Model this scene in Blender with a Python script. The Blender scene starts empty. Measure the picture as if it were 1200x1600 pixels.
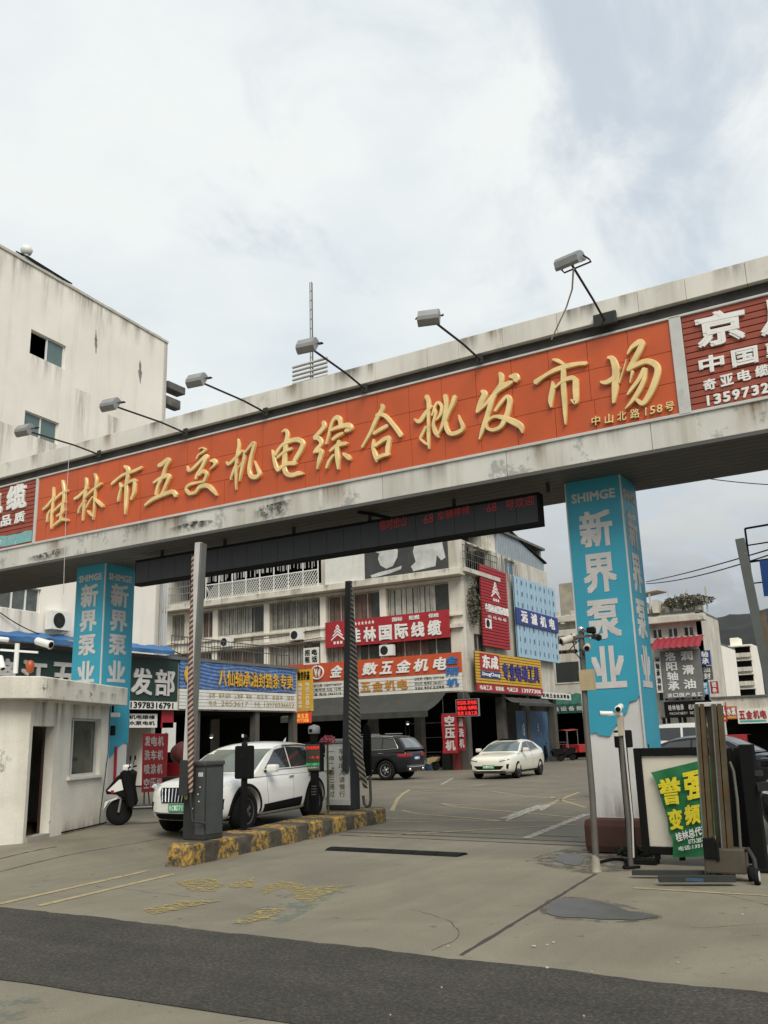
import bpy, bmesh, math, random
from mathutils import Vector, Matrix, noise
random.seed(11)
R = math.radians
sc = bpy.context.scene

# ------------------------------------------------------------------ camera
F, PITCH, ROLL, YAW, EYE = 1407.975, R(14.17026), R(1.68143), R(30.53358), 1.6
fw = Vector((-math.sin(YAW) * math.cos(PITCH), math.cos(YAW) * math.cos(PITCH), math.sin(PITCH)))
rt = Vector((math.cos(YAW), math.sin(YAW), 0.0))
dn = fw.cross(rt)
cr = math.cos(ROLL) * rt + math.sin(ROLL) * dn
cd = -math.sin(ROLL) * rt + math.cos(ROLL) * dn
CAM = Vector((0, 0, EYE))
cam = bpy.data.cameras.new('camera')
cam_o = bpy.data.objects.new('camera', cam)
sc.collection.objects.link(cam_o)
cam.sensor_fit = 'VERTICAL'
cam.sensor_height = 36.0
cam.lens = 36.0 * F / 1600.0
cam.clip_start = 0.1
cam.clip_end = 3000
mw = Matrix.Identity(4)
for i in range(3):
    mw[i][0] = cr[i]; mw[i][1] = -cd[i]; mw[i][2] = -fw[i]; mw[i][3] = CAM[i]
cam_o.matrix_world = mw
sc.camera = cam_o

# ------------------------------------------------------------------ sky and sun
SUN_EL, SUN_AZ = R(47), R(134)      # azimuth measured clockwise from +Y: behind the viewer
world = bpy.data.worlds.new('World')
sc.world = world
world.use_nodes = True
nt = world.node_tree
nt.nodes.clear()
def N(t, kind, **kw):
    n = t.nodes.new(kind)
    for k, v in kw.items():
        if k.startswith('i_'):
            n.inputs[k[2:].replace('_', ' ')].default_value = v
        else:
            setattr(n, k, v)
    return n
def ramp(t, stops, interp='LINEAR'):
    n = t.nodes.new('ShaderNodeValToRGB')
    n.color_ramp.interpolation = interp
    e = n.color_ramp.elements
    while len(e) < len(stops):
        e.new(0.5)
    for k, (p, c) in enumerate(stops):
        e[k].position = p
        e[k].color = (c, c, c, 1) if isinstance(c, (int, float)) else (*c, 1)
    return n
L = nt.links.new
sky = N(nt, 'ShaderNodeTexSky', sky_type='NISHITA', sun_disc=False)
sky.sun_elevation = SUN_EL
sky.sun_rotation = SUN_AZ
sky.air_density = 1.0; sky.dust_density = 1.5
tc = N(nt, 'ShaderNodeTexCoord')
sep = N(nt, 'ShaderNodeSeparateXYZ')
L(tc.outputs['Generated'], sep.inputs[0])
zz = N(nt, 'ShaderNodeMath', operation='ADD'); zz.inputs[1].default_value = 0.22
zm = N(nt, 'ShaderNodeMath', operation='MAXIMUM'); zm.inputs[1].default_value = 0.02
L(sep.outputs['Z'], zm.inputs[0]); L(zm.outputs[0], zz.inputs[0])
dv = N(nt, 'ShaderNodeVectorMath', operation='DIVIDE')
cmb = N(nt, 'ShaderNodeCombineXYZ')
for k in range(3): L(zz.outputs[0], cmb.inputs[k])
L(tc.outputs['Generated'], dv.inputs[0]); L(cmb.outputs[0], dv.inputs[1])
mp = N(nt, 'ShaderNodeMapping'); mp.inputs['Rotation'].default_value = (0, 0, R(35)); mp.inputs['Scale'].default_value = (1.5, 0.85, 1); mp.inputs['Location'].default_value = (1.3, 0.2, 0)
L(dv.outputs[0], mp.inputs[0])
n1 = N(nt, 'ShaderNodeTexNoise', i_Scale=2.7, i_Detail=9.0, i_Roughness=0.58, i_Distortion=0.5)
n2 = N(nt, 'ShaderNodeTexNoise', i_Scale=1.7, i_Detail=7.0, i_Roughness=0.55)
L(mp.outputs[0], n1.inputs['Vector']); L(dv.outputs[0], n2.inputs['Vector'])
# cover: thicker to the left, thinner up to the right
az = N(nt, 'ShaderNodeVectorMath', operation='DOT_PRODUCT'); az.inputs[1].default_value = (0.62, 0.36, 0.55)
L(tc.outputs['Generated'], az.inputs[0])
cov = N(nt, 'ShaderNodeMath', operation='MULTIPLY_ADD'); cov.inputs[1].default_value = -0.40; cov.inputs[2].default_value = 0.245
L(az.outputs['Value'], cov.inputs[0])
sm = N(nt, 'ShaderNodeMath', operation='ADD'); L(n1.outputs['Fac'], sm.inputs[0]); L(cov.outputs[0], sm.inputs[1])
mask = ramp(nt, [(0.38, 0.12), (0.64, 0.97)], 'EASE'); L(sm.outputs[0], mask.inputs[0])
# brightness of the clouds: low grey bank behind, brighter overhead
el = ramp(nt, [(0.02, (3.3, 3.5, 3.65)), (0.16, (4.8, 5.0, 5.1)), (0.34, (7.9, 8.3, 8.35)), (0.8, (8.5, 8.8, 8.75))]); L(sep.outputs['Z'], el.inputs[0])
bank = ramp(nt, [(0.34, (.85, .90, .95)), (0.60, (1.06, 1.06, 1.05))]); L(n2.outputs['Fac'], bank.inputs[0])
cl = N(nt, 'ShaderNodeMix', data_type='RGBA', blend_type='MULTIPLY'); cl.inputs[0].default_value = 1.0
L(el.outputs[0], cl.inputs[6]); L(bank.outputs[0], cl.inputs[7])
blue = N(nt, 'ShaderNodeMix', data_type='RGBA', blend_type='MIX'); blue.inputs[0].default_value = 0.86
blue.inputs[7].default_value = (5.9, 6.7, 7.55, 1)
L(sky.outputs[0], blue.inputs[6])
mx = N(nt, 'ShaderNodeMix', data_type='RGBA'); L(mask.outputs[0], mx.inputs[0]); L(blue.outputs[2], mx.inputs[6]); L(cl.outputs[2], mx.inputs[7])
bg = N(nt, 'ShaderNodeBackground'); bg.inputs['Strength'].default_value = 0.1
L(mx.outputs[2], bg.inputs['Color'])
wo = N(nt, 'ShaderNodeOutputWorld'); L(bg.outputs[0], wo.inputs[0])

sun = bpy.data.lights.new('sun', 'SUN')
sun.energy = 2.9
sun.angle = R(32)
sun.color = (1.0, 0.945, 0.84)
sun_o = bpy.data.objects.new('sun', sun)
sc.collection.objects.link(sun_o)
sd = Vector((math.sin(SUN_AZ) * math.cos(SUN_EL), math.cos(SUN_AZ) * math.cos(SUN_EL), math.sin(SUN_EL)))
sun_o.rotation_euler = sd.to_track_quat('Z', 'Y').to_euler()
sc.view_settings.view_transform = 'Standard'
sc.view_settings.look = 'None'
sc.view_settings.exposure = 0.05
sc.view_settings.gamma = 1.0

# ------------------------------------------------------------------ measuring helpers: a sight line met with a real plane
def ray(px, py):
    return cr * ((px - 600) / F) + cd * ((py - 800) / F) + fw
def U(px, py, axis, val):
    v = ray(px, py)
    k = 'XYZ'.index(axis)
    return CAM + v * ((val - CAM[k]) / v[k])
def UP(px, py, p0, n):
    v = ray(px, py)
    return CAM + v * (n.dot(p0 - CAM) / n.dot(v))
def Q(pts, axis, val):
    return [U(x, y, axis, val) for x, y in pts]
def box4(x0, x1, z0, z1, Y):      # upright quad facing -Y : tl tr br bl
    return [Vector((x0, Y, z1)), Vector((x1, Y, z1)), Vector((x1, Y, z0)), Vector((x0, Y, z0))]
def boxX(y0, y1, z0, z1, X):      # upright quad facing +X
    return [Vector((X, y0, z1)), Vector((X, y1, z1)), Vector((X, y1, z0)), Vector((X, y0, z0))]
def sub(q, u0, u1, v0, v1):       # part of a quad, u to the right, v downwards
    def at(u, v):
        return (q[0] * (1 - u) + q[1] * u) * (1 - v) + (q[3] * (1 - u) + q[2] * u) * v
    return [at(u0, v0), at(u1, v0), at(u1, v1), at(u0, v1)]
def smooth(t):
    t = max(0.0, min(1.0, t)); return t * t * (3 - 2 * t)
def ground_z(x, y):
    return 0.18 * smooth((-9.9 - x) / 2.0) * smooth((y - 7.2) / 2.6) * (1 - smooth((y - 20) / 10))
def GT(px, py):
    z = 0
    for _ in range(12):
        p = U(px, py, 'Z', z); z = ground_z(p.x, p.y)
    return Vector((p.x, p.y, z))

# ------------------------------------------------------------------ materials
MATS = {}
def mat(name, col, rough=0.75, metal=0.0, var=0.12, scale=3.0, streak=0.0, streak_col=(0.16, 0.14, 0.11), spot=0.0,
        spot_col=(0.10, 0.09, 0.07), spot_scale=1.6, bump=0.0, bump_scale=20.0, spec=0.5, coat=0.0, emit=None, alpha=None, trans=0.0, spot_edge=(0.60, 0.68)):
    if name in MATS: return MATS[name]
    m = bpy.data.materials.new(name); m.use_nodes = True
    t = m.node_tree; t.nodes.clear(); l = t.links.new
    out = N(t, 'ShaderNodeOutputMaterial'); b = N(t, 'ShaderNodeBsdfPrincipled')
    l(b.outputs[0], out.inputs[0])
    b.inputs['Roughness'].default_value = rough; b.inputs['Metallic'].default_value = metal
    b.inputs['Specular IOR Level'].default_value = spec
    b.inputs['Coat Weight'].default_value = coat
    b.inputs['Coat Roughness'].default_value = 0.06
    if trans: b.inputs['Transmission Weight'].default_value = trans
    tcn = N(t, 'ShaderNodeTexCoord')
    nz = N(t, 'ShaderNodeTexNoise', i_Scale=scale, i_Detail=6.0, i_Roughness=0.6); l(tcn.outputs['Object'], nz.inputs['Vector'])
    rp = ramp(t, [(0.3, 1 - var), (0.7, 1 + var)]); l(nz.outputs['Fac'], rp.inputs[0])
    mul = N(t, 'ShaderNodeMix', data_type='RGBA', blend_type='MULTIPLY'); mul.inputs[0].default_value = 1.0
    mul.inputs[6].default_value = (*col, 1); l(rp.outputs[0], mul.inputs[7])
    cur = mul.outputs[2]
    if streak > 0:
        mpn = N(t, 'ShaderNodeMapping'); mpn.inputs['Scale'].default_value = (1.1, 1.1, 0.10); l(tcn.outputs['Object'], mpn.inputs[0])
        ns = N(t, 'ShaderNodeTexNoise', i_Scale=1.3, i_Detail=8.0, i_Roughness=0.68); l(mpn.outputs[0], ns.inputs['Vector'])
        rs = ramp(t, [(0.5, 0.0), (0.75, streak)]); l(ns.outputs['Fac'], rs.inputs[0])
        ms = N(t, 'ShaderNodeMix', data_type='RGBA'); l(rs.outputs[0], ms.inputs[0]); l(cur, ms.inputs[6]); ms.inputs[7].default_value = (*streak_col, 1)
        cur = ms.outputs[2]
    if spot > 0:
        np_ = N(t, 'ShaderNodeTexNoise', i_Scale=spot_scale, i_Detail=9.0, i_Roughness=0.72); l(tcn.outputs['Object'], np_.inputs['Vector'])
        rq = ramp(t, [(spot_edge[0], 0.0), (spot_edge[1], spot)]); l(np_.outputs['Fac'], rq.inputs[0])
        mq = N(t, 'ShaderNodeMix', data_type='RGBA'); l(rq.outputs[0], mq.inputs[0]); l(cur, mq.inputs[6]); mq.inputs[7].default_value = (*spot_col, 1)
        cur = mq.outputs[2]
    l(cur, b.inputs['Base Color'])
    if bump > 0:
        nb = N(t, 'ShaderNodeTexNoise', i_Scale=bump_scale, i_Detail=5.0); l(tcn.outputs['Object'], nb.inputs['Vector'])
        bp = N(t, 'ShaderNodeBump', i_Strength=bump, i_Distance=0.02); l(nb.outputs['Fac'], bp.inputs['Height']); l(bp.outputs[0], b.inputs['Normal'])
    if emit:
        b.inputs['Emission Color'].default_value = (*emit[:3], 1); b.inputs['Emission Strength'].default_value = emit[3]
    MATS[name] = m
    return m
def flat(name, col, rough=0.6, **kw):
    kw.setdefault('var', 0.06)
    return mat(name, col, rough, **kw)

M_white_wall = mat('white_wall', (0.82, 0.775, 0.69), 0.9, var=0.06, scale=0.5, streak=0.28, streak_col=(0.33, 0.31, 0.27), spot=0.5, spot_col=(0.30, 0.28, 0.24), spot_scale=0.8, spot_edge=(0.66, 0.76))
M_booth = mat('booth_plaster', (0.66, 0.63, 0.55), 0.9, var=0.12, scale=1.2, streak=0.5, streak_col=(0.30, 0.27, 0.20), spot=0.75, spot_col=(0.10, 0.09, 0.075), spot_scale=2.2, spot_edge=(0.63, 0.70), bump=0.25)
M_old_wall = mat('old_wall', (0.52, 0.49, 0.42), 0.9, var=0.14, scale=0.9, streak=0.7, streak_col=(0.14, 0.13, 0.11), spot=0.6, spot_col=(0.12, 0.11, 0.09), spot_scale=1.2)
M_cream = mat('cream_plaster', (0.64, 0.60, 0.515), 0.9, var=0.12, scale=0.9, streak=0.8, streak_col=(0.20, 0.18, 0.15), spot=0.5, spot_col=(0.15, 0.13, 0.11), spot_scale=1.4)
M_parapet = mat('parapet_cladding', (0.64, 0.615, 0.55), 0.55, var=0.10, scale=0.8, streak=0.6, streak_col=(0.24, 0.21, 0.16), spot=0.35, spot_col=(0.16, 0.14, 0.10), spot_scale=0.9)
M_fascia = mat('fascia_cladding', (0.62, 0.60, 0.54), 0.38, metal=.25, var=0.10, scale=1.0, streak=0.6, streak_col=(0.27, 0.20, 0.10), spot=0.55, spot_col=(0.20, 0.20, 0.19), spot_scale=1.1, spot_edge=(0.56, 0.60))
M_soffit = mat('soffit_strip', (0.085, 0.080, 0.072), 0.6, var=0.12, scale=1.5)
M_orange = mat('orange_panel', (0.50, 0.085, 0.018), 0.42, var=0.10, scale=1.2)
M_seam = flat('dark_seam', (0.06, 0.018, 0.012), 0.8)
M_gold = mat('gold_letter', (0.80, 0.60, 0.28), 0.36, metal=0.25, var=0.18, scale=4.0, spot=0.5, spot_col=(0.30, 0.15, 0.04), spot_scale=3.0, spot_edge=(0.62, 0.74))
M_red_slat = mat('red_slat', (0.28, 0.058, 0.030), 0.55, var=0.12, scale=2.0)
M_letter_white = flat('white_letter', (0.74, 0.73, 0.70), 0.6, var=0.05)
M_letter_grey = flat('grey_white_letter', (0.52, 0.50, 0.48), 0.7, var=0.12)
M_blue_wrap = mat('blue_wrap', (0.030, 0.285, 0.40), 0.5, var=0.10, scale=0.9, streak=0.25, streak_col=(0.10, 0.30, 0.36))
M_conc = mat('concrete', (0.34, 0.32, 0.28), 0.92, var=0.18, scale=1.5, spot=0.5, spot_col=(0.15, 0.13, 0.10), spot_scale=1.4, bump=0.3)
M_dark_metal = mat('dark_grey_metal', (0.034, 0.036, 0.034), 0.65, spec=.2, var=0.15, scale=3)
M_black = mat('black_paint', (0.009, 0.009, 0.009), 0.75, var=0.15, spec=0.10)
M_rubber = mat('rubber', (0.012, 0.012, 0.012), 0.9, var=0.15, spec=0.12)
M_grey_metal = mat('grey_metal', (0.30, 0.30, 0.29), 0.45, metal=0.5, var=0.12)
M_light_metal = mat('light_grey_paint', (0.50, 0.50, 0.48), 0.5, var=0.10, spot=0.4, spot_col=(0.22, 0.2, 0.17), spot_scale=2)
M_steel = mat('worn_steel', (0.12, 0.112, 0.098), 0.6, metal=0.3, var=0.2, spot=0.6, spot_col=(0.16, 0.09, 0.04), spot_scale=3)
M_glass_dark = mat('dark_glass', (0.030, 0.036, 0.036), 0.06, var=0.05, spec=0.8)
M_glass_green = mat('green_glass', (0.10, 0.155, 0.145), 0.08, var=0.08, spec=0.7)
M_white_paint = flat('white_pvc', (0.72, 0.72, 0.69), 0.5)
M_car_white = mat('white_car_paint', (0.74, 0.73, 0.69), 0.32, var=0.03, coat=0.9, scale=0.8)
M_car_cream = mat('pearl_car_paint', (0.70, 0.68, 0.58), 0.32, var=0.03, coat=0.9, scale=0.8)
M_car_dark = mat('dark_car_paint', (0.009, 0.010, 0.012), 0.25, var=0.08, coat=0.25, spec=.3)
M_chrome = mat('chrome', (0.62, 0.62, 0.62), 0.18, metal=1.0, var=0.04)
M_lamp_clear = mat('clear_lamp', (0.62, 0.63, 0.62), 0.12, var=0.2, scale=20, metal=0.3)
M_red_lens = mat('red_lens', (0.28, 0.010, 0.014), 0.2, var=0.1)
M_plate_green = flat('plate_green', (0.02, 0.30, 0.10), 0.5)
M_red_sign = mat('red_banner', (0.34, 0.015, 0.022), 0.6, var=0.12, scale=2)
M_green_sign = mat('green_signboard', (0.010, 0.034, 0.025), 0.6, var=0.15)
M_navy = flat('navy_board', (0.022, 0.040, 0.20), 0.55)
M_yellow = mat('yellow_board', (0.58, 0.34, 0.035), 0.6, var=0.10)
M_orange_sign = mat('orange_signboard', (0.50, 0.075, 0.022), 0.55, var=0.08)
M_white_board = mat('white_board', (0.66, 0.65, 0.60), 0.7, var=0.08, streak=0.3, streak_col=(0.35, 0.32, 0.27))
M_blue_sheet = mat('blue_sheet', (0.30, 0.44, 0.54), 0.55, var=0.08)
M_blue_awning = mat('blue_awning', (0.035, 0.125, 0.29), 0.6, var=0.2, scale=2)
M_grey_awning = mat('grey_awning', (0.042, 0.043, 0.038), 0.8, var=0.2, scale=1.5)
M_dark_room = mat('dark_interior', (0.010, 0.0095, 0.0085), 0.95, var=0.3, scale=2, spec=.05)  # unlit depth of the rooms put into one near-black colour
M_curtain = mat('curtain_cloth', (0.32, 0.31, 0.28), 0.9, var=0.45, scale=2.5, streak=0.9, streak_col=(0.06, 0.06, 0.055))
M_led = flat('led_red', (0.30, 0.01, 0.01), 0.5, emit=(1.0, 0.03, 0.03, 0.75))
M_led_dim = flat('led_dim_red', (0.08, 0.008, 0.008), 0.5, emit=(0.75, 0.02, 0.02, 0.10))
M_led_green = flat('led_green', (0.01, 0.2, 0.05), 0.5, emit=(0.06, 0.8, 0.3, 0.55))
M_tan = mat('mast_tan', (0.088, 0.066, 0.038), 0.6, spec=.3, metal=.15, var=0.3, scale=5, spot=0.8, spot_col=(0.10, 0.055, 0.02), spot_scale=6, spot_edge=(.5, .62))
M_green_banner = mat('green_banner', (0.010, 0.14, 0.045), 0.65, var=0.15, scale=3)
M_yellow_text = flat('yellow_text', (0.70, 0.58, 0.02), 0.6)
M_red_brown = mat('red_brown_paint', (0.055, 0.021, 0.014), 0.85, var=0.25, scale=2.5, spot=0.7, spot_col=(0.07, 0.06, 0.05), spot_scale=2)
M_roof_tar = mat('roof_sheet', (0.12, 0.12, 0.115), 0.85, var=0.2)

# ------------------------------------------------------------------ objects
COL = sc.collection
ORG = {}
def tag(o, label=None, cat=None, group=None, kind=None):
    if label: o['label'] = label
    if cat: o['category'] = cat
    if group: o['group'] = group
    if kind: o['kind'] = kind
    return o
def thing(name, label, cat, loc=(0, 0, 0), group=None):
    o = bpy.data.objects.new(name, None); COL.objects.link(o)
    o.empty_display_size = 0.2
    o.location = loc; ORG[o.name] = Vector(loc)
    return tag(o, label, cat, group)
class MB:
    def __init__(s): s.v = []; s.f = []; s.sm = []
    def add(s, vs, fs, sm=False):
        b = len(s.v); s.v += [Vector(p) for p in vs]; s.f += [[b + i for i in f] for f in fs]; s.sm += [sm] * len(fs); return s
    def box(s, x0, y0, z0, x1, y1, z1):
        vs = [(x, y, z) for z in (z0, z1) for y in (y0, y1) for x in (x0, x1)]
        return s.add(vs, [(0, 2, 3, 1), (4, 5, 7, 6), (0, 1, 5, 4), (2, 6, 7, 3), (0, 4, 6, 2), (1, 3, 7, 5)])
    def bev(s, x0, y0, z0, x1, y1, z1, r=0.02):
        bm = bmesh.new(); bmesh.ops.create_cube(bm, size=1)
        for v in bm.verts: v.co = Vector(((x0 + x1) / 2 + v.co.x * (x1 - x0), (y0 + y1) / 2 + v.co.y * (y1 - y0), (z0 + z1) / 2 + v.co.z * (z1 - z0)))
        bmesh.ops.bevel(bm, geom=bm.edges[:], offset=r, segments=2, profile=0.6, affect='EDGES', clamp_overlap=True)
        return s.bmadd(bm)
    def bmadd(s, bm, sm=False, M=None):
        bm.verts.ensure_lookup_table(); bm.verts.index_update()
        vs = [(M @ v.co if M else v.co.copy()) for v in bm.verts]; fs = [[v.index for v in f.verts] for f in bm.faces]
        bm.free(); return s.add(vs, fs, sm)
    def quadslab(s, q, th):           # a quad (tl tr br bl seen from the front) with thickness th behind it
        n = (q[1] - q[0]).cross(q[0] - q[3]).normalized()
        vs = list(q) + [p - n * th for p in q]
        return s.add(vs, [(3, 2, 1, 0), (4, 5, 6, 7), (0, 1, 5, 4), (1, 2, 6, 5), (2, 3, 7, 6), (3, 0, 4, 7)])
    def prism(s, pts, d):             # planar outline pushed along vector d
        d = Vector(d); n = len(pts); vs = [Vector(p) for p in pts] + [Vector(p) + d for p in pts]
        return s.add(vs, [list(range(n))[::-1], list(range(n, 2 * n))] + [(i, (i + 1) % n, n + (i + 1) % n, n + i) for i in range(n)])
    def tube(s, pts, r, n=8, cap=True, sm=True):
        pts = [Vector(p) for p in pts]; rs = r if isinstance(r, (list, tuple)) else [r] * len(pts)
        vs = []; up = None
        for i, p in enumerate(pts):
            t = (pts[min(i + 1, len(pts) - 1)] - pts[max(i - 1, 0)]).normalized()
            a = t.cross(Vector((0, 0, 1))) if up is None else up - t * up.dot(t)
            if a.length < 1e-4: a = t.cross(Vector((1, 0, 0)))
            a.normalize(); up = a; b = t.cross(a)
            vs += [p + (a * math.cos(2 * math.pi * k / n) + b * math.sin(2 * math.pi * k / n)) * rs[i] for k in range(n)]
        fs = [(i * n + k, i * n + (k + 1) % n, (i + 1) * n + (k + 1) % n, (i + 1) * n + k) for i in range(len(pts) - 1) for k in range(n)]
        s.add(vs, fs, sm)
        if cap: s.add(vs[:n], [list(range(n))[::-1]]); s.add(vs[-n:], [list(range(n))])
        return s
    def bar(s, a, b, w, h=None, up=(0, 0, 1)):   # rectangular bar from a to b
        a = Vector(a); b = Vector(b); h = h or w; t = (b - a).normalized(); x = t.cross(Vector(up))
        if x.length < 1e-4: x = t.cross(Vector((1, 0, 0)))
        x.normalize(); y = x.cross(t)
        vs = [p + x * sx * w / 2 + y * sy * h / 2 for p in (a, b) for sx, sy in ((-1, -1), (1, -1), (1, 1), (-1, 1))]
        return s.add(vs, [(3, 2, 1, 0), (4, 5, 6, 7), (0, 1, 5, 4), (1, 2, 6, 5), (2, 3, 7, 6), (3, 0, 4, 7)])
    def lathe(s, c, ax, prof, n=20, sm=True):    # prof: (distance along axis, radius)
        c = Vector(c); ax = Vector(ax).normalized(); a = ax.cross(Vector((0, 0, 1)))
        if a.length < 1e-4: a = Vector((1, 0, 0))
        a.normalize(); b = ax.cross(a); vs = []
        for d, r in prof:
            vs += [c + ax * d + (a * math.cos(2 * math.pi * k / n) + b * math.sin(2 * math.pi * k / n)) * r for k in range(n)]
        fs = [(i * n + k, i * n + (k + 1) % n, (i + 1) * n + (k + 1) % n, (i + 1) * n + k) for i in range(len(prof) - 1) for k in range(n)]
        s.add(vs, fs, sm)
        if prof[0][1] > 1e-4: s.add(vs[:n], [list(range(n))[::-1]])
        if prof[-1][1] > 1e-4: s.add(vs[-n:], [list(range(n))])
        return s
    def sheet(s, q, nu, nv, fn=None, sm=True):   # quad grid, fn(u,v)->offset along normal
        n = (q[1] - q[0]).cross(q[0] - q[3]).normalized(); vs = []
        for j in range(nv + 1):
            for i in range(nu + 1):
                u = i / nu; v = j / nv
                p = (q[0] * (1 - u) + q[1] * u) * (1 - v) + (q[3] * (1 - u) + q[2] * u) * v
                vs.append(p + n * (fn(u, v) if fn else 0))
        w = nu + 1
        return s.add(vs, [(j * w + i, (j + 1) * w + i, (j + 1) * w + i + 1, j * w + i + 1) for j in range(nv) for i in range(nu)], sm)
    def build(s, name, m, parent=None, label=None, cat=None, group=None, kind=None, mods=None):
        me = bpy.data.meshes.new(name)
        if parent is not None: off = ORG[parent.name]
        elif kind == 'structure' or not s.v: off = Vector((0, 0, 0))
        else:
            xs = [p.x for p in s.v]; ys = [p.y for p in s.v]; zs = [p.z for p in s.v]
            off = Vector(((min(xs) + max(xs)) / 2, (min(ys) + max(ys)) / 2, min(zs)))
        me.from_pydata([p - off for p in s.v], [], s.f)
        me.polygons.foreach_set('use_smooth', s.sm)
        bm = bmesh.new(); bm.from_mesh(me); bmesh.ops.recalc_face_normals(bm, faces=bm.faces[:]) if not getattr(s, 'keep', False) else None; bm.to_mesh(me); bm.free()
        me.materials.append(m)
        o = bpy.data.objects.new(name, me); COL.objects.link(o)
        if parent is not None: o.parent = parent; ORG[o.name] = off
        else: o.location = off; ORG[o.name] = off
        tag(o, label, cat, group, kind)
        return o
def rebase(o):      # sub-parts of a part share the part's frame
    return o
def copy_tree(o, parent=None):
    c = o.copy(); COL.objects.link(c)
    if parent is not None: c.parent = parent
    ORG[c.name] = ORG.get(o.name, Vector((0, 0, 0))).copy()
    for ch in list(o.children): copy_tree(ch, c)
    return c

_txt = {}
def glyphs(body, res=2):
    key = body
    if key in _txt: return _txt[key]
    c = bpy.data.curves.new('writing', 'FONT'); c.body = body; c.resolution_u = res
    c.extrude = 0.5
    if '\n' in body: c.align_x = 'CENTER'; c.space_line = 0.86
    o = bpy.data.objects.new('writing', c); COL.objects.link(o)
    me = bpy.data.meshes.new_from_object(o.evaluated_get(bpy.context.evaluated_depsgraph_get()))
    vs = [v.co.copy() for v in me.vertices]; fs = [list(p.vertices) for p in me.polygons]
    bpy.data.objects.remove(o); bpy.data.curves.remove(c); bpy.data.meshes.remove(me)
    x0 = min(v.x for v in vs); x1 = max(v.x for v in vs); y0 = min(v.y for v in vs); y1 = max(v.y for v in vs)
    w, h = x1 - x0, y1 - y0; fu = fv = 1.0
    if len(body) == 1:
        if w / h < 0.5: fu = (w / h) / 0.62
        if h / w < 0.45: fv = h / w
    vs = [(0.5 + ((v.x - x0) / w - 0.5) * fu, 0.5 + ((v.y - y0) / h - 0.5) * fv, v.z + 0.5) for v in vs]
    _txt[key] = (vs, fs, w, h); return _txt[key]
def write(mb, body, q, thick=0.02, bold=0.0, gap=0.0):
    vs, fs, w, h = glyphs(body)
    n = (q[1] - q[0]).cross(q[0] - q[3]).normalized(); mb.keep = True
    fu = max(v[0] for v in vs) - min(v[0] for v in vs); fv = max(v[1] for v in vs) - min(v[1] for v in vs); bu, bv = bold / w * fu, bold / h * fv         # heavier strokes: the outline laid down again a little to each side, each layer a touch thicker
    for k, (du, dv) in enumerate(((-1, -1), (1, 1), (-1, 1), (1, -1)) if bold > 0.004 else ((0, 0),)):
        out = []
        for u, v, z in vs:
            u = bu + u * (1 - 2 * bu) + du * bu; v = bv + v * (1 - 2 * bv) + dv * bv
            p = (q[0] * (1 - u) + q[1] * u) * v + (q[3] * (1 - u) + q[2] * u) * (1 - v)
            out.append(p + n * (gap + z * thick * (1 + 0.07 * k) + z * 0.0006 * k))
        mb.add(out, fs)
    return mb
def column(mb, chars, q, thick=0.02, bold=0.0, fill=0.86, gap=0.0):
    k = len(chars)
    for i, ch in enumerate(chars):
        v0 = i / k; v1 = (i + fill) / k
        write(mb, ch, sub(q, 0, 1, v0, v1), thick, bold, gap)
    return mb
def row(mb, chars, q, thick=0.02, bold=0.0, fill=0.86, gap=0.0):
    k = len(chars)
    for i, ch in enumerate(chars):
        if ch == ' ': continue
        write(mb, ch, sub(q, i / k, (i + fill) / k, 0, 1), thick, bold, gap)
    return mb
def lines(mb, rows_, q, thick=0.01, bold=0.0, fill=0.7):
    k = len(rows_)
    for i, r_ in enumerate(rows_): write(mb, r_, sub(q, 0, 1, i / k, (i + fill) / k), thick, bold)
    return mb
def board(name, label, cat, q, th, m, group=None, panel='panel'):
    root = thing(name, label, cat, (q[2] + q[3]) / 2, group)
    MB().quadslab(q, th).build(panel, m, root)
    return root
def rim(mb, q, w, th, proud=0.0):     # a frame of four bars round a quad
    a = (q[1] - q[0]).normalized(); b = (q[0] - q[3]).normalized(); n = a.cross(b)
    tl, tr, br, bl = [p + n * proud for p in q]
    mb.quadslab([tl + b * w - a * w, tr + b * w + a * w, tr + a * w, tl - a * w], th)
    mb.quadslab([bl - a * w, br + a * w, br - b * w + a * w, bl - b * w - a * w], th)
    mb.quadslab([tl - a * w, tl, bl, bl - a * w], th)
    mb.quadslab([tr, tr + a * w, br + a * w, br], th)
    return mb

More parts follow.
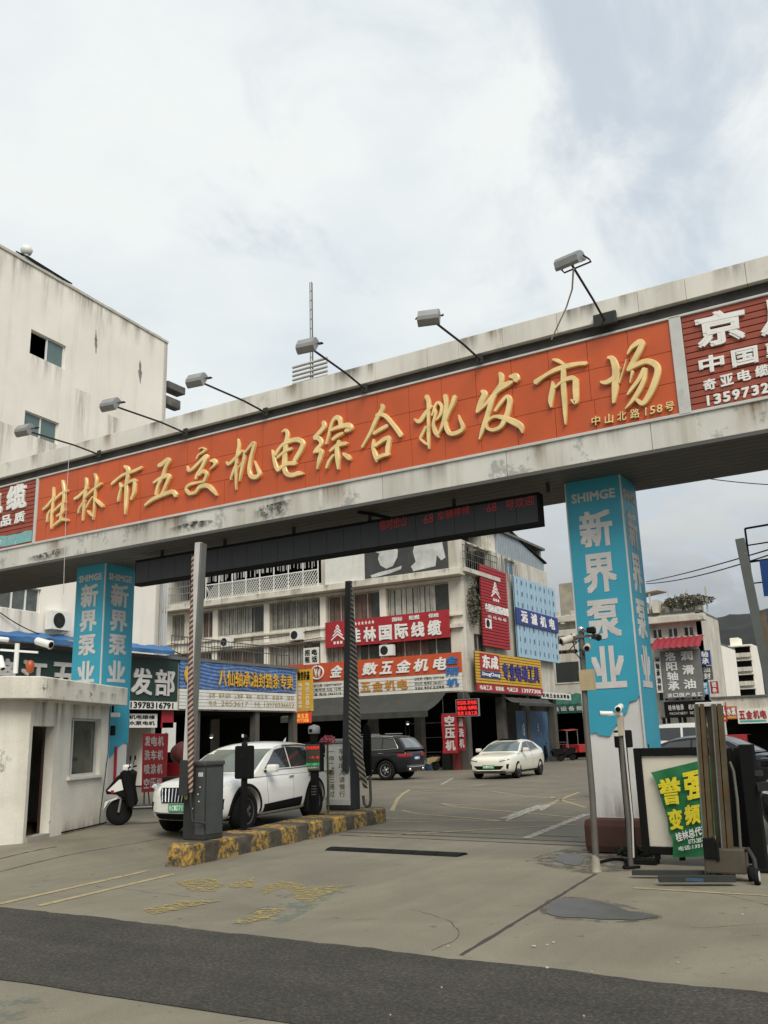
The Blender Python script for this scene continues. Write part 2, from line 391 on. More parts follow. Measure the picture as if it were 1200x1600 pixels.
def stain_mat(name, col, strength=.8):
    m = bpy.data.materials.new(name); m.use_nodes = True; t = m.node_tree; b = t.nodes['Principled BSDF']; l = t.links.new
    b.inputs['Base Color'].default_value = (*col, 1); b.inputs['Roughness'].default_value = .9; b.inputs['Specular IOR Level'].default_value = .1
    uv = N(t, 'ShaderNodeTexCoord'); s_ = N(t, 'ShaderNodeSeparateXYZ'); l(uv.outputs['UV'], s_.inputs[0])
    mp_ = N(t, 'ShaderNodeMapping'); mp_.inputs['Scale'].default_value = (2.6, 2.6, .22); l(uv.outputs['Object'], mp_.inputs[0])
    nz = N(t, 'ShaderNodeTexNoise', i_Scale=2.2, i_Detail=8.0, i_Roughness=.7); l(mp_.outputs[0], nz.inputs['Vector'])
    pp_ = N(t, 'ShaderNodeMath', operation='PINGPONG'); pp_.inputs[1].default_value = .5; l(s_.outputs['X'], pp_.inputs[0])
    a = N(t, 'ShaderNodeMapRange', interpolation_type='SMOOTHSTEP'); a.inputs['From Max'].default_value = .42; l(pp_.outputs[0], a.inputs['Value'])
    v_ = N(t, 'ShaderNodeMath', operation='POWER'); v_.inputs[1].default_value = 1.4; l(s_.outputs['Y'], v_.inputs[0])
    r_ = ramp(t, [(.38, 0.0), (.68, strength)]); l(nz.outputs['Fac'], r_.inputs[0])
    m1 = N(t, 'ShaderNodeMath', operation='MULTIPLY'); m2 = N(t, 'ShaderNodeMath', operation='MULTIPLY'); l(r_.outputs[0], m1.inputs[0]); l(a.outputs[0], m1.inputs[1]); l(m1.outputs[0], m2.inputs[0]); l(v_.outputs[0], m2.inputs[1])
    tr = N(t, 'ShaderNodeBsdfTransparent'); mx = N(t, 'ShaderNodeMixShader'); l(m2.outputs[0], mx.inputs[0]); l(tr.outputs[0], mx.inputs[1]); l(b.outputs[0], mx.inputs[2]); l(mx.outputs[0], t.nodes['Material Output'].inputs['Surface'])
    return m
M_run = stain_mat('grey_run_stain', (.20, .18, .15)); M_run_soft = stain_mat('soft_run_stain', (.30, .28, .24), .55); M_run_dark = stain_mat('dark_run_stain', (.055, .05, .04), .95); M_rust_run = stain_mat('rust_run_stain', (.20, .12, .045), .9)
def stain(q, m, par, gap=.004):     # a run of dirt: strongest along the quad's first edge, fading to the last
    n = (q[1] - q[0]).cross(q[0] - q[3]).normalized(); mb = MB(); mb.keep = True
    if n.dot(CAM - q[0]) < 0: n = -n
    o = mb.add([p + n * gap for p in q], [(0, 1, 2, 3)]).build('stain', m, par)
    u = o.data.uv_layers.new(name='UVMap')
    for k, c in enumerate(((0, 1), (1, 1), (1, 0), (0, 0))): u.data[k].uv = c
    return o
# ------------------------------------------------------------------ ground
def ground_mat():
    m = bpy.data.materials.new('concrete_ground'); m.use_nodes = True
    t = m.node_tree; t.nodes.clear(); l = t.links.new
    out = N(t, 'ShaderNodeOutputMaterial'); b = N(t, 'ShaderNodeBsdfPrincipled'); l(b.outputs[0], out.inputs[0])
    b.inputs['Specular IOR Level'].default_value = 0.3
    tcn = N(t, 'ShaderNodeTexCoord'); sx = N(t, 'ShaderNodeSeparateXYZ'); l(tcn.outputs['Object'], sx.inputs[0])
    a = N(t, 'ShaderNodeTexNoise', i_Scale=0.55, i_Detail=8.0, i_Roughness=0.62, i_Distortion=0.6); l(tcn.outputs['Object'], a.inputs['Vector'])
    c = N(t, 'ShaderNodeTexNoise', i_Scale=60.0, i_Detail=3.0); l(tcn.outputs['Object'], c.inputs['Vector'])
    d = N(t, 'ShaderNodeTexNoise', i_Scale=2.6, i_Detail=9.0, i_Roughness=0.7); l(tcn.outputs['Object'], d.inputs['Vector'])
    # the forecourt slab is pale, the yard behind the drain is an older darker slab
    wob = N(t, 'ShaderNodeMath', operation='MULTIPLY_ADD'); wob.inputs[1].default_value = 0.5; l(a.outputs['Fac'], wob.inputs[0]); l(sx.outputs['Y'], wob.inputs[2])
    yr = N(t, 'ShaderNodeMapRange'); yr.inputs['From Min'].default_value = 14.0; yr.inputs['From Max'].default_value = 14.5; l(wob.outputs[0], yr.inputs['Value'])
    slab = N(t, 'ShaderNodeMix', data_type='RGBA'); l(yr.outputs[0], slab.inputs[0])
    slab.inputs[6].default_value = (0.202, 0.181, 0.136, 1); slab.inputs[7].default_value = (0.160, 0.142, 0.108, 1)
    r1 = ramp(t, [(0.30, 0.76), (0.70, 1.16)]); l(a.outputs['Fac'], r1.inputs[0])
    r2 = ramp(t, [(0.25, 0.86), (0.75, 1.12)]); l(c.outputs['Fac'], r2.inputs[0])
    r3 = ramp(t, [(0.60, 1.0), (0.78, 0.62)]); l(d.outputs['Fac'], r3.inputs[0])
    cur = slab.outputs[2]
    for r_ in (r1, r2, r3):
        mm = N(t, 'ShaderNodeMix', data_type='RGBA', blend_type='MULTIPLY'); mm.inputs[0].default_value = 1; l(cur, mm.inputs[6]); l(r_.outputs[0], mm.inputs[7]); cur = mm.outputs[2]
    # tyre tracks run along the driveway, and old oil drips
    tm = N(t, 'ShaderNodeMapping'); tm.inputs['Scale'].default_value = (2.6, .16, 1); l(tcn.outputs['Object'], tm.inputs[0])
    tn = N(t, 'ShaderNodeTexNoise', i_Scale=1.0, i_Detail=6.0, i_Roughness=0.6); l(tm.outputs[0], tn.inputs['Vector']); r4 = ramp(t, [(.40, 0.93), (.66, 1.03)]); l(tn.outputs['Fac'], r4.inputs[0])
    dn_ = N(t, 'ShaderNodeTexNoise', i_Scale=7.0, i_Detail=4.0, i_Roughness=.5); l(tcn.outputs['Object'], dn_.inputs['Vector']); r5 = ramp(t, [(.66, 1.0), (.72, .66)]); l(dn_.outputs['Fac'], r5.inputs[0])
    gr_ = N(t, 'ShaderNodeTexNoise', i_Scale=190.0, i_Detail=2.0); l(tcn.outputs['Object'], gr_.inputs['Vector']); r6 = ramp(t, [(.3, .84), (.7, 1.16)]); l(gr_.outputs['Fac'], r6.inputs[0])
    for r_ in (r4, r5, r6):
        mm = N(t, 'ShaderNodeMix', data_type='RGBA', blend_type='MULTIPLY'); mm.inputs[0].default_value = 1; l(cur, mm.inputs[6]); l(r_.outputs[0], mm.inputs[7]); cur = mm.outputs[2]
    l(cur, b.inputs['Base Color'])
    rr = ramp(t, [(0.3, 0.72), (0.7, 0.95)]); l(a.outputs['Fac'], rr.inputs[0]); l(rr.outputs[0], b.inputs['Roughness'])
    bp = N(t, 'ShaderNodeBump', i_Strength=0.35, i_Distance=0.01); l(c.outputs['Fac'], bp.inputs['Height']); l(bp.outputs[0], b.inputs['Normal'])
    return m
def asphalt_mat():
    m = bpy.data.materials.new('asphalt'); m.use_nodes = True
    t = m.node_tree; t.nodes.clear(); l = t.links.new
    out = N(t, 'ShaderNodeOutputMaterial'); b = N(t, 'ShaderNodeBsdfPrincipled'); l(b.outputs[0], out.inputs[0])
    b.inputs['Specular IOR Level'].default_value = 0.25; b.inputs['Roughness'].default_value = 0.9
    tcn = N(t, 'ShaderNodeTexCoord')
    a = N(t, 'ShaderNodeTexNoise', i_Scale=0.9, i_Detail=6.0, i_Roughness=0.6); l(tcn.outputs['Object'], a.inputs['Vector'])
    c = N(t, 'ShaderNodeTexNoise', i_Scale=110.0, i_Detail=3.0, i_Roughness=0.7); l(tcn.outputs['Object'], c.inputs['Vector'])
    v = N(t, 'ShaderNodeTexVoronoi', i_Scale=70.0); l(tcn.outputs['Object'], v.inputs['Vector'])
    r1 = ramp(t, [(0.3, (0.040, 0.037, 0.031)), (0.7, (0.061, 0.056, 0.047))]); l(a.outputs['Fac'], r1.inputs[0])
    ag = N(t, 'ShaderNodeTexNoise', i_Scale=38.0, i_Detail=4.0, i_Roughness=0.8); l(tcn.outputs['Object'], ag.inputs['Vector']); r2 = ramp(t, [(0.36, 0.60), (0.52, 1.0), (0.66, 1.9)]); c = ag; l(c.outputs['Fac'], r2.inputs[0])
    mm = N(t, 'ShaderNodeMix', data_type='RGBA', blend_type='MULTIPLY'); mm.inputs[0].default_value = 1; l(r1.outputs[0], mm.inputs[6]); l(r2.outputs[0], mm.inputs[7])
    tm = N(t, 'ShaderNodeMapping'); tm.inputs['Scale'].default_value = (.10, 2.2, 1); tm.inputs['Rotation'].default_value = (0, 0, R(2)); l(tcn.outputs['Object'], tm.inputs[0])
    tn = N(t, 'ShaderNodeTexNoise', i_Scale=1.0, i_Detail=7.0, i_Roughness=.65); l(tm.outputs[0], tn.inputs['Vector']); r3 = ramp(t, [(.35, .90), (.70, 1.14)]); l(tn.outputs['Fac'], r3.inputs[0])
    m3 = N(t, 'ShaderNodeMix', data_type='RGBA', blend_type='MULTIPLY'); m3.inputs[0].default_value = 1; l(mm.outputs[2], m3.inputs[6]); l(r3.outputs[0], m3.inputs[7])
    l(m3.outputs[2], b.inputs['Base Color'])
    bp = N(t, 'ShaderNodeBump', i_Strength=0.6, i_Distance=0.008); l(v.outputs['Distance'], bp.inputs['Height']); l(bp.outputs[0], b.inputs['Normal'])
    return m
M_ground = ground_mat(); M_asphalt = asphalt_mat()
xs = [-700, -200, -60, -30, -20, -16, -14.5] + [-13.8 + 0.3 * i for i in range(15)] + [-9, -6, 0, 6, 20, 60, 200, 700]
ys = [-200, -30, -5, 0, 4, 7] + [7.4 + 0.3 * i for i in range(10)] + [10.6, 12, 14, 17, 20, 22, 24, 26, 28, 30, 36, 50, 90, 200, 500, 1200]
mb = MB(); w = len(xs)
mb.add([(x, y, ground_z(x, y)) for y in ys for x in xs], [(j * w + i, j * w + i + 1, (j + 1) * w + i + 1, (j + 1) * w + i) for j in range(len(ys) - 1) for i in range(w - 1)], True)
mb.build('ground', M_ground, kind='structure')
def drape(mb, pts, lift=0.004, step=0.35):   # flat patch of ground paint following the ground
    bm = bmesh.new(); vs = [bm.verts.new(Vector(p)) for p in pts]; bm.faces.new(vs)
    vv = [Vector((v.co.x, v.co.y, ground_z(v.co.x, v.co.y) + lift)) for v in bm.verts]; bm.free()
    return mb.add(vv, [list(range(len(vv)))])
def strip(mb, a, b, w, lift=0.004, n=12, wob=0.0):
    a = Vector((a[0], a[1], 0)); b = Vector((b[0], b[1], 0)); t = (b - a).normalized(); s_ = Vector((-t.y, t.x, 0)); vs = []
    for i in range(n + 1):
        p = a.lerp(b, i / n)
        for sg in (-1, 1):
            q = p + s_ * sg * (w / 2 + random.uniform(-wob, wob)); vs.append(Vector((q.x, q.y, ground_z(q.x, q.y) + lift)))
    return mb.add(vs, [(2 * i, 2 * i + 2, 2 * i + 3, 2 * i + 1) for i in range(n)])
# asphalt strip across the foreground
vs = []; n = 90
def edge_top(x): return 6.69 - 0.028 * (x + 8.8) + 0.05 * noise.noise(Vector((x * 1.3, 3, 0))) + 0.035 * noise.noise(Vector((x * 6, 9, 0))) + .02 * noise.noise(Vector((x * 17, 4, 0)))
def edge_bot(x): return 4.66 + 0.02 * (x + 6) + 0.03 * noise.noise(Vector((x * 1.5, 17, 0)))
fs = []
for i in range(n + 1):
    x = -45 + 75 * i / n
    if -12 < x < 4: pass
xsr = [-300, -60, -25] + [-16 + 0.12 * i for i in range(170)] + [10, 40, 300]
for x in xsr: vs += [(x, edge_bot(x), 0.006), (x, edge_top(x), 0.006)]
fs = [(2 * i, 2 * i + 2, 2 * i + 3, 2 * i + 1) for i in range(len(xsr) - 1)]
MB().add(vs, fs).build('road', M_asphalt, kind='structure')
# faded paint
def worn(name, col, cover=0.55, sc_=9):
    m = bpy.data.materials.new(name); m.use_nodes = True; t = m.node_tree; b = t.nodes['Principled BSDF']; l = t.links.new
    tcn = N(t, 'ShaderNodeTexCoord'); a = N(t, 'ShaderNodeTexNoise', i_Scale=sc_, i_Detail=8.0, i_Roughness=0.75); l(tcn.outputs['Object'], a.inputs['Vector'])
    r_ = ramp(t, [(cover - 0.06, 0.0), (cover + 0.10, 1.0)]); l(a.outputs['Fac'], r_.inputs[0])
    b.inputs['Base Color'].default_value = (*col, 1); b.inputs['Roughness'].default_value = 0.85
    tr = N(t, 'ShaderNodeBsdfTransparent'); mixs = N(t, 'ShaderNodeMixShader'); l(r_.outputs[0], mixs.inputs[0]); l(tr.outputs[0], mixs.inputs[1]); l(b.outputs[0], mixs.inputs[2])
    l(mixs.outputs[0], t.nodes['Material Output'].inputs['Surface'])
    return m
M_worn_yellow = worn('worn_yellow_paint', (0.34, 0.275, 0.15), 0.38)
M_worn_yellow2 = worn('faded_yellow_paint', (0.33, 0.255, 0.085), 0.50, 13)
M_worn_white = worn('worn_white_paint', (0.36, 0.335, 0.28), 0.42)
M_worn_teal = worn('faded_teal_paint', (0.14, 0.19, 0.155), 0.56, 3)
mb = MB()
for a, b in (((-2, 1413), (230, 1361)), ((60, 1416), (272, 1366))):
    strip(mb, GT(*a), GT(*b), 0.10, 0.005, 24, 0.006)
# yellow box hatching in the yard, seen under the gate
for a, b in (((560, 1308), (905, 1288)), ((590, 1276), (790, 1283)), ((628, 1262), (790, 1283)), ((612, 1262), (640, 1234)), ((690, 1254), (905, 1278)), ((790, 1283), (905, 1238)),
             ((690, 1254), (880, 1256)), ((600, 1284), (905, 1283)), ((640, 1230), (900, 1250)), ((625, 1240), (760, 1225)), ((860, 1245), (915, 1262))):
    strip(mb, GT(*a), GT(*b), 0.09, 0.005, 20, 0.008)
for a, b in (((990, 1388), (1200, 1400)),):
    strip(mb, GT(*a), GT(*b), 0.06, 0.005, 10, 0.01)
mb.build('yellow_road_marking', M_worn_yellow, kind='structure')
mb = MB()
strip(mb, GT(822, 1310), GT(918, 1272), 0.16, 0.006, 14, 0.012)
strip(mb, GT(790, 1280), GT(850, 1258), 0.30, 0.009, 10, 0.02)
drape(mb, [GT(838, 1262), GT(872, 1254), GT(846, 1268)], 0.0085)
strip(mb, GT(650, 1222), GT(708, 1216), 0.12, 0.006, 6, 0.01); strip(mb, GT(708, 1216), GT(690, 1226), 0.12, 0.009, 6, 0.01)
mb.build('white_road_marking', M_worn_white, kind='structure')
# the faded yellow characters on the apron (exit arrows and worn word)
mb = MB()
for quad in ([(560, 1240), (640, 1258), (610, 1300), (500, 1290)],): pass
def gpatch(pts, lift): drape(mb, [GT(*p) for p in pts], lift)
for k, pts in enumerate(([(408, 1386), (440, 1377), (477, 1382), (470, 1388), (440, 1388), (412, 1399)], [(450, 1388), (548, 1384), (505, 1400), (480, 1413), (462, 1405)],
            [(362, 1443), (412, 1420), (448, 1420), (420, 1436), (385, 1444)], [(273, 1378), (330, 1372), (350, 1382), (335, 1394), (300, 1393)],
            [(222, 1422), (285, 1408), (345, 1408), (300, 1418), (240, 1430)], [(355, 1382), (398, 1372), (395, 1388), (360, 1388)])):
    gpatch(pts, 0.005 + 0.001 * k)
mb.build('faded_pavement_marking', M_worn_yellow2, kind='structure')
mb = MB(); gpatch([(455, 1396), (560, 1380), (540, 1394), (440, 1445), (350, 1450), (400, 1420)], 0.0035)
gpatch([(-2, 1555), (60, 1560), (90, 1580), (-2, 1600)], 0.0036)
mb.build('teal_pavement_marking', M_worn_teal, kind='structure')
# joints, drains, rubber hump, wet patch
M_joint = flat('dark_joint', (0.045, 0.040, 0.034), 0.95)
mb = MB(); strip(mb, GT(720, 1493), GT(930, 1366), 0.035, 0.004, 30, 0.008)
strip(mb, GT(0, 1362), GT(255, 1308), 0.012, 0.0042, 30, 0.003)
strip(mb, GT(0, 1341), GT(90, 1323), 0.02, 0.0044, 16, 0.008)
rc = random.Random(14)
for (px, py, ang_, n_) in ((420, 1340, 20, 16), (640, 1420, -30, 20), (1080, 1450, 10, 18), (150, 1385, -12, 14), (820, 1345, 35, 14), (560, 1362, 75, 16), (1120, 1395, -60, 12)):
    p = GT(px, py); a_ = R(ang_)
    for _ in range(n_):
        a_ += rc.uniform(-.45, .45) * .6; p2 = p + Vector((math.cos(a_), math.sin(a_), 0)) * rc.uniform(.06, .14); strip(mb, p, p2, rc.uniform(.003, .007), .0038, 1, .001); p = p2
mb.build('pavement_joint', M_joint, kind='structure')
mb = MB()
for (a, b, w_) in (((540, 1300), (915, 1316), 0.06), ((530, 1305), (915, 1322), 0.05), ((560, 1296), (905, 1308), 0.04)):
    strip(mb, GT(*a), GT(*b), w_, 0.005, 30, 0.012)
mb.build('drain_channel', flat('drain_dark', (0.060, 0.054, 0.046), 0.9), kind='structure')
hump = MB(); a = GT(517, 1327); b = GT(724, 1337); d_ = (b - a).normalized(); s_ = Vector((-d_.y, d_.x, 0))
for k in range(6):
    p0 = a.lerp(b, k / 6 + 0.004); p1 = a.lerp(b, (k + 1) / 6 - 0.004)
    prof = [(-0.17, 0.002), (-0.10, 0.030), (0.0, 0.040), (0.10, 0.030), (0.17, 0.002)]
    vs = [p + s_ * o_ + Vector((0, 0, h_)) for p in (p0, p1) for o_, h_ in prof]
    hump.add(vs, [(i, i + 1, 6 + i, 5 + i) for i in range(4)] + [(0, 1, 2, 3, 4), (9, 8, 7, 6, 5)])
hump.build('speed_hump', M_rubber, label='low black rubber speed hump lying across the driveway past the kerb', cat='speed hump')
M_wet = mat('wet_concrete', (0.062, 0.060, 0.055), 0.42, var=0.25, scale=3, spec=0.5)
M_damp_shade = worn('damp_shade_concrete', (0.095, 0.085, 0.066), 0.52, 4)  # damp by the puddles; also the painted contact shade round the kerb
def blob(pts, lift, jitter=0.03, n=8):
    P_ = [GT(*p) for p in pts]; out = []
    k = len(P_)
    for i in range(k):
        p0, p1, p2, p3 = P_[i - 1], P_[i], P_[(i + 1) % k], P_[(i + 2) % k]
        for j in range(n):
            t = j / n
            q = 0.5 * ((2 * p1) + (p2 - p0) * t + (2 * p0 - 5 * p1 + 4 * p2 - p3) * t * t + (3 * p1 - p0 - 3 * p2 + p3) * t ** 3)
            q.x += jitter * noise.noise(q * 5); q.y += jitter * noise.noise(q * 5 + Vector((9, 0, 0))); q.z = ground_z(q.x, q.y) + lift; out.append(q)
    return out
mb = MB(); mb.add(blob([(856, 1424), (866, 1408), (910, 1405), (950, 1412), (985, 1424), (1028, 1432), (990, 1438), (925, 1436), (870, 1432)], 0.006), [list(range(72))])
mb.build('puddle', M_wet, kind='structure')
mb = MB(); mb.add(blob([(848, 1428), (860, 1404), (915, 1402), (960, 1411), (1034, 1432), (985, 1441), (900, 1439)], 0.003), [list(range(56))])
mb.add(blob([(822, 1346), (860, 1332), (905, 1326), (990, 1345), (980, 1362), (900, 1364), (850, 1352)], 0.003), [list(range(56))])
mb.build('damp_pavement', M_damp_shade, kind='structure')
mb = MB(); mb.add(blob([(866, 1342), (890, 1334), (912, 1338), (905, 1352), (880, 1350)], 0.007), [list(range(40))])
mb.build('puddle', M_wet, kind='structure')
# small litter on the asphalt and apron
mb = MB()
for px, py, s1 in ((855, 1514, .018), (855, 1478, .015), (912, 1590, .012), (1160, 1430, .014), (834, 1480, .03), (865, 1474, .02), (320, 1372, .012), (1060, 1506, .012), (925, 1520, .010), (700, 1480, .012), (690, 1545, .01), (1145, 1512, .012), (610, 1588, .01)):
    p = GT(px, py); s1 *= .6; k_ = [Vector((p.x + s1 * math.cos(a_) * random.uniform(.6, 1.3), p.y + s1 * math.sin(a_) * random.uniform(.6, 1.3), p.z + 0.0065)) for a_ in [i * 1.05 for i in range(6)]]
    mb.prism(k_, (0, 0, 0.006))
mb.build('litter', flat('litter_mix', (0.40, 0.37, 0.32), 0.9, var=0.6, scale=0.7), label='scattered specks of litter on the road and apron', cat='litter', kind='stuff')

# ------------------------------------------------------------------ the market gate
GX0, GX1 = -34.0, 9.0
YF, YP = 12.095, 12.9
ZS = 5.34                          # soffit
gate = thing('market_gate', 'long pale market gate beam on two blue wrapped square pillars', 'gate', (-9.0, YP, 0))
mb = MB(); x = GX0 - 0.4
cuts = sorted([U(px, 600, 'Y', YF).x for px in (-40, 58, 105, 165, 245, 290, 370, 435, 500, 590, 672, 722, 792, 880, 1012, 1090, 1190)] + [GX0 + 2.3 * i for i in range(1, 8)] + [0.8, 2.8, 4.8, 6.8])
cuts = [GX0] + cuts + [GX1]
for a, b in zip(cuts[:-1], cuts[1:]):
    mb.bev(a + 0.002, YF - 0.07, 7.40, b - 0.002, YF + 0.5, 7.73 + random.uniform(-0.003, 0.003), 0.007)
mb.build('parapet', M_parapet, gate)
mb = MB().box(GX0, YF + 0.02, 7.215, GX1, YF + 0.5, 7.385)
mb.build('shadow_gap', flat('parapet_shade_dark', (0.045, 0.042, 0.038), 0.9, var=.4), gate)  # shade under the parapet put into a dark strip
mb = MB().bev(GX0, YF - 0.035, 7.19, GX1, YF + 0.06, 7.225, 0.008)
mb.bev(GX0, YF - 0.03, 5.755, GX1, YF + 0.06, 5.80, 0.008); mb.build('trim_strip', M_light_metal, gate)
mb = MB(); cuts = sorted([U(px, 780, 'Y', YF).x for px in (155, 278, 598, 795, 1028)] + [-20 - 3 * i for i in range(4)] + [1.5, 4.5]); cuts = [GX0] + cuts + [GX1]
for a, b in zip(cuts[:-1], cuts[1:]): mb.bev(a + 0.003, YF, ZS + 0.02, b - 0.003, YF + 0.5, 5.757, 0.008)
mb.build('fascia', M_fascia, gate)
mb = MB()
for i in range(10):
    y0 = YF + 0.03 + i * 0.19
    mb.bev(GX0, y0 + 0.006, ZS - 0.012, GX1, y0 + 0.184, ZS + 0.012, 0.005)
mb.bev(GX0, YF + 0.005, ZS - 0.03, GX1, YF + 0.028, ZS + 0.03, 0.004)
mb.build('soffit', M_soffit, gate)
mb = MB().box(GX0, YF + 0.51, ZS + 0.02, GX1, YF + 1.93, 7.45); mb.build('core', M_old_wall, gate)
# dirt: black mould running down the fascia
M_mould = worn('mould', (0.035, 0.032, 0.026), 0.47, 7)
t_ = M_mould.node_tree; g_ = N(t_, 'ShaderNodeTexCoord'); s_ = N(t_, 'ShaderNodeSeparateXYZ'); t_.links.new(g_.outputs['Generated'], s_.inputs[0])
pp = N(t_, 'ShaderNodeMath', operation='PINGPONG'); pp.inputs[1].default_value = .5; t_.links.new(s_.outputs['X'], pp.inputs[0])
m1_ = N(t_, 'ShaderNodeMapRange'); m1_.inputs['From Max'].default_value = .35; t_.links.new(pp.outputs[0], m1_.inputs['Value'])
m2_ = N(t_, 'ShaderNodeMapRange'); m2_.inputs['From Max'].default_value = .7; t_.links.new(s_.outputs['Z'], m2_.inputs['Value'])
mx_ = t_.nodes['Mix Shader']; rmp = mx_.inputs[0].links[0].from_socket; ml_ = N(t_, 'ShaderNodeMath', operation='MULTIPLY'); ml2 = N(t_, 'ShaderNodeMath', operation='MULTIPLY')
t_.links.new(rmp, ml_.inputs[0]); t_.links.new(m1_.outputs[0], ml_.inputs[1]); t_.links.new(ml_.outputs[0], ml2.inputs[0]); t_.links.new(m2_.outputs[0], ml2.inputs[1]); t_.links.new(ml2.outputs[0], mx_.inputs[0])
for pts in ([(392, 796), (458, 778), (458, 812), (392, 822)], [(262, 826), (300, 815), (330, 812), (345, 820), (262, 838)], [(40, 872), (110, 852), (110, 866), (40, 884)]):
    MB().add([U(x_, y_, 'Y', YF - 0.004) for x_, y_ in pts], [list(range(len(pts)))]).build('mould_patch', M_mould, gate)
def pillar(x0, x1, name='pillar'):
    y0 = YP; y1 = YP + 0.80; zb = 0.47
    p = MB().bev(x0 + 0.01, y0 + 0.01, 0.30, x1 - 0.01, y1 - 0.01, ZS, 0.012).build(name, mat('pillar_paper', (0.56, 0.55, 0.53), 0.85, var=0.10, scale=1.2, spot=0.55, spot_col=(0.40, 0.33, 0.20), spot_scale=1.3), gate)
    return p
PR = (-4.365, -3.525); PL_ = (-15.215, -14.36)
pr = pillar(*PR); pl = pillar(*PL_)
MB().bev(PR[0] - 0.10, YP - 0.16, 0.0, PR[1] + 0.05, YP + 0.95, 0.46, 0.10).build('footing', M_red_brown, pr)
MB().bev(PL_[0] - 0.10, YP - 0.1, 0.0, PL_[1] + 0.04, YP + 0.92, 0.5, 0.08).build('footing', M_conc, pl)
# blue wraps: faces with a torn lower edge
def torn(q, vb, seed, depth=0.12):
    rnd = random.Random(seed); n = 16; low = [sub(q, u, u, vb(u) + rnd.uniform(-.01, .01), 1)[0] for u in [i / n for i in range(n + 1)]]
    return [q[0]] + low + [q[1]]
def wrap(q, vb, seed, par, name='blue_wrap'):
    n = (q[1] - q[0]).cross(q[0] - q[3]).normalized(); pts = torn(q, vb, seed)
    return MB().prism([p + n * 0.004 for p in pts], n * 0.008).build(name, M_blue_wrap, par)
qF = box4(PR[0], PR[1], 0.47, ZS - 0.01, YP); qS = boxX(YP, YP + 0.8, 0.47, ZS - 0.01, PR[1])
wF = wrap(qF, lambda u: 0.745 + 0.03 * math.sin(u * 5) - 0.055 * max(0, u - .55) * 2, 1, pr); wS = wrap(qS, lambda u: 0.80 + 0.06 * u, 2, pr)
lq = box4(PL_[0], PL_[1], 0.5, ZS - 0.01, YP); ls = boxX(YP, YP + 0.8, 0.5, ZS - 0.01, PL_[1])
wl = wrap(lq, lambda u: 0.72, 3, pl); w2 = wrap(ls, lambda u: 0.845 - 0.10 * u, 4, pl)
def vz(px, py, z0): return 1 - (U(px, py, 'Y', YP).z - z0) / (ZS - .01 - z0)
VS = {False: [(c_, vz(940, a, .47), vz(940, b, .47)) for c_, a, b in (('新', 796, 854), ('界', 864, 926), ('泵', 937, 999), ('业', 1010, 1076))], True: [(c_, vz(145, a, .5), vz(145, b, .5)) for c_, a, b in (('新', 912, 948), ('界', 953, 986), ('泵', 991, 1023), ('业', 1032, 1066))]}
for q, par, bits in ((qF, wF, ((0.09, 0.22, 0.91, 0.038, 0.068),)), (qS, wS, ((0.09, 0, 0.91, 0.038, 0.068),)), (lq, wl, ((0.09, 0, 0.91, 0.038, 0.068),)), (ls, w2, ((0.09, 0, 0.91, 0.038, 0.068),))):
    m_ = MB(); write(m_, 'SHIMGE', sub(q, 0.10, 0.90, 0.040, 0.070), 0.004, 0.03, 0.013); m_.build('lettering', M_letter_grey, par)
    m_ = MB()
    for ch, v0, v1 in VS[q is lq or q is ls]:
        write(m_, ch, sub(q, 0.20, 0.80, v0, v1), 0.004, 0.030, 0.013)
    m_.build('lettering', M_letter_grey, par)
MB().box(PR[0] - 0.012, YP - 0.016, 0.48, PR[0] + 0.006, YP - 0.002, ZS - 0.02).box(PR[1] - 0.006, YP - 0.016, 0.48, PR[1] + 0.016, YP + 0.004, ZS - 0.02).build('corner_trim', M_light_metal, pr)
MB().box(PL_[1] - 0.006, YP - 0.018, 0.5, PL_[1] + 0.018, YP + 0.006, ZS - 0.02).build('corner_trim', M_light_metal, pl)
m_ = MB(); p = U(181, 1178, 'X', PL_[1] + .03); MB().bar((PL_[1] + .03, p.y, 0.75), (PL_[1] + .03, p.y, 1.62), 0.05, 0.03).build('red_stripe', M_red_sign, pl)

# ------------------------------------------------------------------ the orange name board
OX0, OX1, OZ0, OZ1 = -15.60, -2.40, 5.795, 7.195
yb = YF - 0.005
sb = thing('name_board', 'long orange tiled board with big gold brush characters across the gate beam', 'signboard', (-9, yb, OZ0))
MB().box(OX0, yb + 0.02, OZ0, OX1, yb + 0.05, OZ1).build('backing', M_seam, sb)
mb = MB(); rnd = random.Random(5)
for r_ in range(3):
    z0 = OZ0 + r_ * (OZ1 - OZ0) / 3; z1 = z0 + (OZ1 - OZ0) / 3; x = OX0
    while x < OX1 - 0.02:
        wd = rnd.choice((0.60, 0.60, 0.62, 0.60, 0.30)) if r_ == 0 else 0.6
        x2 = min(x + wd, OX1); dd = rnd.uniform(-0.002, 0.002)
        mb.bev(x + 0.003, yb - 0.002 + dd, z0 + 0.003, x2 - 0.003, yb + 0.018, z1 - 0.003, 0.003); x = x2
mb.build('panel', M_orange, sb)
mb = MB().bev(OX0 - 0.07, yb - 0.03, OZ0 - 0.02, OX0, yb + 0.05, OZ1 + 0.02, 0.008).bev(OX1, yb - 0.03, OZ0 - 0.02, OX1 + 0.16, yb + 0.05, OZ1 + 0.02, 0.008)
mb.build('frame', M_light_metal, sb)
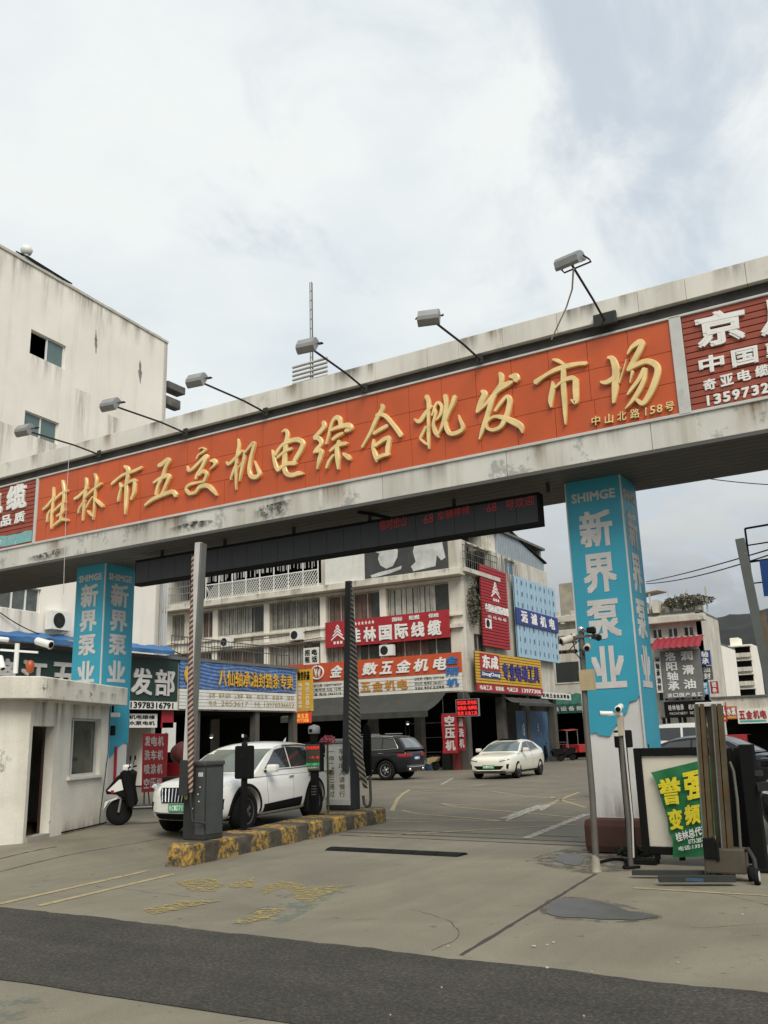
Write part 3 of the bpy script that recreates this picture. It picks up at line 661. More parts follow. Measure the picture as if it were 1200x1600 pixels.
STROKES = {
 '桂': (60, 720, 6.667, [[(172,285,30),(170,400,34),(158,500,28),(150,600,26),(148,710,16)], [(65,510,32),(110,470,34),(185,375,24)], [(140,520,20),(115,570,28),(105,640,18)],
   [(268,210,24),(278,270,40),(285,330,36),(280,420,40),(262,520,40),(245,610,30)], [(195,405,24),(250,350,34),(320,315,26)], [(180,530,24),(240,470,30),(300,430,24)], [(210,580,24),(270,545,30),(297,508,22)], [(175,685,14),(220,645,34),(270,615,34),(325,625,26)]]),
 '林': (60, 720, 6.667, [[(510,185,28),(515,250,40),(500,350,40),(490,430,34),(485,520,28),(475,625,12)], [(392,400,28),(440,370,36),(530,285,26)], [(500,420,30),(450,490,32),(432,545,22)],
   [(603,140,20),(620,200,34),(610,300,26),(602,400,24),(598,500,26),(585,615,10)], [(495,400,18),(570,320,34),(675,240,26)], [(585,380,22),(545,440,24),(520,490,12)], [(600,400,24),(640,435,36),(690,480,34)], [(532,525,18),(560,560,24),(592,585,18)]]),
 '市': (60, 720, 6.667, [[(910,60,24),(945,90,52),(945,160,50),(932,240,50),(930,330,50),(925,430,44),(922,500,34),(918,560,12)], [(780,245,30),(850,185,32),(900,150,32),(1000,115,34),(1088,75,34)],
   [(865,235,22),(875,290,30),(862,340,30),(850,400,28),(848,428,12)], [(870,290,18),(930,250,24),(1000,208,34),(1030,215,34)], [(1020,205,34),(1015,280,44),(1010,340,40),(985,405,36)]]),
 '五': (220, 680, 6.0, [[(180,290,40),(220,270,50),(262,232,40),(285,245,30)], [(275,250,44),(240,320,40),(215,400,40),(175,480,36),(155,560,34)], [(135,450,22),(180,420,36),(260,385,44),(288,400,34)], [(280,400,44),(255,460,40),(230,520,36),(205,565,30)], [(55,662,24),(120,610,40),(220,565,40),(310,535,44),(345,572,44)]]),
 '交': (220, 680, 6.0, [[(535,225,14),(555,190,18),(592,165,22),(617,140,24),(590,122,14),(560,135,14)], [(450,292,8),(460,335,30),(500,320,34),(560,260,36),(620,205,44),(640,215,30)], [(665,245,18),(700,245,44),(712,275,36),(660,330,5)],
   [(630,215,44),(590,300,40),(545,370,34),(530,412,28)], [(560,380,28),(600,345,40),(630,370,34),(610,430,36)], [(612,440,24),(540,450,26),(470,470,30),(440,510,30),(470,555,34)], [(470,555,33),(530,540,36),(570,490,44),(640,480,44),(690,520,40),(727,570,12)]]),
 '机': (220, 680, 6.0, [[(925,40,12),(930,110,34),(915,200,34),(905,300,30),(905,400,26),(905,515,10)], [(815,255,14),(840,275,34),(900,220,36),(965,150,30)], [(915,260,28),(885,340,34),(862,400,24),(860,422,14)], [(985,150,18),(980,230,34),(960,320,32),(940,435,10)], [(935,310,12),(965,260,18)],
   [(985,180,18),(1040,110,34),(1072,78,34),(1070,120,34),(1045,220,34),(1030,320,38),(1045,385,44),(1090,400,44),(1125,370,42),(1105,310,24),(1080,245,6)]]),
 '电': (410, 620, 5.0, [[(165,280,12),(190,265,24),(205,300,34),(195,360,40),(185,450,44),(180,540,44),(195,600,40),(240,617,38),(290,603,38),(330,605,18)], [(88,420,12),(100,480,30),(115,545,36),(135,582,30)], [(110,460,32),(150,400,30),(200,360,36),(280,340,40),(325,365,40),(310,420,44),(270,490,44),(250,530,30)], [(130,480,22),(190,430,30),(240,410,24)], [(130,578,38),(200,530,34),(272,525,32)]]),
 '综': (410, 620, 5.0, [[(485,200,32),(490,240,44),(450,290,40),(415,322,32)], [(415,330,28),(450,330,40),(470,370,36),(430,420,34),(415,442,22)], [(430,430,32),(470,432,40),(455,500,40),(440,568,16)], [(510,372,22),(530,300,24),(550,220,28),(580,172,38),(612,178,40),(620,225,30)], [(540,270,22),(600,245,34),(680,228,42),(700,255,40),(660,272,30)], [(560,340,28),(600,310,36),(642,290,24)], [(540,430,22),(600,385,36),(670,370,28)],
   [(610,350,28),(595,420,40),(600,500,40),(605,572,14)], [(570,460,22),(535,510,30),(515,562,22)], [(645,450,22),(680,475,40),(697,497,22)]]),
 '合': (410, 620, 5.0, [[(940,65,22),(945,100,40),(900,180,40),(850,290,30),(790,397,24)], [(900,150,28),(960,150,34),(1020,210,34),(1080,290,36),(1092,312,34)], [(880,292,32),(930,262,36),(985,232,34)], [(880,340,18),(875,400,30),(895,470,40),(905,512,18)], [(890,390,28),(960,340,40),(1002,325,38)], [(1005,330,34),(990,400,40),(985,462,32)], [(900,490,38),(950,465,34),(1000,455,28)]]),
 '批': (630, 570, 5.714, [[(215,285,40),(235,340,40),(235,440,34),(235,540,30),(235,640,34),(240,755,12)], [(110,490,14),(155,512,44),(210,440,44),(265,375,28)], [(215,560,32),(175,640,30),(165,665,22),(200,700,24),(235,722,18)], [(290,380,16),(300,440,26),(280,540,30),(300,610,40),(330,655,16)], [(270,460,18),(300,370,28),(325,345,30),(355,380,30),(345,450,34),(310,500,18)], [(385,280,40),(395,360,40),(385,450,40),(360,550,34),(320,642,18)], [(470,290,42),(450,360,44),(410,450,36),(385,522,32)], [(385,490,32),(400,580,40),(440,625,40),(510,607,44),(545,570,38),(520,500,24),(508,455,6)]]),
 '发': (630, 570, 5.714, [[(710,240,28),(735,270,60),(700,350,60),(680,410,50),(665,428,28)], [(870,80,24),(885,110,50),(880,180,44),(830,260,50),(795,340,50),(760,460,50),(720,580,44),(690,672,12)], [(680,420,28),(760,345,40),(850,240,50),(940,180,54),(985,160,28)], [(960,112,24),(1010,115,68),(1022,150,56)],
   [(830,420,28),(880,350,40),(935,292,36),(960,320,50),(950,400,50),(925,480,54),(880,560,44),(810,590,34),(757,572,30)], [(757,572,28),(760,520,24),(820,472,30),(900,480,44),(1000,520,60),(1060,560,54),(1075,615,16)]]),
 '市 ': (820, 520, 5.0, [[(225,215,18),(265,225,30),(312,252,22)], [(90,395,50),(160,345,34),(240,300,40),(330,270,44),(420,250,34),(490,245,32)], [(310,270,40),(308,360,44),(310,450,44),(318,550,40),(322,640,30),(325,722,10)], [(225,390,18),(225,450,44),(210,530,44),(215,588,16)], [(240,440,18),(300,390,30),(370,360,40),(410,375,32)], [(405,370,48),(405,460,50),(405,550,40),(370,530,12)]]),
 '场': (820, 520, 5.0, [[(655,200,22),(690,210,44),(715,280,60),(715,360,60),(710,450,54),(700,552,26)], [(600,390,18),(640,395,40),(700,360,44),(750,280,18)], [(800,215,6),(780,290,12),(745,400,12)], [(810,175,14),(840,125,34),(900,82,50),(935,82,28)], [(930,88,48),(890,170,50),(850,240,44),(815,302,38)], [(815,300,28),(860,270,40),(950,232,44),(1020,252,50),(1045,300,50),(1020,400,54),(980,490,50),(930,560,40),(880,530,28)], [(940,290,38),(900,370,36),(840,450,30),(810,492,14)], [(960,290,18),(930,400,40),(870,510,40),(795,602,10)], [(850,310,28),(830,400,8)]]),
}
def crom(pts, n=6):
    out = []; k = len(pts)
    for i in range(k - 1):
        p0 = pts[max(i - 1, 0)]; p1 = pts[i]; p2 = pts[i + 1]; p3 = pts[min(i + 2, k - 1)]
        for j in range(n):
            t = j / n
            out.append(tuple(0.5 * (2 * b + (c - a) * t + (2 * a - 5 * b + 4 * c - d) * t * t + (3 * b - a - 3 * c + d) * t ** 3) for a, b, c, d in zip(p0, p1, p2, p3)))
    return out + [tuple(pts[-1])]
yl = yb - 0.004
for key, (ox, oy, scl, sts) in STROKES.items():
    mb = MB()
    for k, st in enumerate(sts):
        pts = [U(ox + a / scl, oy + b / scl, 'Y', yl) for a, b, _ in st]
        ppm = (U(ox + st[0][0] / scl, oy + st[0][1] / scl + 0.5, 'Y', yl) - U(ox + st[0][0] / scl, oy + st[0][1] / scl - 0.5, 'Y', yl)).length
        raw = [(p.x, p.z, c[2] / scl * ppm * 0.96) for p, c in zip(pts, st)]
        P_ = crom(raw); nP = len(P_); lf = []; rg = []
        for i, (x, z, w_) in enumerate(P_):
            a = P_[max(i - 1, 0)]; b = P_[min(i + 1, nP - 1)]; tx, tz = b[0] - a[0], b[1] - a[1]; l_ = math.hypot(tx, tz) or 1; nx, nz = -tz / l_, tx / l_
            w_ *= 0.5
            lf.append((x + nx * w_, z + nz * w_)); rg.append((x - nx * w_, z - nz * w_))
        # rounded start and end
        def cap(P0, P1, w_):
            l_ = math.hypot(P0[0] - P1[0], P0[1] - P1[1]) or 1; dx, dz = (P0[0] - P1[0]) / l_, (P0[1] - P1[1]) / l_
            return (P0[0] + dx * w_ * 0.35, P0[1] + dz * w_ * 0.35)
        depth = 0.052 + 0.002 * k
        front = []; vs = []
        s0 = cap(P_[0], P_[1], P_[0][2]); s1 = cap(P_[-1], P_[-2], P_[-1][2])
        ring = [s0] + lf + [s1] + rg[::-1]
        nn = len(ring)
        cx = [( (a[0] + b[0]) / 2, (a[1] + b[1]) / 2) for a, b in zip(lf, rg)]
        # bevelled front: outer ring set back, inner ring at full depth
        def inset(p, i):
            if i == 0: c_ = cx[0]
            elif i <= nP: c_ = cx[i - 1]
            elif i == nP + 1: c_ = cx[-1]
            else: c_ = cx[2 * nP + 1 - i]
            return (p[0] + (c_[0] - p[0]) * 0.22, p[1] + (c_[1] - p[1]) * 0.22)
        vs = [(p[0], yl + 0.0, p[1]) for p in ring] + [(p[0], yl - depth + 0.012, p[1]) for p in ring] + [(*[inset(p, i)[0]], yl - depth, inset(p, i)[1]) for i, p in enumerate(ring)]
        fs = []
        for lev in (0, 1):
            fs += [(lev * nn + i, lev * nn + (i + 1) % nn, (lev + 1) * nn + (i + 1) % nn, (lev + 1) * nn + i) for i in range(nn)]
        b2 = 2 * nn
        fs.append((b2, b2 + 1, b2 + nn - 1)); fs.append((b2 + nP, b2 + nP + 1, b2 + nP + 2))
        for i in range(nP - 1):
            fs.append((b2 + 1 + i, b2 + 2 + i, b2 + 2 * nP - i, b2 + 2 * nP + 1 - i))
        mb.add(vs, fs)
    mb.build('character', M_gold, sb)
def slant(pts): return [U(x_, y_, 'Y', yl) for x_, y_ in pts]
mb = MB()
for ch, px, py, s1 in (('中', 932, 658, 13), ('山', 952.5, 655, 13), ('北', 972.5, 651, 14), ('路', 993, 647, 14.5), ('1', 1010, 644, 7), ('5', 1020.5, 641.5, 8.5), ('8', 1031.5, 639, 8.5), ('号', 1047, 636, 14)):
    hh = 14.5 if ch not in '158' else 12.5
    write(mb, ch, slant([(px - s1 / 2, py - hh / 2 + .1 * s1), (px + s1 / 2, py - hh / 2 - .1 * s1), (px + s1 / 2, py + hh / 2 - .1 * s1), (px - s1 / 2, py + hh / 2 + .1 * s1)]), 0.03, 0.012)
mb.build('address_line', M_gold, sb)

# side advertisement boards of slats
def slat_board(x0, x1, label, loc):
    b_ = thing('advert_board', label, 'advert board', loc)
    mb = MB(); n = 15; hz = (OZ1 - OZ0) / n
    for i in range(n): mb.bev(x0, yb, OZ0 + i * hz + 0.006, x1, yb + 0.03, OZ0 + (i + 1) * hz - 0.006, 0.006)
    mb.build('slat_panel', M_red_slat, b_); MB().box(x0, yb + 0.031, OZ0, x1, yb + 0.05, OZ1).build('backing', M_seam, b_)
    return b_
ab = slat_board(OX1 + 0.165, 5.0, 'dark red slatted cable advert board with white bold characters and phone number', (1.0, yb, OZ0))
def ft(px4): return [U(x_, y_, 'Y', yb - 0.002) for x_, y_ in px4]
m_ = MB(); q = ft([(1084, 495), (1163, 478), (1166, 530), (1092, 547)]); write(m_, '京', q, 0.03, 0.035)
rr = (q[1] - q[0]) * 1.22
for k, ch in enumerate('月电缆'): write(m_, ch, [p + rr * (k + 1) for p in q], 0.03, 0.035)
q = ft([(1091, 560), (1131, 551), (1133, 577), (1094, 586)]); rr = ft([(1142, 549), (1142, 549), (1142, 549), (1142, 549)])[0] - q[0]
for k, ch in enumerate('中国驰名商标'):
    write(m_, ch, [p + rr * k for p in q], 0.02, 0.03)
q = ft([(1098, 595), (1118, 590), (1120, 607), (1100, 612)]); rr = ft([(1124.5, 588), (0, 0), (0, 0), (0, 0)])[0] - q[0]
for k, ch in enumerate('奇亚电缆'): write(m_, ch, [p + rr * k for p in q], 0.012, 0.03)
q = ft([(1100, 620), (1112, 617), (1113, 633), (1102, 635.5)]); rr = ft([(1114.3, 616.8), (0, 0), (0, 0), (0, 0)])[0] - q[0]
for k, ch in enumerate('13597328'): write(m_, ch, [p + rr * k for p in q], 0.012, 0.03)
m_.build('lettering', M_letter_white, ab)
al = slat_board(-21.0, OX0 - 0.075, 'dark red slatted advert board with a white and teal landscape strip', (-18.0, yb, OZ0))
m_ = MB(); q = ft([(13, 762), (43, 754), (42, 793), (11, 800)]); rr = ft([(-23, 772), (0, 0), (0, 0), (0, 0)])[0] - q[0]
for k, ch in enumerate('缆电'): write(m_, ch, [p + rr * k for p in q], 0.03, 0.03)
q = ft([(24, 802), (40, 798), (39, 815), (23, 819)]); rr = ft([(3, 807), (0, 0), (0, 0), (0, 0)])[0] - q[0]
for k, ch in enumerate('质品'): write(m_, ch, [p + rr * k for p in q], 0.02, 0.03)
m_.build('lettering', M_letter_white, al)
M_teal = worn('teal_landscape', (0.18, 0.42, 0.42), 0.42, 6)
xl = OX0 - 0.12
pts = [Vector((xl - i * 0.2, yb - 0.006, 6.07 + 0.06 * noise.noise(Vector((i * .7, 0, 3))))) for i in range(24)] + [Vector((xl - i * 0.2, yb - 0.006, 5.84 + 0.03 * noise.noise(Vector((i * .9, 5, 3))))) for i in range(23, -1, -1)]
m_ = MB().prism(pts, (0, -0.004, 0)); m_.build('landscape_print', flat('landscape_white', (0.60, 0.64, 0.62), 0.6, var=0.3, scale=5), al)
pts2 = [p + Vector((0, -0.006, 0)) for p in pts]; m_ = MB().add(pts2, [list(range(len(pts2)))]); m_.build('teal_print', M_teal, al)

# ------------------------------------------------------------------ LED board under the beam
lb = thing('led_display', 'long black message display with red lit characters hung under the beam', 'display', (-8.7, 12.62, 4.70))
LX0, LX1 = -13.20, U(843, 790, 'Y', 12.6).x
lz1 = U(843, 768, 'Y', 12.6).z; lz0 = U(843, 820, 'Y', 12.6).z
MB().bev(LX0, 12.6, lz0, LX1, 12.78, lz1, 0.01).build('case', M_black, lb)
mb = MB()
for i in range(24):
    a = LX0 + 0.03 + i * (LX1 - LX0 - 0.06) / 24; mb.box(a + 0.003, 12.592, lz0 + 0.05, a + (LX1 - LX0 - 0.06) / 24 - 0.003, 12.598, lz1 - 0.05)
mb.build('screen', mat('led_screen', (0.016, 0.017, 0.018), 0.55, var=0.15, scale=4), lb)
mb = MB()
for i in range(6):
    a = LX0 + 0.6 + i * 1.6; mb.box(a, 12.68, lz1, a + 0.05, 12.72, ZS)
mb.build('hanger', M_dark_metal, lb)
def led(txt, pts): write(mb, txt, [U(x_, y_, 'Y', 12.59) for x_, y_ in pts], 0.004, 0.0)
mb = MB()
led('临时出山', [(594, 814), (635, 805), (635, 822), (594, 830)]); led('·68', [(659, 806), (677, 802), (677, 816), (659, 820)]); led('车辆停候', [(684, 800), (734, 789), (734, 803), (684, 815)])
led('·68', [(757, 789), (776, 785), (776, 798), (757, 802)]); led('号欢迎', [(790, 782), (835, 773), (835, 788), (790, 798)])
mb.build('lit_text', M_led_dim, lb)
# conduit under the beam beside the display
MB().tube([(U(560, 792, 'Y', 12.4).x, YF + .3, ZS - .03), (U(560, 792, 'Y', 12.4).x + .1, 12.62, ZS - 0.03), (U(600, 815, 'Y', 12.6).x + .1, 12.64, lz1 - 0.01)], 0.03).build('conduit', M_black, lb)

# ------------------------------------------------------------------ floodlights on the parapet
def flood(base, head, label, rot, w=0.52):
    base = Vector(base); head = Vector(head)
    r_ = thing('floodlight', label, 'floodlight', base, 'floodlights on arms along the gate parapet')
    d = (head - base)
    MB().tube([base + Vector((0, 0.02, -0.02)), base + d * 0.35 + Vector((0, 0, 0.015)), head - d.normalized() * 0.12], 0.017, 8).build('arm', M_dark_metal, r_)
    MB().bev(base.x - 0.05, base.y - 0.02, base.z - 0.09, base.x + 0.05, base.y + 0.005, base.z + 0.07, 0.01).build('bracket', M_dark_metal, r_)
    M = Matrix.Translation(head) @ rot.to_4x4()
    prof = [(-0.11, -0.062), (0.11, -0.062), (0.122, -0.025), (0.10, 0.05), (0.06, 0.082), (-0.06, 0.082), (-0.10, 0.05), (-0.122, -0.025)]
    ww = w / 2
    vs = [M @ Vector((sx * ww * (0.94 if z > 0.05 else 1), y, z)) for sx in (-1, 1) for y, z in prof]; n = len(prof)
    hd = MB().add(vs, [list(range(n)), list(range(n, 2 * n))] + [(i, (i + 1) % n, n + (i + 1) % n, n + i) for i in range(n)]).build('housing', M_grey_metal, r_)
    MB().add([M @ Vector(p) for p in ((-ww + .03, -.097, -.065), (ww - .03, -.097, -.065), (ww - .03, .097, -.065), (-ww + .03, .097, -.065))], [(0, 1, 2, 3)]).build('lens', M_glass_dark, hd)
    MB().tube([M @ Vector(p) for p in ((-ww - .03, 0, 0), (-ww - .03, .12, -.06), (-ww - .03, .16, -.10), (ww + .03, .16, -.10), (ww + .03, .12, -.06), (ww + .03, 0, 0))], 0.012, 6, sm=False).build('yoke', M_dark_metal, r_)
    return r_
FL = [((38, 672), (155, 709), 'floodlight with hanging cable stub standing out farthest left over the red slatted board edge', 0), ((172, 632), (290, 675), 'floodlight on an arm above the second gold character from the left', 0),
      ((307, 594), (415, 643), 'floodlight on an arm seen against the sky just right of the white building corner', 0), ((480, 540), (570, 606), 'floodlight on an arm in front of the rooftop mast', 0),
      ((670, 496), (750, 560), 'floodlight with a broad grey back on the parapet between mast and loose cable', 1), ((890, 408), (945, 500), 'floodlight highest over the parapet with a loose white cable dangling from it', 2)]
for (h, b, lab, k) in FL:
    base = U(b[0], b[1], 'Y', YF - 0.09); head = U(h[0], h[1], 'Y', YF - 0.09 - 1.96)
    tilt = (0.95, 1.05, 0.5)[k]
    e = Matrix.Rotation(R((8, 18, -12)[k]), 3, 'Z') @ Matrix.Rotation(tilt, 3, 'X')
    r_ = flood(base, head, lab, e, (0.29, 0.30, 0.33)[k])
    if k == 2:
        c_ = [U(x_, y_, 'Y', YF - 1.9 + 1.7 * t) for (x_, y_), t in zip(((896, 420), (894, 452), (885, 480), (872, 508), (862, 530)), (0, .2, .5, .8, 1))]
        MB().tube(c_, 0.012, 6).build('cable', M_letter_grey, r_)
        MB().bev(base.x - 0.16, base.y - 0.05, base.z - 0.10, base.x + 0.18, base.y + 0.01, base.z + 0.10, 0.02).build('junction_box', M_dark_metal, r_)
# thin hanging wire at the left of the beam
p = U(108, 700, 'Y', YF - .1); MB().tube([(p.x, YF - .09, 7.75), (p.x + .01, YF - .10, 6.6), (p.x, YF - .05, 5.3), (p.x + .02, YF - .04, 4.6)], 0.006, 5).build('hanging_wire', M_letter_grey, label='thin pale wire hanging down over the left end of the orange board', cat='wire')

rs_ = random.Random(31)
for k in range(15):
    x = -15.5 + k * 1.05 + rs_.uniform(-.4, .4); w_ = rs_.uniform(.25, .9)
    stain(box4(x, x + w_, 7.42, 7.725, YF - .07), (M_run, M_run, M_rust_run, M_run_dark)[k % 4], gate)
for k in range(9):
    x = -15.2 + k * 1.7 + rs_.uniform(-.5, .5); w_ = rs_.uniform(.4, 1.2)
    stain(box4(x, x + w_, ZS + .03, 5.75, YF), (M_rust_run, M_run)[k % 2], gate, .006)
q_ = box4(PR[0] + .03, PR[1] - .02, .47, 1.1, YP); stain([q_[3], q_[2], q_[1], q_[0]], M_run, pr, -.006)
# ------------------------------------------------------------------ buildings
def opening_wall(mb, q, holes, th):
    """a slab wall on quad q (tl tr br bl) with rectangular holes given as (u0,u1,v0,v1)"""
    us = sorted({0, 1, *[h[0] for h in holes], *[h[1] for h in holes]}); vs = sorted({0, 1, *[h[2] for h in holes], *[h[3] for h in holes]})
    for i in range(len(us) - 1):
        run = None
        for j in range(len(vs) - 1):
            u = (us[i] + us[i + 1]) / 2; v = (vs[j] + vs[j + 1]) / 2
            hole = any(h[0] < u < h[1] and h[2] < v < h[3] for h in holes)
            if not hole and run is None: run = vs[j]
            if hole and run is not None: mb.quadslab(sub(q, us[i], us[i + 1], run, vs[j]), th); run = None
        if run is not None: mb.quadslab(sub(q, us[i], us[i + 1], run, 1), th)
    return mb
def window(q, par, depth, open_left=False, glass=None, panes=2, wname='window', bars=False):
    n = (q[1] - q[0]).cross(q[0] - q[3]).normalized(); qq = [p - n * depth for p in q]
    fr = MB(); w_ = 0.05
    rim(fr, sub(qq, 0.035, 0.965, 0.04, 0.96), w_, 0.06)
    for k in range(1, panes):
        a = sub(qq, k / panes, k / panes, 0.02, 0.98); d = (q[1] - q[0]).normalized() * 0.03
        fr.quadslab([a[0] - d, a[0] + d, a[3] + d, a[3] - d], 0.055)
    f_ = fr.build(wname, M_white_paint, par)
    k0 = 0.5 if open_left else 0.0
    MB().quadslab([p - n * 0.035 for p in sub(qq, k0 + 0.01, 0.99, 0.02, 0.98)], 0.008).build('pane', glass or M_glass_green, f_)
    if bars:
        b_ = MB()
        for k in range(9):
            a = sub(q, (k + .5) / 9, (k + .5) / 9, 0.02, .98); b_.bar(a[0] - n * (depth * .4), a[3] - n * (depth * .4), 0.018)
        b_.build('bars', M_steel, f_)
    return f_

# A: tall white building at the left; its long wall is turned five degrees
cA = Vector((-28.0, 28.2, 0)); ang = R(5); uA = Vector((-math.sin(ang) * -1, -math.cos(ang), 0)); nA = Vector((math.cos(ang), math.sin(ang), 0))
# along the wall towards the viewer
uA = Vector((math.sin(ang), -math.cos(ang), 0))
bA = thing('white_building', 'tall plain white building with streaked wall and sliding windows at left', 'building', cA + uA * 8)
ZA = 19.67
LEN = 20.0
near = cA + uA * LEN
qA = [near + Vector((0, 0, ZA)), cA + Vector((0, 0, ZA)), cA + Vector((0, 0, 5.2)), near + Vector((0, 0, 5.2))]
def wA(px, py):
    p = UP(px, py, cA, nA); return (1 - (p - cA).dot(uA) / LEN, 1 - (p.z - 5.2) / (ZA - 5.2))
def holeA(x0, y0, x1, y1, sx=0):
    a = wA(x0, y0); b = wA(x1, y1); return (a[0], b[0], a[1], b[1])
H1 = holeA(48, 514, 103, 572); zc = lambda h: h
def hole_rect(px_l, px_r, py_mid_l, half_h):
    l_ = wA(px_l, py_mid_l); r_ = wA(px_r, py_mid_l); return l_[0], r_[0]
u0, u1 = wA(47, 540)[0], wA(103, 548)[0]; v0, v1 = wA(49, 514)[1], wA(47, 552)[1]
W1 = (u0, u1, v0, v1)
u0, u1 = wA(38, 660)[0], wA(92, 668)[0]; v0, v1 = wA(38, 640)[1], wA(38, 676)[1]
W2 = (u0, u1, v0, v1)
u0, u1 = wA(-2, 935)[0], wA(64, 935)[0]; v0, v1 = wA(30, 915)[1], wA(30, 953)[1]
W3 = (u0, u1, v0, v1)
mb = MB(); opening_wall(mb, qA, [W1, W2, W3], 0.25); mb.build('wall', M_white_wall, bA)
back = -nA * 14
mb = MB()
ins = [p - nA * 0.26 for p in qA]
mb.quadslab([cA - nA * .0 + Vector((0, 0, ZA)), cA + back + Vector((0, 0, ZA)), cA + back, cA], 0.25)
mb.build('end_wall', M_white_wall, bA)
MB().prism([near - nA * .3 + Vector((0, 0, ZA - .3)), cA - nA * .3 + Vector((0, -.3, ZA - .3)), cA + back + Vector((0, -.3, ZA - .3)), near + back + Vector((0, 0, ZA - .3))], (0, 0, 0.2)).build('roof', M_roof_tar, bA)
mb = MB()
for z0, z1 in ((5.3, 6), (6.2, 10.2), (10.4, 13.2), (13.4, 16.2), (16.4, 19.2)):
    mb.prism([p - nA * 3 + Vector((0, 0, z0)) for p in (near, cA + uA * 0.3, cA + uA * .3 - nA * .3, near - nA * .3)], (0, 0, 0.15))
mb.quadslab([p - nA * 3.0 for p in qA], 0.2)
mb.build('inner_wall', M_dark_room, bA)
window(sub(qA, *W1), bA, 0.09, open_left=True); window(sub(qA, *W2), bA, 0.09); window(sub(qA, *W3), bA, 0.09, glass=mat('dusty_glass', (0.09, 0.10, 0.09), 0.2, var=.4, scale=3), panes=3)
mb = MB()
for k in range(40):
    a = near + (cA - near) * (k / 40); b = near + (cA - near) * ((k + 1) / 40)
    z_ = ZA + 0.012 * random.random(); mb.prism([p + Vector((0, 0, ZA)) for p in (a + nA * .05, b + nA * .05, b - nA * .3, a - nA * .3)], (0, 0, 0.10 + 0.02 * random.random()))
mb.build('coping', M_old_wall, bA)
rs_ = random.Random(12)
def wallq(u0, u1, v0, v1): return sub(qA, u0, u1, v0, v1)
for k in range(14):
    u = .42 + k * .038 + rs_.uniform(-.01, .01); stain(wallq(u, u + rs_.uniform(.03, .06), .0, rs_.uniform(.05, .16)), M_run_soft if k % 4 else M_run, bA)
for W in (W1, W2, W3):
    for k in range(3):
        u = W[0] + (W[1] - W[0]) * (k * .33 + .02); stain(wallq(u, u + (W[1] - W[0]) * .3, W[3], W[3] + rs_.uniform(.06, .12)), M_run_soft, bA)
for k in range(6): u = .45 + k * .09; stain(wallq(u, u + .05, .25 + rs_.uniform(0, .3), .6), M_run_soft, bA)
# worn cracks in the plaster
mb = MB(); 
for (px, y0, y1, w_) in ((150, 515, 553, 0.10), (219, 562, 600, 0.12)):
    a = UP(px, y0, cA + nA * .004, nA); b = UP(px, y1, cA + nA * .004, nA); n = 12; l_ = []; r2 = []
    for k in range(n + 1):
        p = a.lerp(b, k / n); ww = w_ * math.sin(math.pi * (k + .3) / (n + .6)) * random.uniform(.4, 1.1)
        l_.append(p + uA * ww); r2.append(p - uA * ww)
    mb.prism(l_ + r2[::-1], nA * 0.003)
mb.build('plaster_crack', mat('crack_grey', (0.22, 0.21, 0.19), .9, var=.4, scale=8), bA)
# balcony edge and pipe round the corner
M_col0 = mat('grimy_fitting', (.11, .105, .095), .9, var=.4, scale=3)
mb = MB(); p = U(265, 604, 'Y', 28.6); mb.bev(p.x - .5, 28.45, p.z - .1, p.x + .05, 29.6, p.z + .25, .03)
p2 = U(266, 624, 'Y', 28.6); mb.bev(p2.x - .5, 28.45, p2.z - .25, p2.x - .1, 29.4, p2.z + .2, .05); mb.build('balcony_edge', M_col0, bA)
MB().tube([(p.x - .25, 28.52, 16.6), (p.x - .25, 28.52, 4)], 0.05).build('drain_pipe', M_light_metal, bA)
# roof things
p = UP(40, 412, cA - nA * 0.6, nA); MB().tube([(p.x, p.y, ZA - .1), (p.x, p.y, ZA + .75)], 0.10, 10).lathe((p.x, p.y, ZA + .75), (0, 0, 1), [(0, .12), (.05, .19), (.2, .24), (.34, .17), (.40, 0.0)], 14).build('vent_pipe', M_white_paint, label='white roof vent pipe with a round cap on the white building', cat='vent pipe')
p = UP(66, 424, cA - nA * 0.5, nA); MB().prism([(p.x + .35, p.y - .9, ZA + .42), (p.x + .35, p.y + 1.2, ZA + .22), (p.x - .5, p.y + 1.2, ZA + .72), (p.x - .5, p.y - .9, ZA + .95)], (0, 0, .06)).bar((p.x - .8, p.y, ZA - .1), (p.x - .8, p.y, ZA + .7), .05).bar((p.x - .3, p.y + .9, ZA - .1), (p.x - .3, p.y + .9, ZA + .25), .05).build('solar_panel', M_black, label='small dark tilted panel lying on the white roof edge', cat='panel')
# air conditioner on the wall
qc = Vector(UP(97, 970, cA + nA * .42, nA))
def aircon(c, u, n, label, s=1.0, group=None):
    r_ = thing('air_conditioner', label, 'air conditioner', c, group)
    z = Vector((0, 0, 1)); w_, h_, d_ = .42 * s, .29 * s, .30 * s
    q = [c - u * w_ + z * h_, c + u * w_ + z * h_, c + u * w_ - z * h_, c - u * w_ - z * h_]
    MB().quadslab(q, d_).build('case', M_white_paint, r_)
    fc = c - u * (w_ * .28)
    mb = MB()
    for rr in (0.06, .11, .16, .21):
        mb.tube([fc + n * .012 + (u * math.cos(a) + z * math.sin(a)) * rr * s * 1.1 for a in [i * math.pi / 9 for i in range(19)]], .006 * s, 5, cap=False)
    mb.build('grille', M_black, r_)
    MB().lathe(fc + n * .002, n, [(0, .245 * s), (.006, .245 * s)], 20).build('fan_opening', M_dark_metal, r_)
    mb = MB()
    for k in (-.7, .7):
        a = c + u * w_ * k - z * h_; mb.bar(a, a - n * .42, .03).bar(a - z * .0, a - n * .42 - z * .22, .02)
    mb.build('bracket', M_light_metal, r_)
    return r_
aircon(qc, -uA, nA, 'white air conditioner unit on the white wall beside the blue pillar', 1.15)

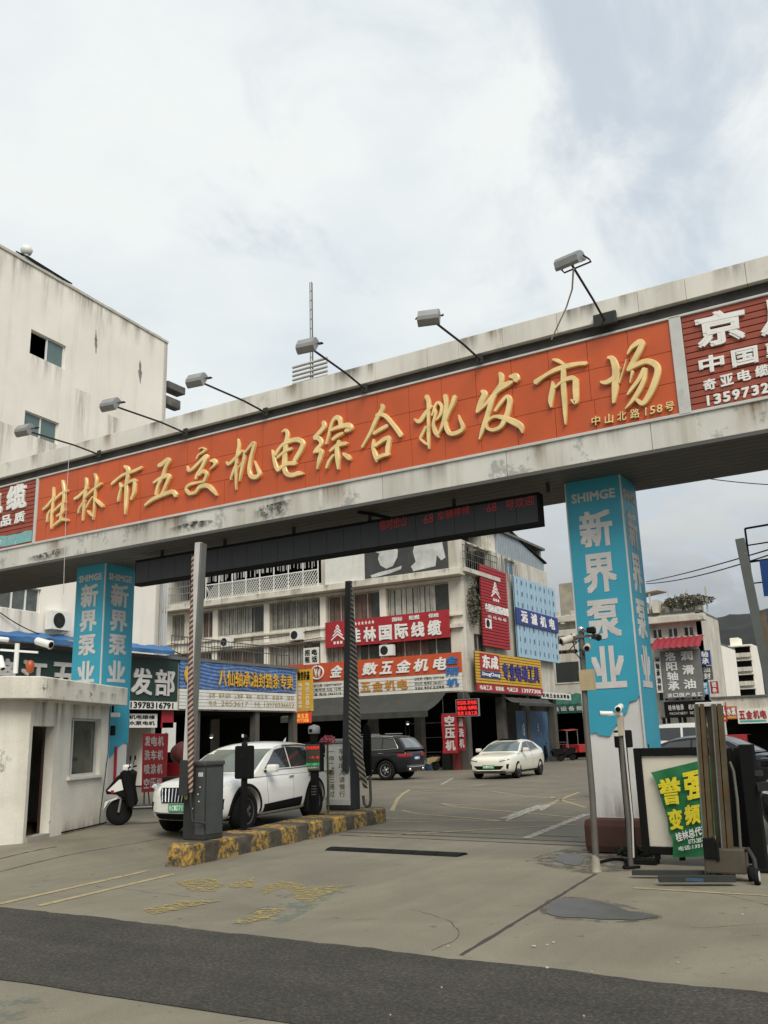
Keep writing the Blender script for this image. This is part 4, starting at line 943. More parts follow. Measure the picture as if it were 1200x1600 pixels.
# C: low row of shops along X = -27.5
XC = -27.5
row_c = thing('shop_row', 'low row of dark open shops with flat roof along the left of the yard', 'building', (XC - 3, 30, 0))
mb = MB()
mb.box(XC - 6, 12, 3.05, XC, 37.5, 5.15)
M_col = mat('shaded_column', (.075, .07, .06), .9, var=.25, scale=1.5, streak=.6, streak_col=(.06, .055, .045))  # deep shop shade put into the column colour, plus dirt streaks
for y in (12, 17.2, 21.9, 26.0, 30.1, 34.2, 37.2): MB().box(XC - 0.35, y, 0, XC - .02, y + .3, 3.045).build('column', M_col, row_c)
mb.box(XC - 6.2, 12, 0, XC - 6, 37.5, 5.15)
mb.build('wall', M_old_wall, row_c)
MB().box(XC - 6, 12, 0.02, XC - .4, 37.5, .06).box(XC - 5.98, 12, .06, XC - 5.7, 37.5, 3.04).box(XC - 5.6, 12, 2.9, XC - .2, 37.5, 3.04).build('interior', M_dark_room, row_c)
MB().box(XC - 6.2, 12, 5.15, XC + .15, 37.5, 5.27).build('roof', M_roof_tar, row_c)
def sgn(q, name, label, mcat, m, th=0.08, group=None):
    return board(name, label, mcat, q, th, m, group)
# blue awning edge
aw = MB(); y0 = 14.0; y1 = 28.0
q_ = [Vector((XC + .15, y0, 5.66)), Vector((XC + .15, y1, 5.66)), Vector((XC + .65, y1, 5.42)), Vector((XC + .65, y0, 5.42))]
aw.sheet(q_, 60, 4, lambda u, v: 0.03 * math.sin(u * 95) + 0.03 * math.sin(u * 13)); aw.sheet([q_[3], q_[2], q_[2] + Vector((0, 0, -.16)), q_[3] + Vector((0, 0, -.16))], 60, 2, lambda u, v: 0.03 * math.sin(u * 55) * v)
aw.build('blue_awning', M_blue_awning, label='faded blue awning strip along the foot of the white wall', cat='awning')
# dark green board with pale characters, running on to the left behind the booth
qg = boxX(16.0, 28.85, 3.42, 5.12, XC + .08)
g = sgn(qg, 'green_signboard', 'dark green shop board with big greyish white characters and phone strip', 'signboard', M_green_sign)
m_ = MB(); yy = [U(px, 1070, 'X', XC + .08).y for px in (206, 240, 273)]
wd = yy[2] - yy[1]
for k, ch in enumerate('部发批金五江漓'):
    b_ = yy[2] - 0.05 - k * wd * 1.06; write(m_, ch, boxX(b_ - wd * .92, b_, 3.62, 4.70, XC + .08), .05, .02)
m_.build('lettering', M_letter_grey, g)
qs_ = boxX(16.0, 28.85, 3.06, 3.38, XC + .10); MB().quadslab(qs_, .06).build('phone_strip', M_white_board, g)
m_ = MB(); write(m_, '13978316791', boxX(26.2, 28.6, 3.10, 3.35, XC + .10), .01, .02); m_.build('phone_number', M_black, g)
# blue waved board
qb = boxX(28.95, 37.25, 3.98, 5.16, XC + .10)
bl = thing('blue_signboard', 'long blue rippled shop board with yellow characters over a pale info strip', 'signboard', (qb[2] + qb[3]) / 2)
M_blue_wave = mat('blue_ripple_sheet', (0.085, 0.17, 0.38), .5, var=.25, scale=3, spot=.6, spot_col=(.22, .32, .5), spot_scale=5, spot_edge=(.5, .62))
MB().sheet(qb, 60, 24, lambda u, v: .035 * math.sin(v * 46 + 2.4 * math.sin(u * 16))).quadslab([p + Vector((-.06, 0, 0)) for p in qb], .03).build('panel', M_blue_wave, bl)
m_ = MB()
ya = U(340, 1080, 'X', XC + .1).y; yb_ = U(457, 1080, 'X', XC + .1).y
row(m_, '八仙轴承油封链条专卖', boxX(ya, yb_, 4.15, 4.85, XC + .15), .04, .012, .88)
write(m_, 'C', boxX(29.15, 29.9, 4.1, 5.0, XC + .15), .04, .03)
m_.build('lettering', mat('yellow_letter', (.62, .36, .04), .55), bl)
qw = boxX(28.95, 37.25, 3.10, 3.95, XC + .12)
mb = MB(); n = 6
for i in range(n): mb.quadslab(sub(qw, 0, 1, i / n + .01, (i + 1) / n - .01), .04)
mb.build('info_strip', M_white_board, bl)
m_ = MB(); 
row(m_, '主营 轴承油封 三角带 链条', sub(qw, .22, .58, .14, .40), .006, .0, .85); row(m_, '液压件 密封件 链轮', sub(qw, .62, .98, .14, .40), .006, .0, .85); row(m_, '电话 2853617', sub(qw, .22, .55, .55, .80), .006, 0, .85); row(m_, '手机 13978336652', sub(qw, .6, .98, .55, .80), .006, 0, .85)
m_.build('info_text', mat('brown_text', (.25, .17, .06), .7), bl)
# yellow upright sign at the end and the red lit box under it
yq = [U(461, 1047, 'Y', 37.6), U(487, 1045, 'Y', 37.6), U(486, 1111, 'Y', 37.6), U(461, 1112, 'Y', 37.6)]
zt, zb = yq[0].z, yq[3].z; q = box4(yq[0].x, yq[1].x, zb, zt, 37.6)
y_ = sgn(q, 'yellow_signboard', 'upright yellow sign with dark heading and white columns at the end of the blue board', 'signboard', M_yellow, .12)
m_ = MB(); write(m_, '轴承批发\n质优价廉', sub(q, .14, .88, .05, .26), .01, .02); m_.build('heading', M_black, y_)
m_ = MB(); column(m_, '油封链条皮带', sub(q, .18, .40, .32, .95), .01, .02, .8); column(m_, '电话二八五三', sub(q, .62, .84, .32, .95), .01, .02, .8); m_.build('lettering', M_letter_white, y_)
MB().bar((XC - .1, 37.66, zt - .1), (q[0].x + .1, 37.66, zt - .1), .05).bar((XC - .1, 37.66, zb + .2), (q[0].x + .1, 37.66, zb + .2), .05).build('bracket', M_steel, y_)
q = box4(U(456, 1120, 'Y', 37.5).x, U(484, 1120, 'Y', 37.5).x, U(470, 1130, 'Y', 37.5).z, U(470, 1113.5, 'Y', 37.5).z, 37.5)
r_ = sgn(q, 'lit_signbox', 'small glowing red sign box under the yellow upright sign', 'sign box', mat('lit_red_box', (.35, .03, .01), .5, emit=(1, .05, .01, .35)), .15)
m_ = MB(); write(m_, '轴承五金\n13977308', sub(q, .06, .94, .08, .92), .01, .0); m_.build('lettering', flat('lit_yellow', (.6, .5, .1), .5, emit=(1, .6, .1, .45)), r_)
mb = MB(); mb.bar((q[0].x + .1, 37.6, q[0].z), (q[0].x + .1, 37.6, q[0].z + .12), .03).bar((q[1].x - .1, 37.6, q[1].z), (q[1].x - .1, 37.6, q[1].z + .12), .03).build('hanger', M_black, r_)
# small papers and boards inside the front shops
for i, (px, py, w_, h_, m, lab) in enumerate(((222, 1126, 1.7, .55, M_white_board, 'small cream notice board hanging under the green shop board'), (262, 1122, .7, .8, M_red_sign, 'small red notice hanging beside the cream one under the green board'), (264, 1152, .8, 1.2, M_white_board, 'pale leaning board inside the shop right of the red banner'))):
    p = U(px, py, 'X', XC - .1); q = boxX(p.y - w_ / 2, p.y + w_ / 2, p.z - h_ / 2, p.z + h_ / 2, XC - .1)
    b_ = sgn(q, 'notice_board', lab, 'notice board', m, .04)
    if i == 0:
        m_ = MB(); lines(m_, ['机电维修', '水泵电机'], sub(q, .08, .92, .1, .95), .006, .02); m_.build('lettering', M_black, b_)

# B: the large market building across the yard
YB, XB0, XB1 = 43.0, -42.0, -20.7
bB = thing('market_building', 'old cream four storey market building with barred windows across the yard', 'building', (-30, YB + 5, 0))
def zB(px, py): return U(px, py, 'Y', YB).z
zu1, zu0 = 9.75, 8.10            # upper window row
zl1, zl0 = 7.15, 5.55            # lower window row
ZTOP = 13.6
piers = [U(px, 960, 'Y', YB).x for px in (337, 417, 505, 599)]
edges = [XB0 + .3, -40.2] + piers + [XB1 - .55]
mb = MB()
qB = box4(XB0, XB1, 3.9, ZTOP, YB)
def uv(x, z): return ((x - XB0) / (XB1 - XB0), 1 - (z - 3.9) / (ZTOP - 3.9))
holes = []; cells = []
for a, b in zip(edges[:-1], edges[1:]):
    for z0, z1 in ((zu0, zu1), (zl0, zl1)):
        u0, v1 = uv(a + .22, z0); u1, v0 = uv(b - .22, z1); holes.append((u0, u1, v0, v1)); cells.append((u0, u1, v0, v1, z0))
u0, v1 = uv(XB0 + .3, 10.6); u1, v0 = uv(U(502, 900, 'Y', YB).x, 12.5); TOPH = (u0, u1, v0, v1); holes.append(TOPH)
opening_wall(mb, qB, holes, 0.3)
mb.build('front_wall', M_cream, bB)
mb = MB().box(XB0, YB + .31, 0, XB0 + .3, YB + 13, ZTOP).box(XB0, YB + 12.7, 0, XB1 - .3, YB + 13, ZTOP); mb.build('rear_wall', M_old_wall, bB)
mb = MB().box(XB0 + .3, YB + 1.6, 3.9, XB1 - .3, YB + 1.8, ZTOP - .2)
for z in (3.92, 7.2, 9.8, 10.3): mb.box(XB0 + .3, YB + .3, z, XB1 - .3, YB + 1.6, z + .12)
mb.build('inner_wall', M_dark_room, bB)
for k, (u0, u1, v0, v1, z0) in enumerate(cells):
    q = sub(qB, u0, u1, v0, v1); n = Vector((0, -1, 0)); qq = [p - n * .18 for p in q]
    fr = MB(); rim(fr, sub(qq, .03, .97, .04, .96), .05, .06)
    npn = 4
    for j in range(1, npn):
        a = sub(qq, j / npn, j / npn, .02, .98); d = Vector((.03, 0, 0)); fr.quadslab([a[0] - d, a[0] + d, a[3] + d, a[3] - d], .05)
    f_ = fr.build('window', M_old_wall, bB)
    MB().quadslab([p - n * .03 for p in sub(qq, .02, .98, .03, .97)], .01).build('pane', mat('dim_glass', (.05, .055, .05), .1, var=.3, scale=2, alpha=None), f_)
    cu = MB(); cu.sheet([p - n * .022 for p in sub(qq, .04, .50 + .45 * random.random(), .05, .95)], 48, 2, lambda u, v: .012 * math.sin(u * 120) + .01 * math.sin(u * 47))
    cu.build('curtain', (M_curtain, mat('curtain_pale', (.46, .45, .40), .9, var=.35, scale=2, streak=.6, streak_col=(.12, .12, .11)), mat('curtain_brown', (.16, .10, .08), .9, var=.4, scale=2), M_curtain)[(k * 5 + k // 3) % 4], f_)
    if k % 2 == 0 and k < 8 or (k % 2 == 1 and k < 9):
        br = MB()
        nb = int((q[1] - q[0]).length / .16)
        for j in range(nb):
            a = sub(q, (j + .5) / nb, (j + .5) / nb, .0, 1); br.bar(a[0] + n * .02, a[3] + n * .02, .018)
        br.build('bars', M_steel, f_)
mb = MB()
mb.bev(XB0, YB - .75, 9.95, XB1 + .25, YB - .01, 10.32, .03)     # eave slab
for (z0, z1, d) in ((7.86, 7.98, .14), (7.22, 7.42, .22), (9.78, 9.9, .1)): mb.bev(XB0, YB - d, z0, XB1 + .02, YB - .004, z1, .015)
mb.build('ledge', M_cream, bB)
mb = MB()
for x in piers: mb.bev(x - .2, YB - .06, 5.3, x + .2, YB - .003, 9.77, .02)
mb.build('pier', M_white_wall, bB)
MB().box(XB0, YB + .3, ZTOP - .15, XB1, YB + 13, ZTOP).build('roof', M_roof_tar, bB)
# right-hand facade
qR = boxX(YB + .31, YB + 13.0, 3.9, 12.0, XB1)
def uvR(y, z): return ((y - YB - .31) / 12.69, 1 - (z - 3.9) / 8.1)
hl = []
for (y0, y1, z0, z1) in ((49.0, 50.6, 11.0, 11.85), (44.2, 45.6, 8.2, 9.6), (44.2, 45.6, 5.9, 7.0), (43.7, 46.8, 10.5, 11.9)):
    a = uvR(y0, z1); b = uvR(y1, z0); hl.append((a[0], b[0], a[1], b[1]))
mb = MB(); opening_wall(mb, qR, hl, .3); mb.build('side_wall', M_old_wall, bB)
for k, h in enumerate(hl[:3]): window(sub(qR, *h), bB, .1, glass=(mat('blue_glass', (.10, .22, .32), .1), M_glass_green, M_glass_dark)[k], bars=(k > 0))
rl = MB(); a = YB - .1
for z in (10.85, 11.25, 11.6):
    rl.bar((XB1 + .3, YB - .3, z), (XB1 + .3, 47.2, z), .035)
for j in range(30): rl.bar((XB1 + .3, YB - .3 + j * .258, 10.35), (XB1 + .3, YB - .3 + j * .258, 11.62), .022)
rl.build('balcony_railing', M_steel, bB)
mb = MB().box(XB1, YB - .3, 10.15, XB1 + .4, 47.3, 10.38); mb.build('balcony_slab', M_old_wall, bB)
# ground floor: open dark shops behind a colonnade, corner column
for x in (-26.8, -23.9, XB1 - .5): MB().bev(x, YB, 0, x + .45, YB + .45, 3.9, .02).build('column', M_col, bB)
for y in (47.5, 51.0, 55.5): MB().bev(XB1 - .45, y, 0, XB1, y + .5, 3.9, .02).build('column', M_col, bB)
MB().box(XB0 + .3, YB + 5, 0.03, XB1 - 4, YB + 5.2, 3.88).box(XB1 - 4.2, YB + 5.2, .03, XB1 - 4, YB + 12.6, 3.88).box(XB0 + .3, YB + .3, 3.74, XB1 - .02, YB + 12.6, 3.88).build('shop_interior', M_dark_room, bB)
dq = boxX(49.6, 54.6, .05, 3.0, XB1 - .12); mb = MB()
mb.sheet(dq, 80, 1, lambda u, v: .025 * (1 if int(u * 40) % 2 else -1), sm=False); mb.build('shutter_door', mat('blue_shutter', (.035, .085, .15), .5, var=.2, scale=2, spot=.4, spot_col=(.2, .22, .22), spot_scale=3), bB)
m_ = MB(); write(m_, '8', sub(dq, .16, .24, .24, .48), .01, .03); write(m_, '8', sub(dq, .62, .68, .24, .40), .01, .0); m_.build('shutter_mark', M_letter_grey, bB)

# signs on B
q = Q([(508, 973), (700, 953), (700, 994), (508, 1013)], 'Y', YB - .35); z1 = q[0].z; z0 = q[3].z; q = box4(q[0].x, q[1].x, z0, z1, YB - .35)
s_ = sgn(q, 'red_signboard', 'long red fascia sign with mountain emblem and white cable company characters', 'signboard', M_red_sign, .15)
m_ = MB(); row(m_, '桂林国际线缆', sub(q, .20, .97, .34, .90), .04, .03, .80); lines(m_, ['★★★★★★'], sub(q, .25, .42, .08, .24), .01, 0, 1.0)
for k, t_ in enumerate(('国标', '阻燃', '保检')): write(m_, t_, sub(q, (.565, .70, .85)[k], (.645, .78, .93)[k], .08, .24), .02, .02)
def emblem(m_, q):
    for k in range(4):
        w_ = .5 - .12 * k; v = .16 + .17 * k
        a = sub(q, .5 - .12 - .12 * k, .5, .02 + .14 * k, .24 + .14 * k); n = Vector((0, 0, 0))
    nrm = (q[1] - q[0]).cross(q[0] - q[3]).normalized()
    def pt(u, v): return sub(q, u, u, v, v)[0]
    for k in range(4):
        t = k * .15; th = .075
        m_.prism([pt(.5, t), pt(.5 - .13 - .12 * k, t + .13 + .055 * k), pt(.5 - .13 - .12 * k, t + .13 + .055 * k + th), pt(.5, t + th * 1.2)], nrm * .02)
        m_.prism([pt(.5, t + th * 1.2), pt(.5 + .13 + .12 * k, t + .13 + .055 * k + th), pt(.5 + .13 + .12 * k, t + .13 + .055 * k), pt(.5, t)], nrm * .02)
    for k in range(3): m_.prism([pt(.2 + k * .25, .86), pt(.34 + k * .25, .86), pt(.34 + k * .25, 1), pt(.2 + k * .25, 1)], nrm * .02)
emblem(m_, sub(q, .05, .165, .12, .88)); m_.build('lettering', M_letter_white, s_)
mb = MB(); 
for u in (.1, .5, .9):
    p = sub(q, u, u, .5, .5)[0]; mb.bar(p + Vector((0, .15, 0)), p + Vector((0, .36, 0)), .08)
mb.build('bracket', M_steel, s_)
def zrect(x0, x1, zt_, zb_, Y): return box4(x0, x1, zb_, zt_, Y)
xo0 = -31.6; xo1 = -20.6
q = zrect(xo0, xo1, 5.88, 4.85, YB - .75); qy = zrect(xo0, xo1, 4.83, 3.92, YB - .75)
s_ = sgn(q, 'orange_signboard', 'long orange shop fascia with white characters above a cream slatted strip', 'signboard', M_orange_sign, .12)
m_ = MB(); xa = U(512, 1050, 'Y', YB - .75).x
chars = [('金', 515, 533), ('数', 565, 588), ('五', 593, 612), ('金', 618, 640), ('机', 645, 668), ('电', 676, 697)]
for ch, a, b in chars: 
    x0, x1 = U(a, 1045, 'Y', YB - .75).x, U(b, 1045, 'Y', YB - .75).x; sl = .18
    write(m_, ch, [Vector((x0 + sl, YB - .75, 5.68)), Vector((x1 + sl, YB - .75, 5.68)), Vector((x1, YB - .75, 5.02)), Vector((x0, YB - .75, 5.02))], .05, .03)
x0, x1 = U(488, 1045, 'Y', YB - .75).x, U(504, 1045, 'Y', YB - .75).x
m_.tube([Vector(((x0 + x1) / 2 + .42 * math.cos(a), YB - .78, 5.36 + .36 * math.sin(a))) for a in [i * math.pi / 10 for i in range(-8, 11)]], .05, 6); write(m_, 'W', zrect(x0 + .12, x1 - .1, 5.6, 5.12, YB - .75), .04, .03)
m_.build('lettering', M_letter_white, s_)
mb = MB(); 
for i in range(5): mb.quadslab(sub(qy, 0, 1, i / 5 + .015, (i + 1) / 5 - .015), .05)
mb.build('slat_strip', M_white_board, s_)
m_ = MB(); row(m_, '数五金机电', zrect(U(545, 1072, 'Y', YB - .75).x, U(641, 1072, 'Y', YB - .75).x, 4.68, 4.16, YB - .75), .03, .02, .84); m_.build('small_lettering', mat('orange_letter', (.50, .22, .03), .6), s_)
m_ = MB()
lines(m_, ['经营 电动工具 13807736529', '地址 机电市场 A区 12号', '批发零售 电话 2863318'], zrect(-30.6, -28.0, 4.72, 4.0, YB - .75), .008, .0); lines(m_, ['砂轮机 切割机 13977308', '空压机 电焊机 28645511', '发电机 清洗机 批发零售'], zrect(U(648, 1070, 'Y', YB - .75).x, U(694, 1070, 'Y', YB - .75).x, 4.72, 4.0, YB - .75), .008, .0)
m_.build('info_text', M_black, s_)
bq = zrect(-21.45, -20.75, 5.7, 4.0, YB - .77); m_ = MB(); column(m_, '金刚机', bq, .03, .03, .72); m_.build('blue_lettering', mat('blue_letter', (.03, .16, .42), .6), s_)
# small orange board behind, further left
q = zrect(U(396, 1040, 'Y', YB - .2).x, U(476, 1040, 'Y', YB - .2).x, 5.95, 5.35, YB - .4)
s_ = sgn(q, 'orange_signboard', 'smaller orange red board half hidden behind the blue rippled board', 'signboard', M_orange_sign, .08); m_ = MB(); row(m_, '五金机电轴承工具', sub(q, .03, .97, .08, .45), .02, .03, .9); m_.build('lettering', mat('dull_yellow', (.5, .30, .05), .6), s_)
# yellow tool sign round the corner
q = boxX(43.35, 52.6, 4.32, 6.0, XB1 + .45)
s_ = thing('yellow_signboard', 'yellow slatted tool shop sign with blue characters and red logo round the corner', 'signboard', (q[2] + q[3]) / 2)
mb = MB()
for i in range(11): mb.quadslab(sub(q, 0, 1, i / 11 + .01, (i + 1) / 11 - .01), .06)
mb.build('panel', M_yellow, s_); MB().quadslab([p + Vector((-.065, 0, 0)) for p in q], .05).build('backing', M_seam, s_)
m_ = MB(); row(m_, '专业电动工具', sub(q, .36, .96, .26, .80), .05, .025, .88); m_.build('lettering', mat('deep_blue_letter', (.035, .035, .20), .55), s_)
a = sub(q, .05, .32, .05, .58); MB().quadslab([p + Vector((.03, 0, 0)) for p in a], .03).build('logo_panel', M_red_sign, s_)
m_ = MB(); row(m_, '东成', [p + Vector((.032, 0, 0)) for p in sub(a, .10, .95, .1, .9)], .02, .03, .9); m_.build('logo_text', M_letter_white, s_)
a = sub(q, .05, .33, .61, .82); MB().quadslab([p + Vector((.03, 0, 0)) for p in a], .03).build('logo_strip', M_navy, s_)
m_ = MB(); write(m_, 'DongCheng', [p + Vector((.032, 0, 0)) for p in sub(a, .06, .94, .15, .85)], .02, .02); m_.build('logo_name', M_letter_white, s_)
a = boxX(43.35, 52.6, 3.92, 4.30, XB1 + .46); MB().quadslab(a, .06).build('lower_strip', M_red_sign, s_)
m_ = MB(); row(m_, '电动工具 切割机 气动工具 13977306', sub(a, .03, .97, .2, .8), .01, .02, .85); m_.build('strip_text', M_letter_white, s_)
a = boxX(52.7, 58, 3.75, 4.15, XB1 + .3); r_ = sgn(a, 'white_signboard', 'narrow white strip board running on from the yellow tool sign', 'signboard', M_white_board, .06)
m_ = MB(); row(m_, '机电五金批发零售', sub(a, .04, .96, .2, .8), .01, .02, .8); m_.build('lettering', M_black, r_)
# red slatted hoarding
q = boxX(44.7, 48.3, 6.35, 10.83, XB1 + .35)
s_ = thing('red_hoarding', 'tall red slatted hoarding with white emblem and company name on the side wall', 'hoarding', (q[2] + q[3]) / 2)
mb = MB()
for i in range(26): mb.quadslab(sub(q, 0, 1, i / 26 + .004, (i + 1) / 26 - .004), .05)
mb.build('panel', M_red_sign, s_); MB().quadslab([p + Vector((-.055, 0, 0)) for p in q], .05).build('backing', M_seam, s_)
m_ = MB(); emblem(m_, sub(q, .36, .70, .17, .42)); row(m_, '中国桂林国际线缆', [p for p in sub(q, .10, 1.0, .475, .575)], .03, .03, .92); row(m_, '电线电缆', sub(q, .2, .95, .61, .65), .01, .0, .7); m_.build('lettering', M_letter_white, s_)
mb = MB(); [mb.bar(p + Vector((-.1, 0, 0)), p + Vector((-.36, 0, 0)), .08) for p in (sub(q, .2, .2, .2, .2)[0], sub(q, .8, .8, .8, .8)[0])]; mb.build('bracket', M_steel, s_)
# light blue sheet panel with the navy name band
q = boxX(49.4, 56.2, 6.05, 10.85, XB1 + .35)
s_ = thing('blue_hoarding', 'pale blue ribbed sheet hoarding with navy name band on the side wall', 'hoarding', (q[2] + q[3]) / 2)
MB().sheet(q, 112, 1, lambda u, v: .03 if int(u * 28) % 2 else 0.0, sm=False).quadslab([p + Vector((-.05, 0, 0)) for p in q], .03).build('panel', M_blue_sheet, s_)
mb = MB()
for i in range(9):
    for j in range(7):
        if j in (3,): continue
        a = sub(q, (i + .42) / 9, (i + .60) / 9, (j + .25) / 7, (j + .65) / 7); mb.quadslab([p + Vector((.036, 0, 0)) for p in a], .004)
mb.build('cut_slot', mat('slot_blue', (.10, .17, .24), .7), s_)
a = sub(q, -.02, 1.0, .40, .60); MB().quadslab([p + Vector((.10, 0, 0)) for p in a], .06).build('name_band', M_navy, s_)
m_ = MB(); row(m_, '远诚机电', [p + Vector((.10, 0, 0)) for p in sub(a, .10, .98, .14, .86)], .03, .03, .62); m_.build('lettering', M_letter_white, s_)
# billboard with a black and white portrait print and the blank panel beside it
x0, x1 = U(571, 860, 'Y', YB - .5).x, U(700, 860, 'Y', YB - .5).x
q = box4(x0, x1, 10.36, 12.65, YB - .62)
s_ = sgn(q, 'billboard', 'dark billboard with a torn pale grey print above the eave', 'billboard', mat('billboard_dark', (.045, .045, .045), .6, var=.3, scale=1.2), .12)
def shape(q, pts, d): return MB().prism([sub(q, u, u, v, v)[0] + Vector((0, -.004, 0)) for u, v in pts], (0, -.008, 0))
M_print = mat('pale_print', (.50, .50, .48), .6, var=.25, scale=1.5)
shape(q, [(.12, .30), (.17, .27), (.30, .27), (.44, .20), (.46, .25), (.38, .33), (.42, .40), (.41, .58), (.35, .78), (.27, .82), (.20, .72), (.17, .55), (.19, .42), (.13, .36)], 0).build('print_patch', M_print, s_)
shape(q, [(.07, .93), (.20, .88), (.34, .85), (.46, .80), (.45, .88), (.30, .95), (.09, 1.0)], 0).build('print_patch', M_print, s_)
shape(q, [(.60, .10), (.72, .06), (.88, .08), (.97, .15), (.95, .40), (.98, .75), (.93, .80), (.88, .66), (.86, .92), (.60, .97), (.57, .85), (.63, .75), (.60, .5), (.63, .3)], 0).build('print_patch', M_print, s_)
q2 = box4(U(509, 880, 'Y', YB - .5).x, x0 - .02, 10.34, 12.7, YB - .60); sgn(q2, 'blank_panel', 'blank pale panel left of the dark billboard above the eave', 'panel', M_white_board, .1)
# white lattice and hanging rods of the upper gallery
lat = thing('balcony_lattice', 'white diagonal lattice railing of the upper gallery with clothes bars', 'railing', (-34, YB - .3, 10.35))
lx0, lx1 = U(322, 900, 'Y', YB - .4).x, U(497, 900, 'Y', YB - .4).x; mb = MB()
n = 46
for i in range(n):
    a = lx0 + (lx1 - lx0) * i / n
    mb.bar((a, YB - .40, 10.35), (min(a + .75, lx1), YB - .40, 10.35 + min(.75, lx1 - a) * 1.3), .035); mb.bar((a + .35, YB - .37, 10.35), (max(a - .4, lx0), YB - .37, 11.32), .02)
mb.build('lattice', M_white_paint, lat)
mb = MB()
for z in (10.36, 11.34): mb.bar((lx0, YB - .4, z), (lx1, YB - .4, z), .06)
for i in range(9): mb.bar((lx0 + (lx1 - lx0) * i / 8, YB - .4, 10.33), (lx0 + (lx1 - lx0) * i / 8, YB - .4, 12.6), .05)
mb.build('rail', M_white_paint, lat)
mb = MB()
for i in range(34):
    a = lx0 + (lx1 - lx0) * (i + random.uniform(-.3, .3)) / 34; mb.bar((a, YB - .34, 11.45 + random.uniform(0, .2)), (a + random.uniform(-.04, .04), YB - .34, 12.5), random.choice((.03, .05, .10)))
mb.build('hanging_slat', mat('cloth_grey', (.36, .36, .35), .8, var=.5, scale=.8), lat)
# railing and cage left of it
mb = MB(); bx0, bx1 = XB0 + .5, lx0 - .1
for z in (10.5, 11.0, 11.45, 12.0): mb.bar((bx0, YB - .5, z), (bx1, YB - .5, z), .035)
for i in range(22): mb.bar((bx0 + (bx1 - bx0) * i / 21, YB - .5, 10.35), (bx0 + (bx1 - bx0) * i / 21, YB - .5, 12.1), .025)
mb.build('window_cage', M_grey_metal, label='thin metal cage of bars on the gallery left of the white lattice', cat='cage')
# railing on the shop row roof, with clutter
for (ya, yb2, lab, g_) in ((29.0, 37.4, 'rusty dark railing along the edge of the low shop roof', None),):
    mb = MB()
    for z in (5.35, 5.9, 6.25): mb.bar((XC - .5, ya, z), (XC - .5, yb2, z), .04)
    k = int((yb2 - ya) / .2)
    for i in range(k): mb.bar((XC - .5, ya + i * .2, 5.27), (XC - .5, ya + i * .2, 6.28), .02)
    mb.build('roof_railing', M_steel, label=lab, cat='railing')
q = box4(U(474, 1020, 'Y', 41).x, U(498, 1020, 'Y', 41).x, U(486, 1038, 'Y', 41).z, U(486, 1012, 'Y', 41).z, 41)
b_ = sgn(q, 'poster_board', 'small white board with black drawing on the shop roof beside the railing', 'board', M_white_board, .05)
m_ = MB(); column(m_, '招租', sub(q, .1, .42, .1, .95), .01, .03); column(m_, '电话', sub(q, .55, .9, .1, .95), .01, .03); m_.build('lettering', M_black, b_)
MB().bar((q[3].x + .1, 41.03, 5.27), (q[3].x + .1, 41.03, q[3].z + .1), .04).bar((q[2].x - .1, 41.03, 5.27), (q[2].x - .1, 41.03, q[2].z + .1), .04).build('post', M_steel, b_)
# narrow vertical red sign + pipes at the wall corner by the white building
q = box4(U(236, 950, 'Y', 28.3).x, U(245, 950, 'Y', 28.3).x, U(240, 984, 'Y', 28.3).z, U(240, 921, 'Y', 28.3).z, 28.3); s_ = sgn(q, 'upright_sign', 'narrow dark red upright sign on the corner of the white building', 'sign', mat('dark_red_board', (.10, .022, .02), .6, var=.2), .08)
m_ = MB(); column(m_, '机电批发部', sub(q, .2, .8, .1, .95), .01, .0); m_.build('lettering', mat('dull_red_letter', (.30, .10, .08), .7), s_)
MB().bar((q[3].x - .4, 28.34, q[3].z + .3), (q[3].x, 28.34, q[3].z + .3), .05).bar((q[0].x - .4, 28.34, q[0].z - .3), (q[0].x, 28.34, q[0].z - .3), .05).build('bracket', M_steel, s_)
p = U(250, 980, 'Y', 28.9); MB().tube([(p.x, 28.9, 5.3), (p.x, 28.9, 9.3), (p.x + .1, 28.9, 9.5)], .07).tube([(p.x + .22, 28.9, 5.3), (p.x + .22, 28.9, 9.0)], .05).tube([(p.x + .38, 28.9, 5.3), (p.x + .36, 28.9, 8.8)], .03).build('drain_pipes', M_light_metal, label='pale drain pipes rising from the shop roof by the white corner', cat='pipe')
# rooftop cabin with its gable of blue grey sheet
gb = thing('rooftop_shed', 'blue grey sheet metal gable shed on the market building roof', 'shed', (XB1 - 2, 52, ZTOP - .6))
pts = [U(x_, y_, 'X', XB1 - .15) for x_, y_ in ((777, 800), (777, 842), (800, 873), (850, 893), (850, 879), (795, 829))]
pts[0] = Vector((XB1 - .15, pts[1].y, 15.0)); ys0 = pts[1].y; ye = pts[3].y
top = [Vector((XB1 - .15, ys0, 12.02)), Vector((XB1 - .15, ye, 12.02)), Vector((XB1 - .15, ye, U(850, 879, 'X', XB1).z)), Vector((XB1 - .15, ys0 + (ye - ys0) * .25, U(793, 828, 'X', XB1).z)), Vector((XB1 - .15, ys0, U(777, 826, 'X', XB1).z))]
MB().prism(top, (-4, 0, 0)).build('wall', mat('blue_grey_sheet', (.30, .345, .38), .6, var=.08, streak=.25, streak_col=(.2, .2, .2)), gb)
mb = MB()
for k in range(28):
    f_ = k / 27; y = ys0 + .1 + f_ * (ye - ys0 - .2)
    zt_ = (top[4].z + (top[3].z - top[4].z) * min(1, f_ / .25)) if f_ < .25 else top[3].z + (top[2].z - top[3].z) * (f_ - .25) / .75
    mb.bar((XB1 - .13, y, 12.03), (XB1 - .13, y, zt_ - .05), .03)
mb.build('rib', mat('rib_grey', (.26, .30, .33), .6), gb)
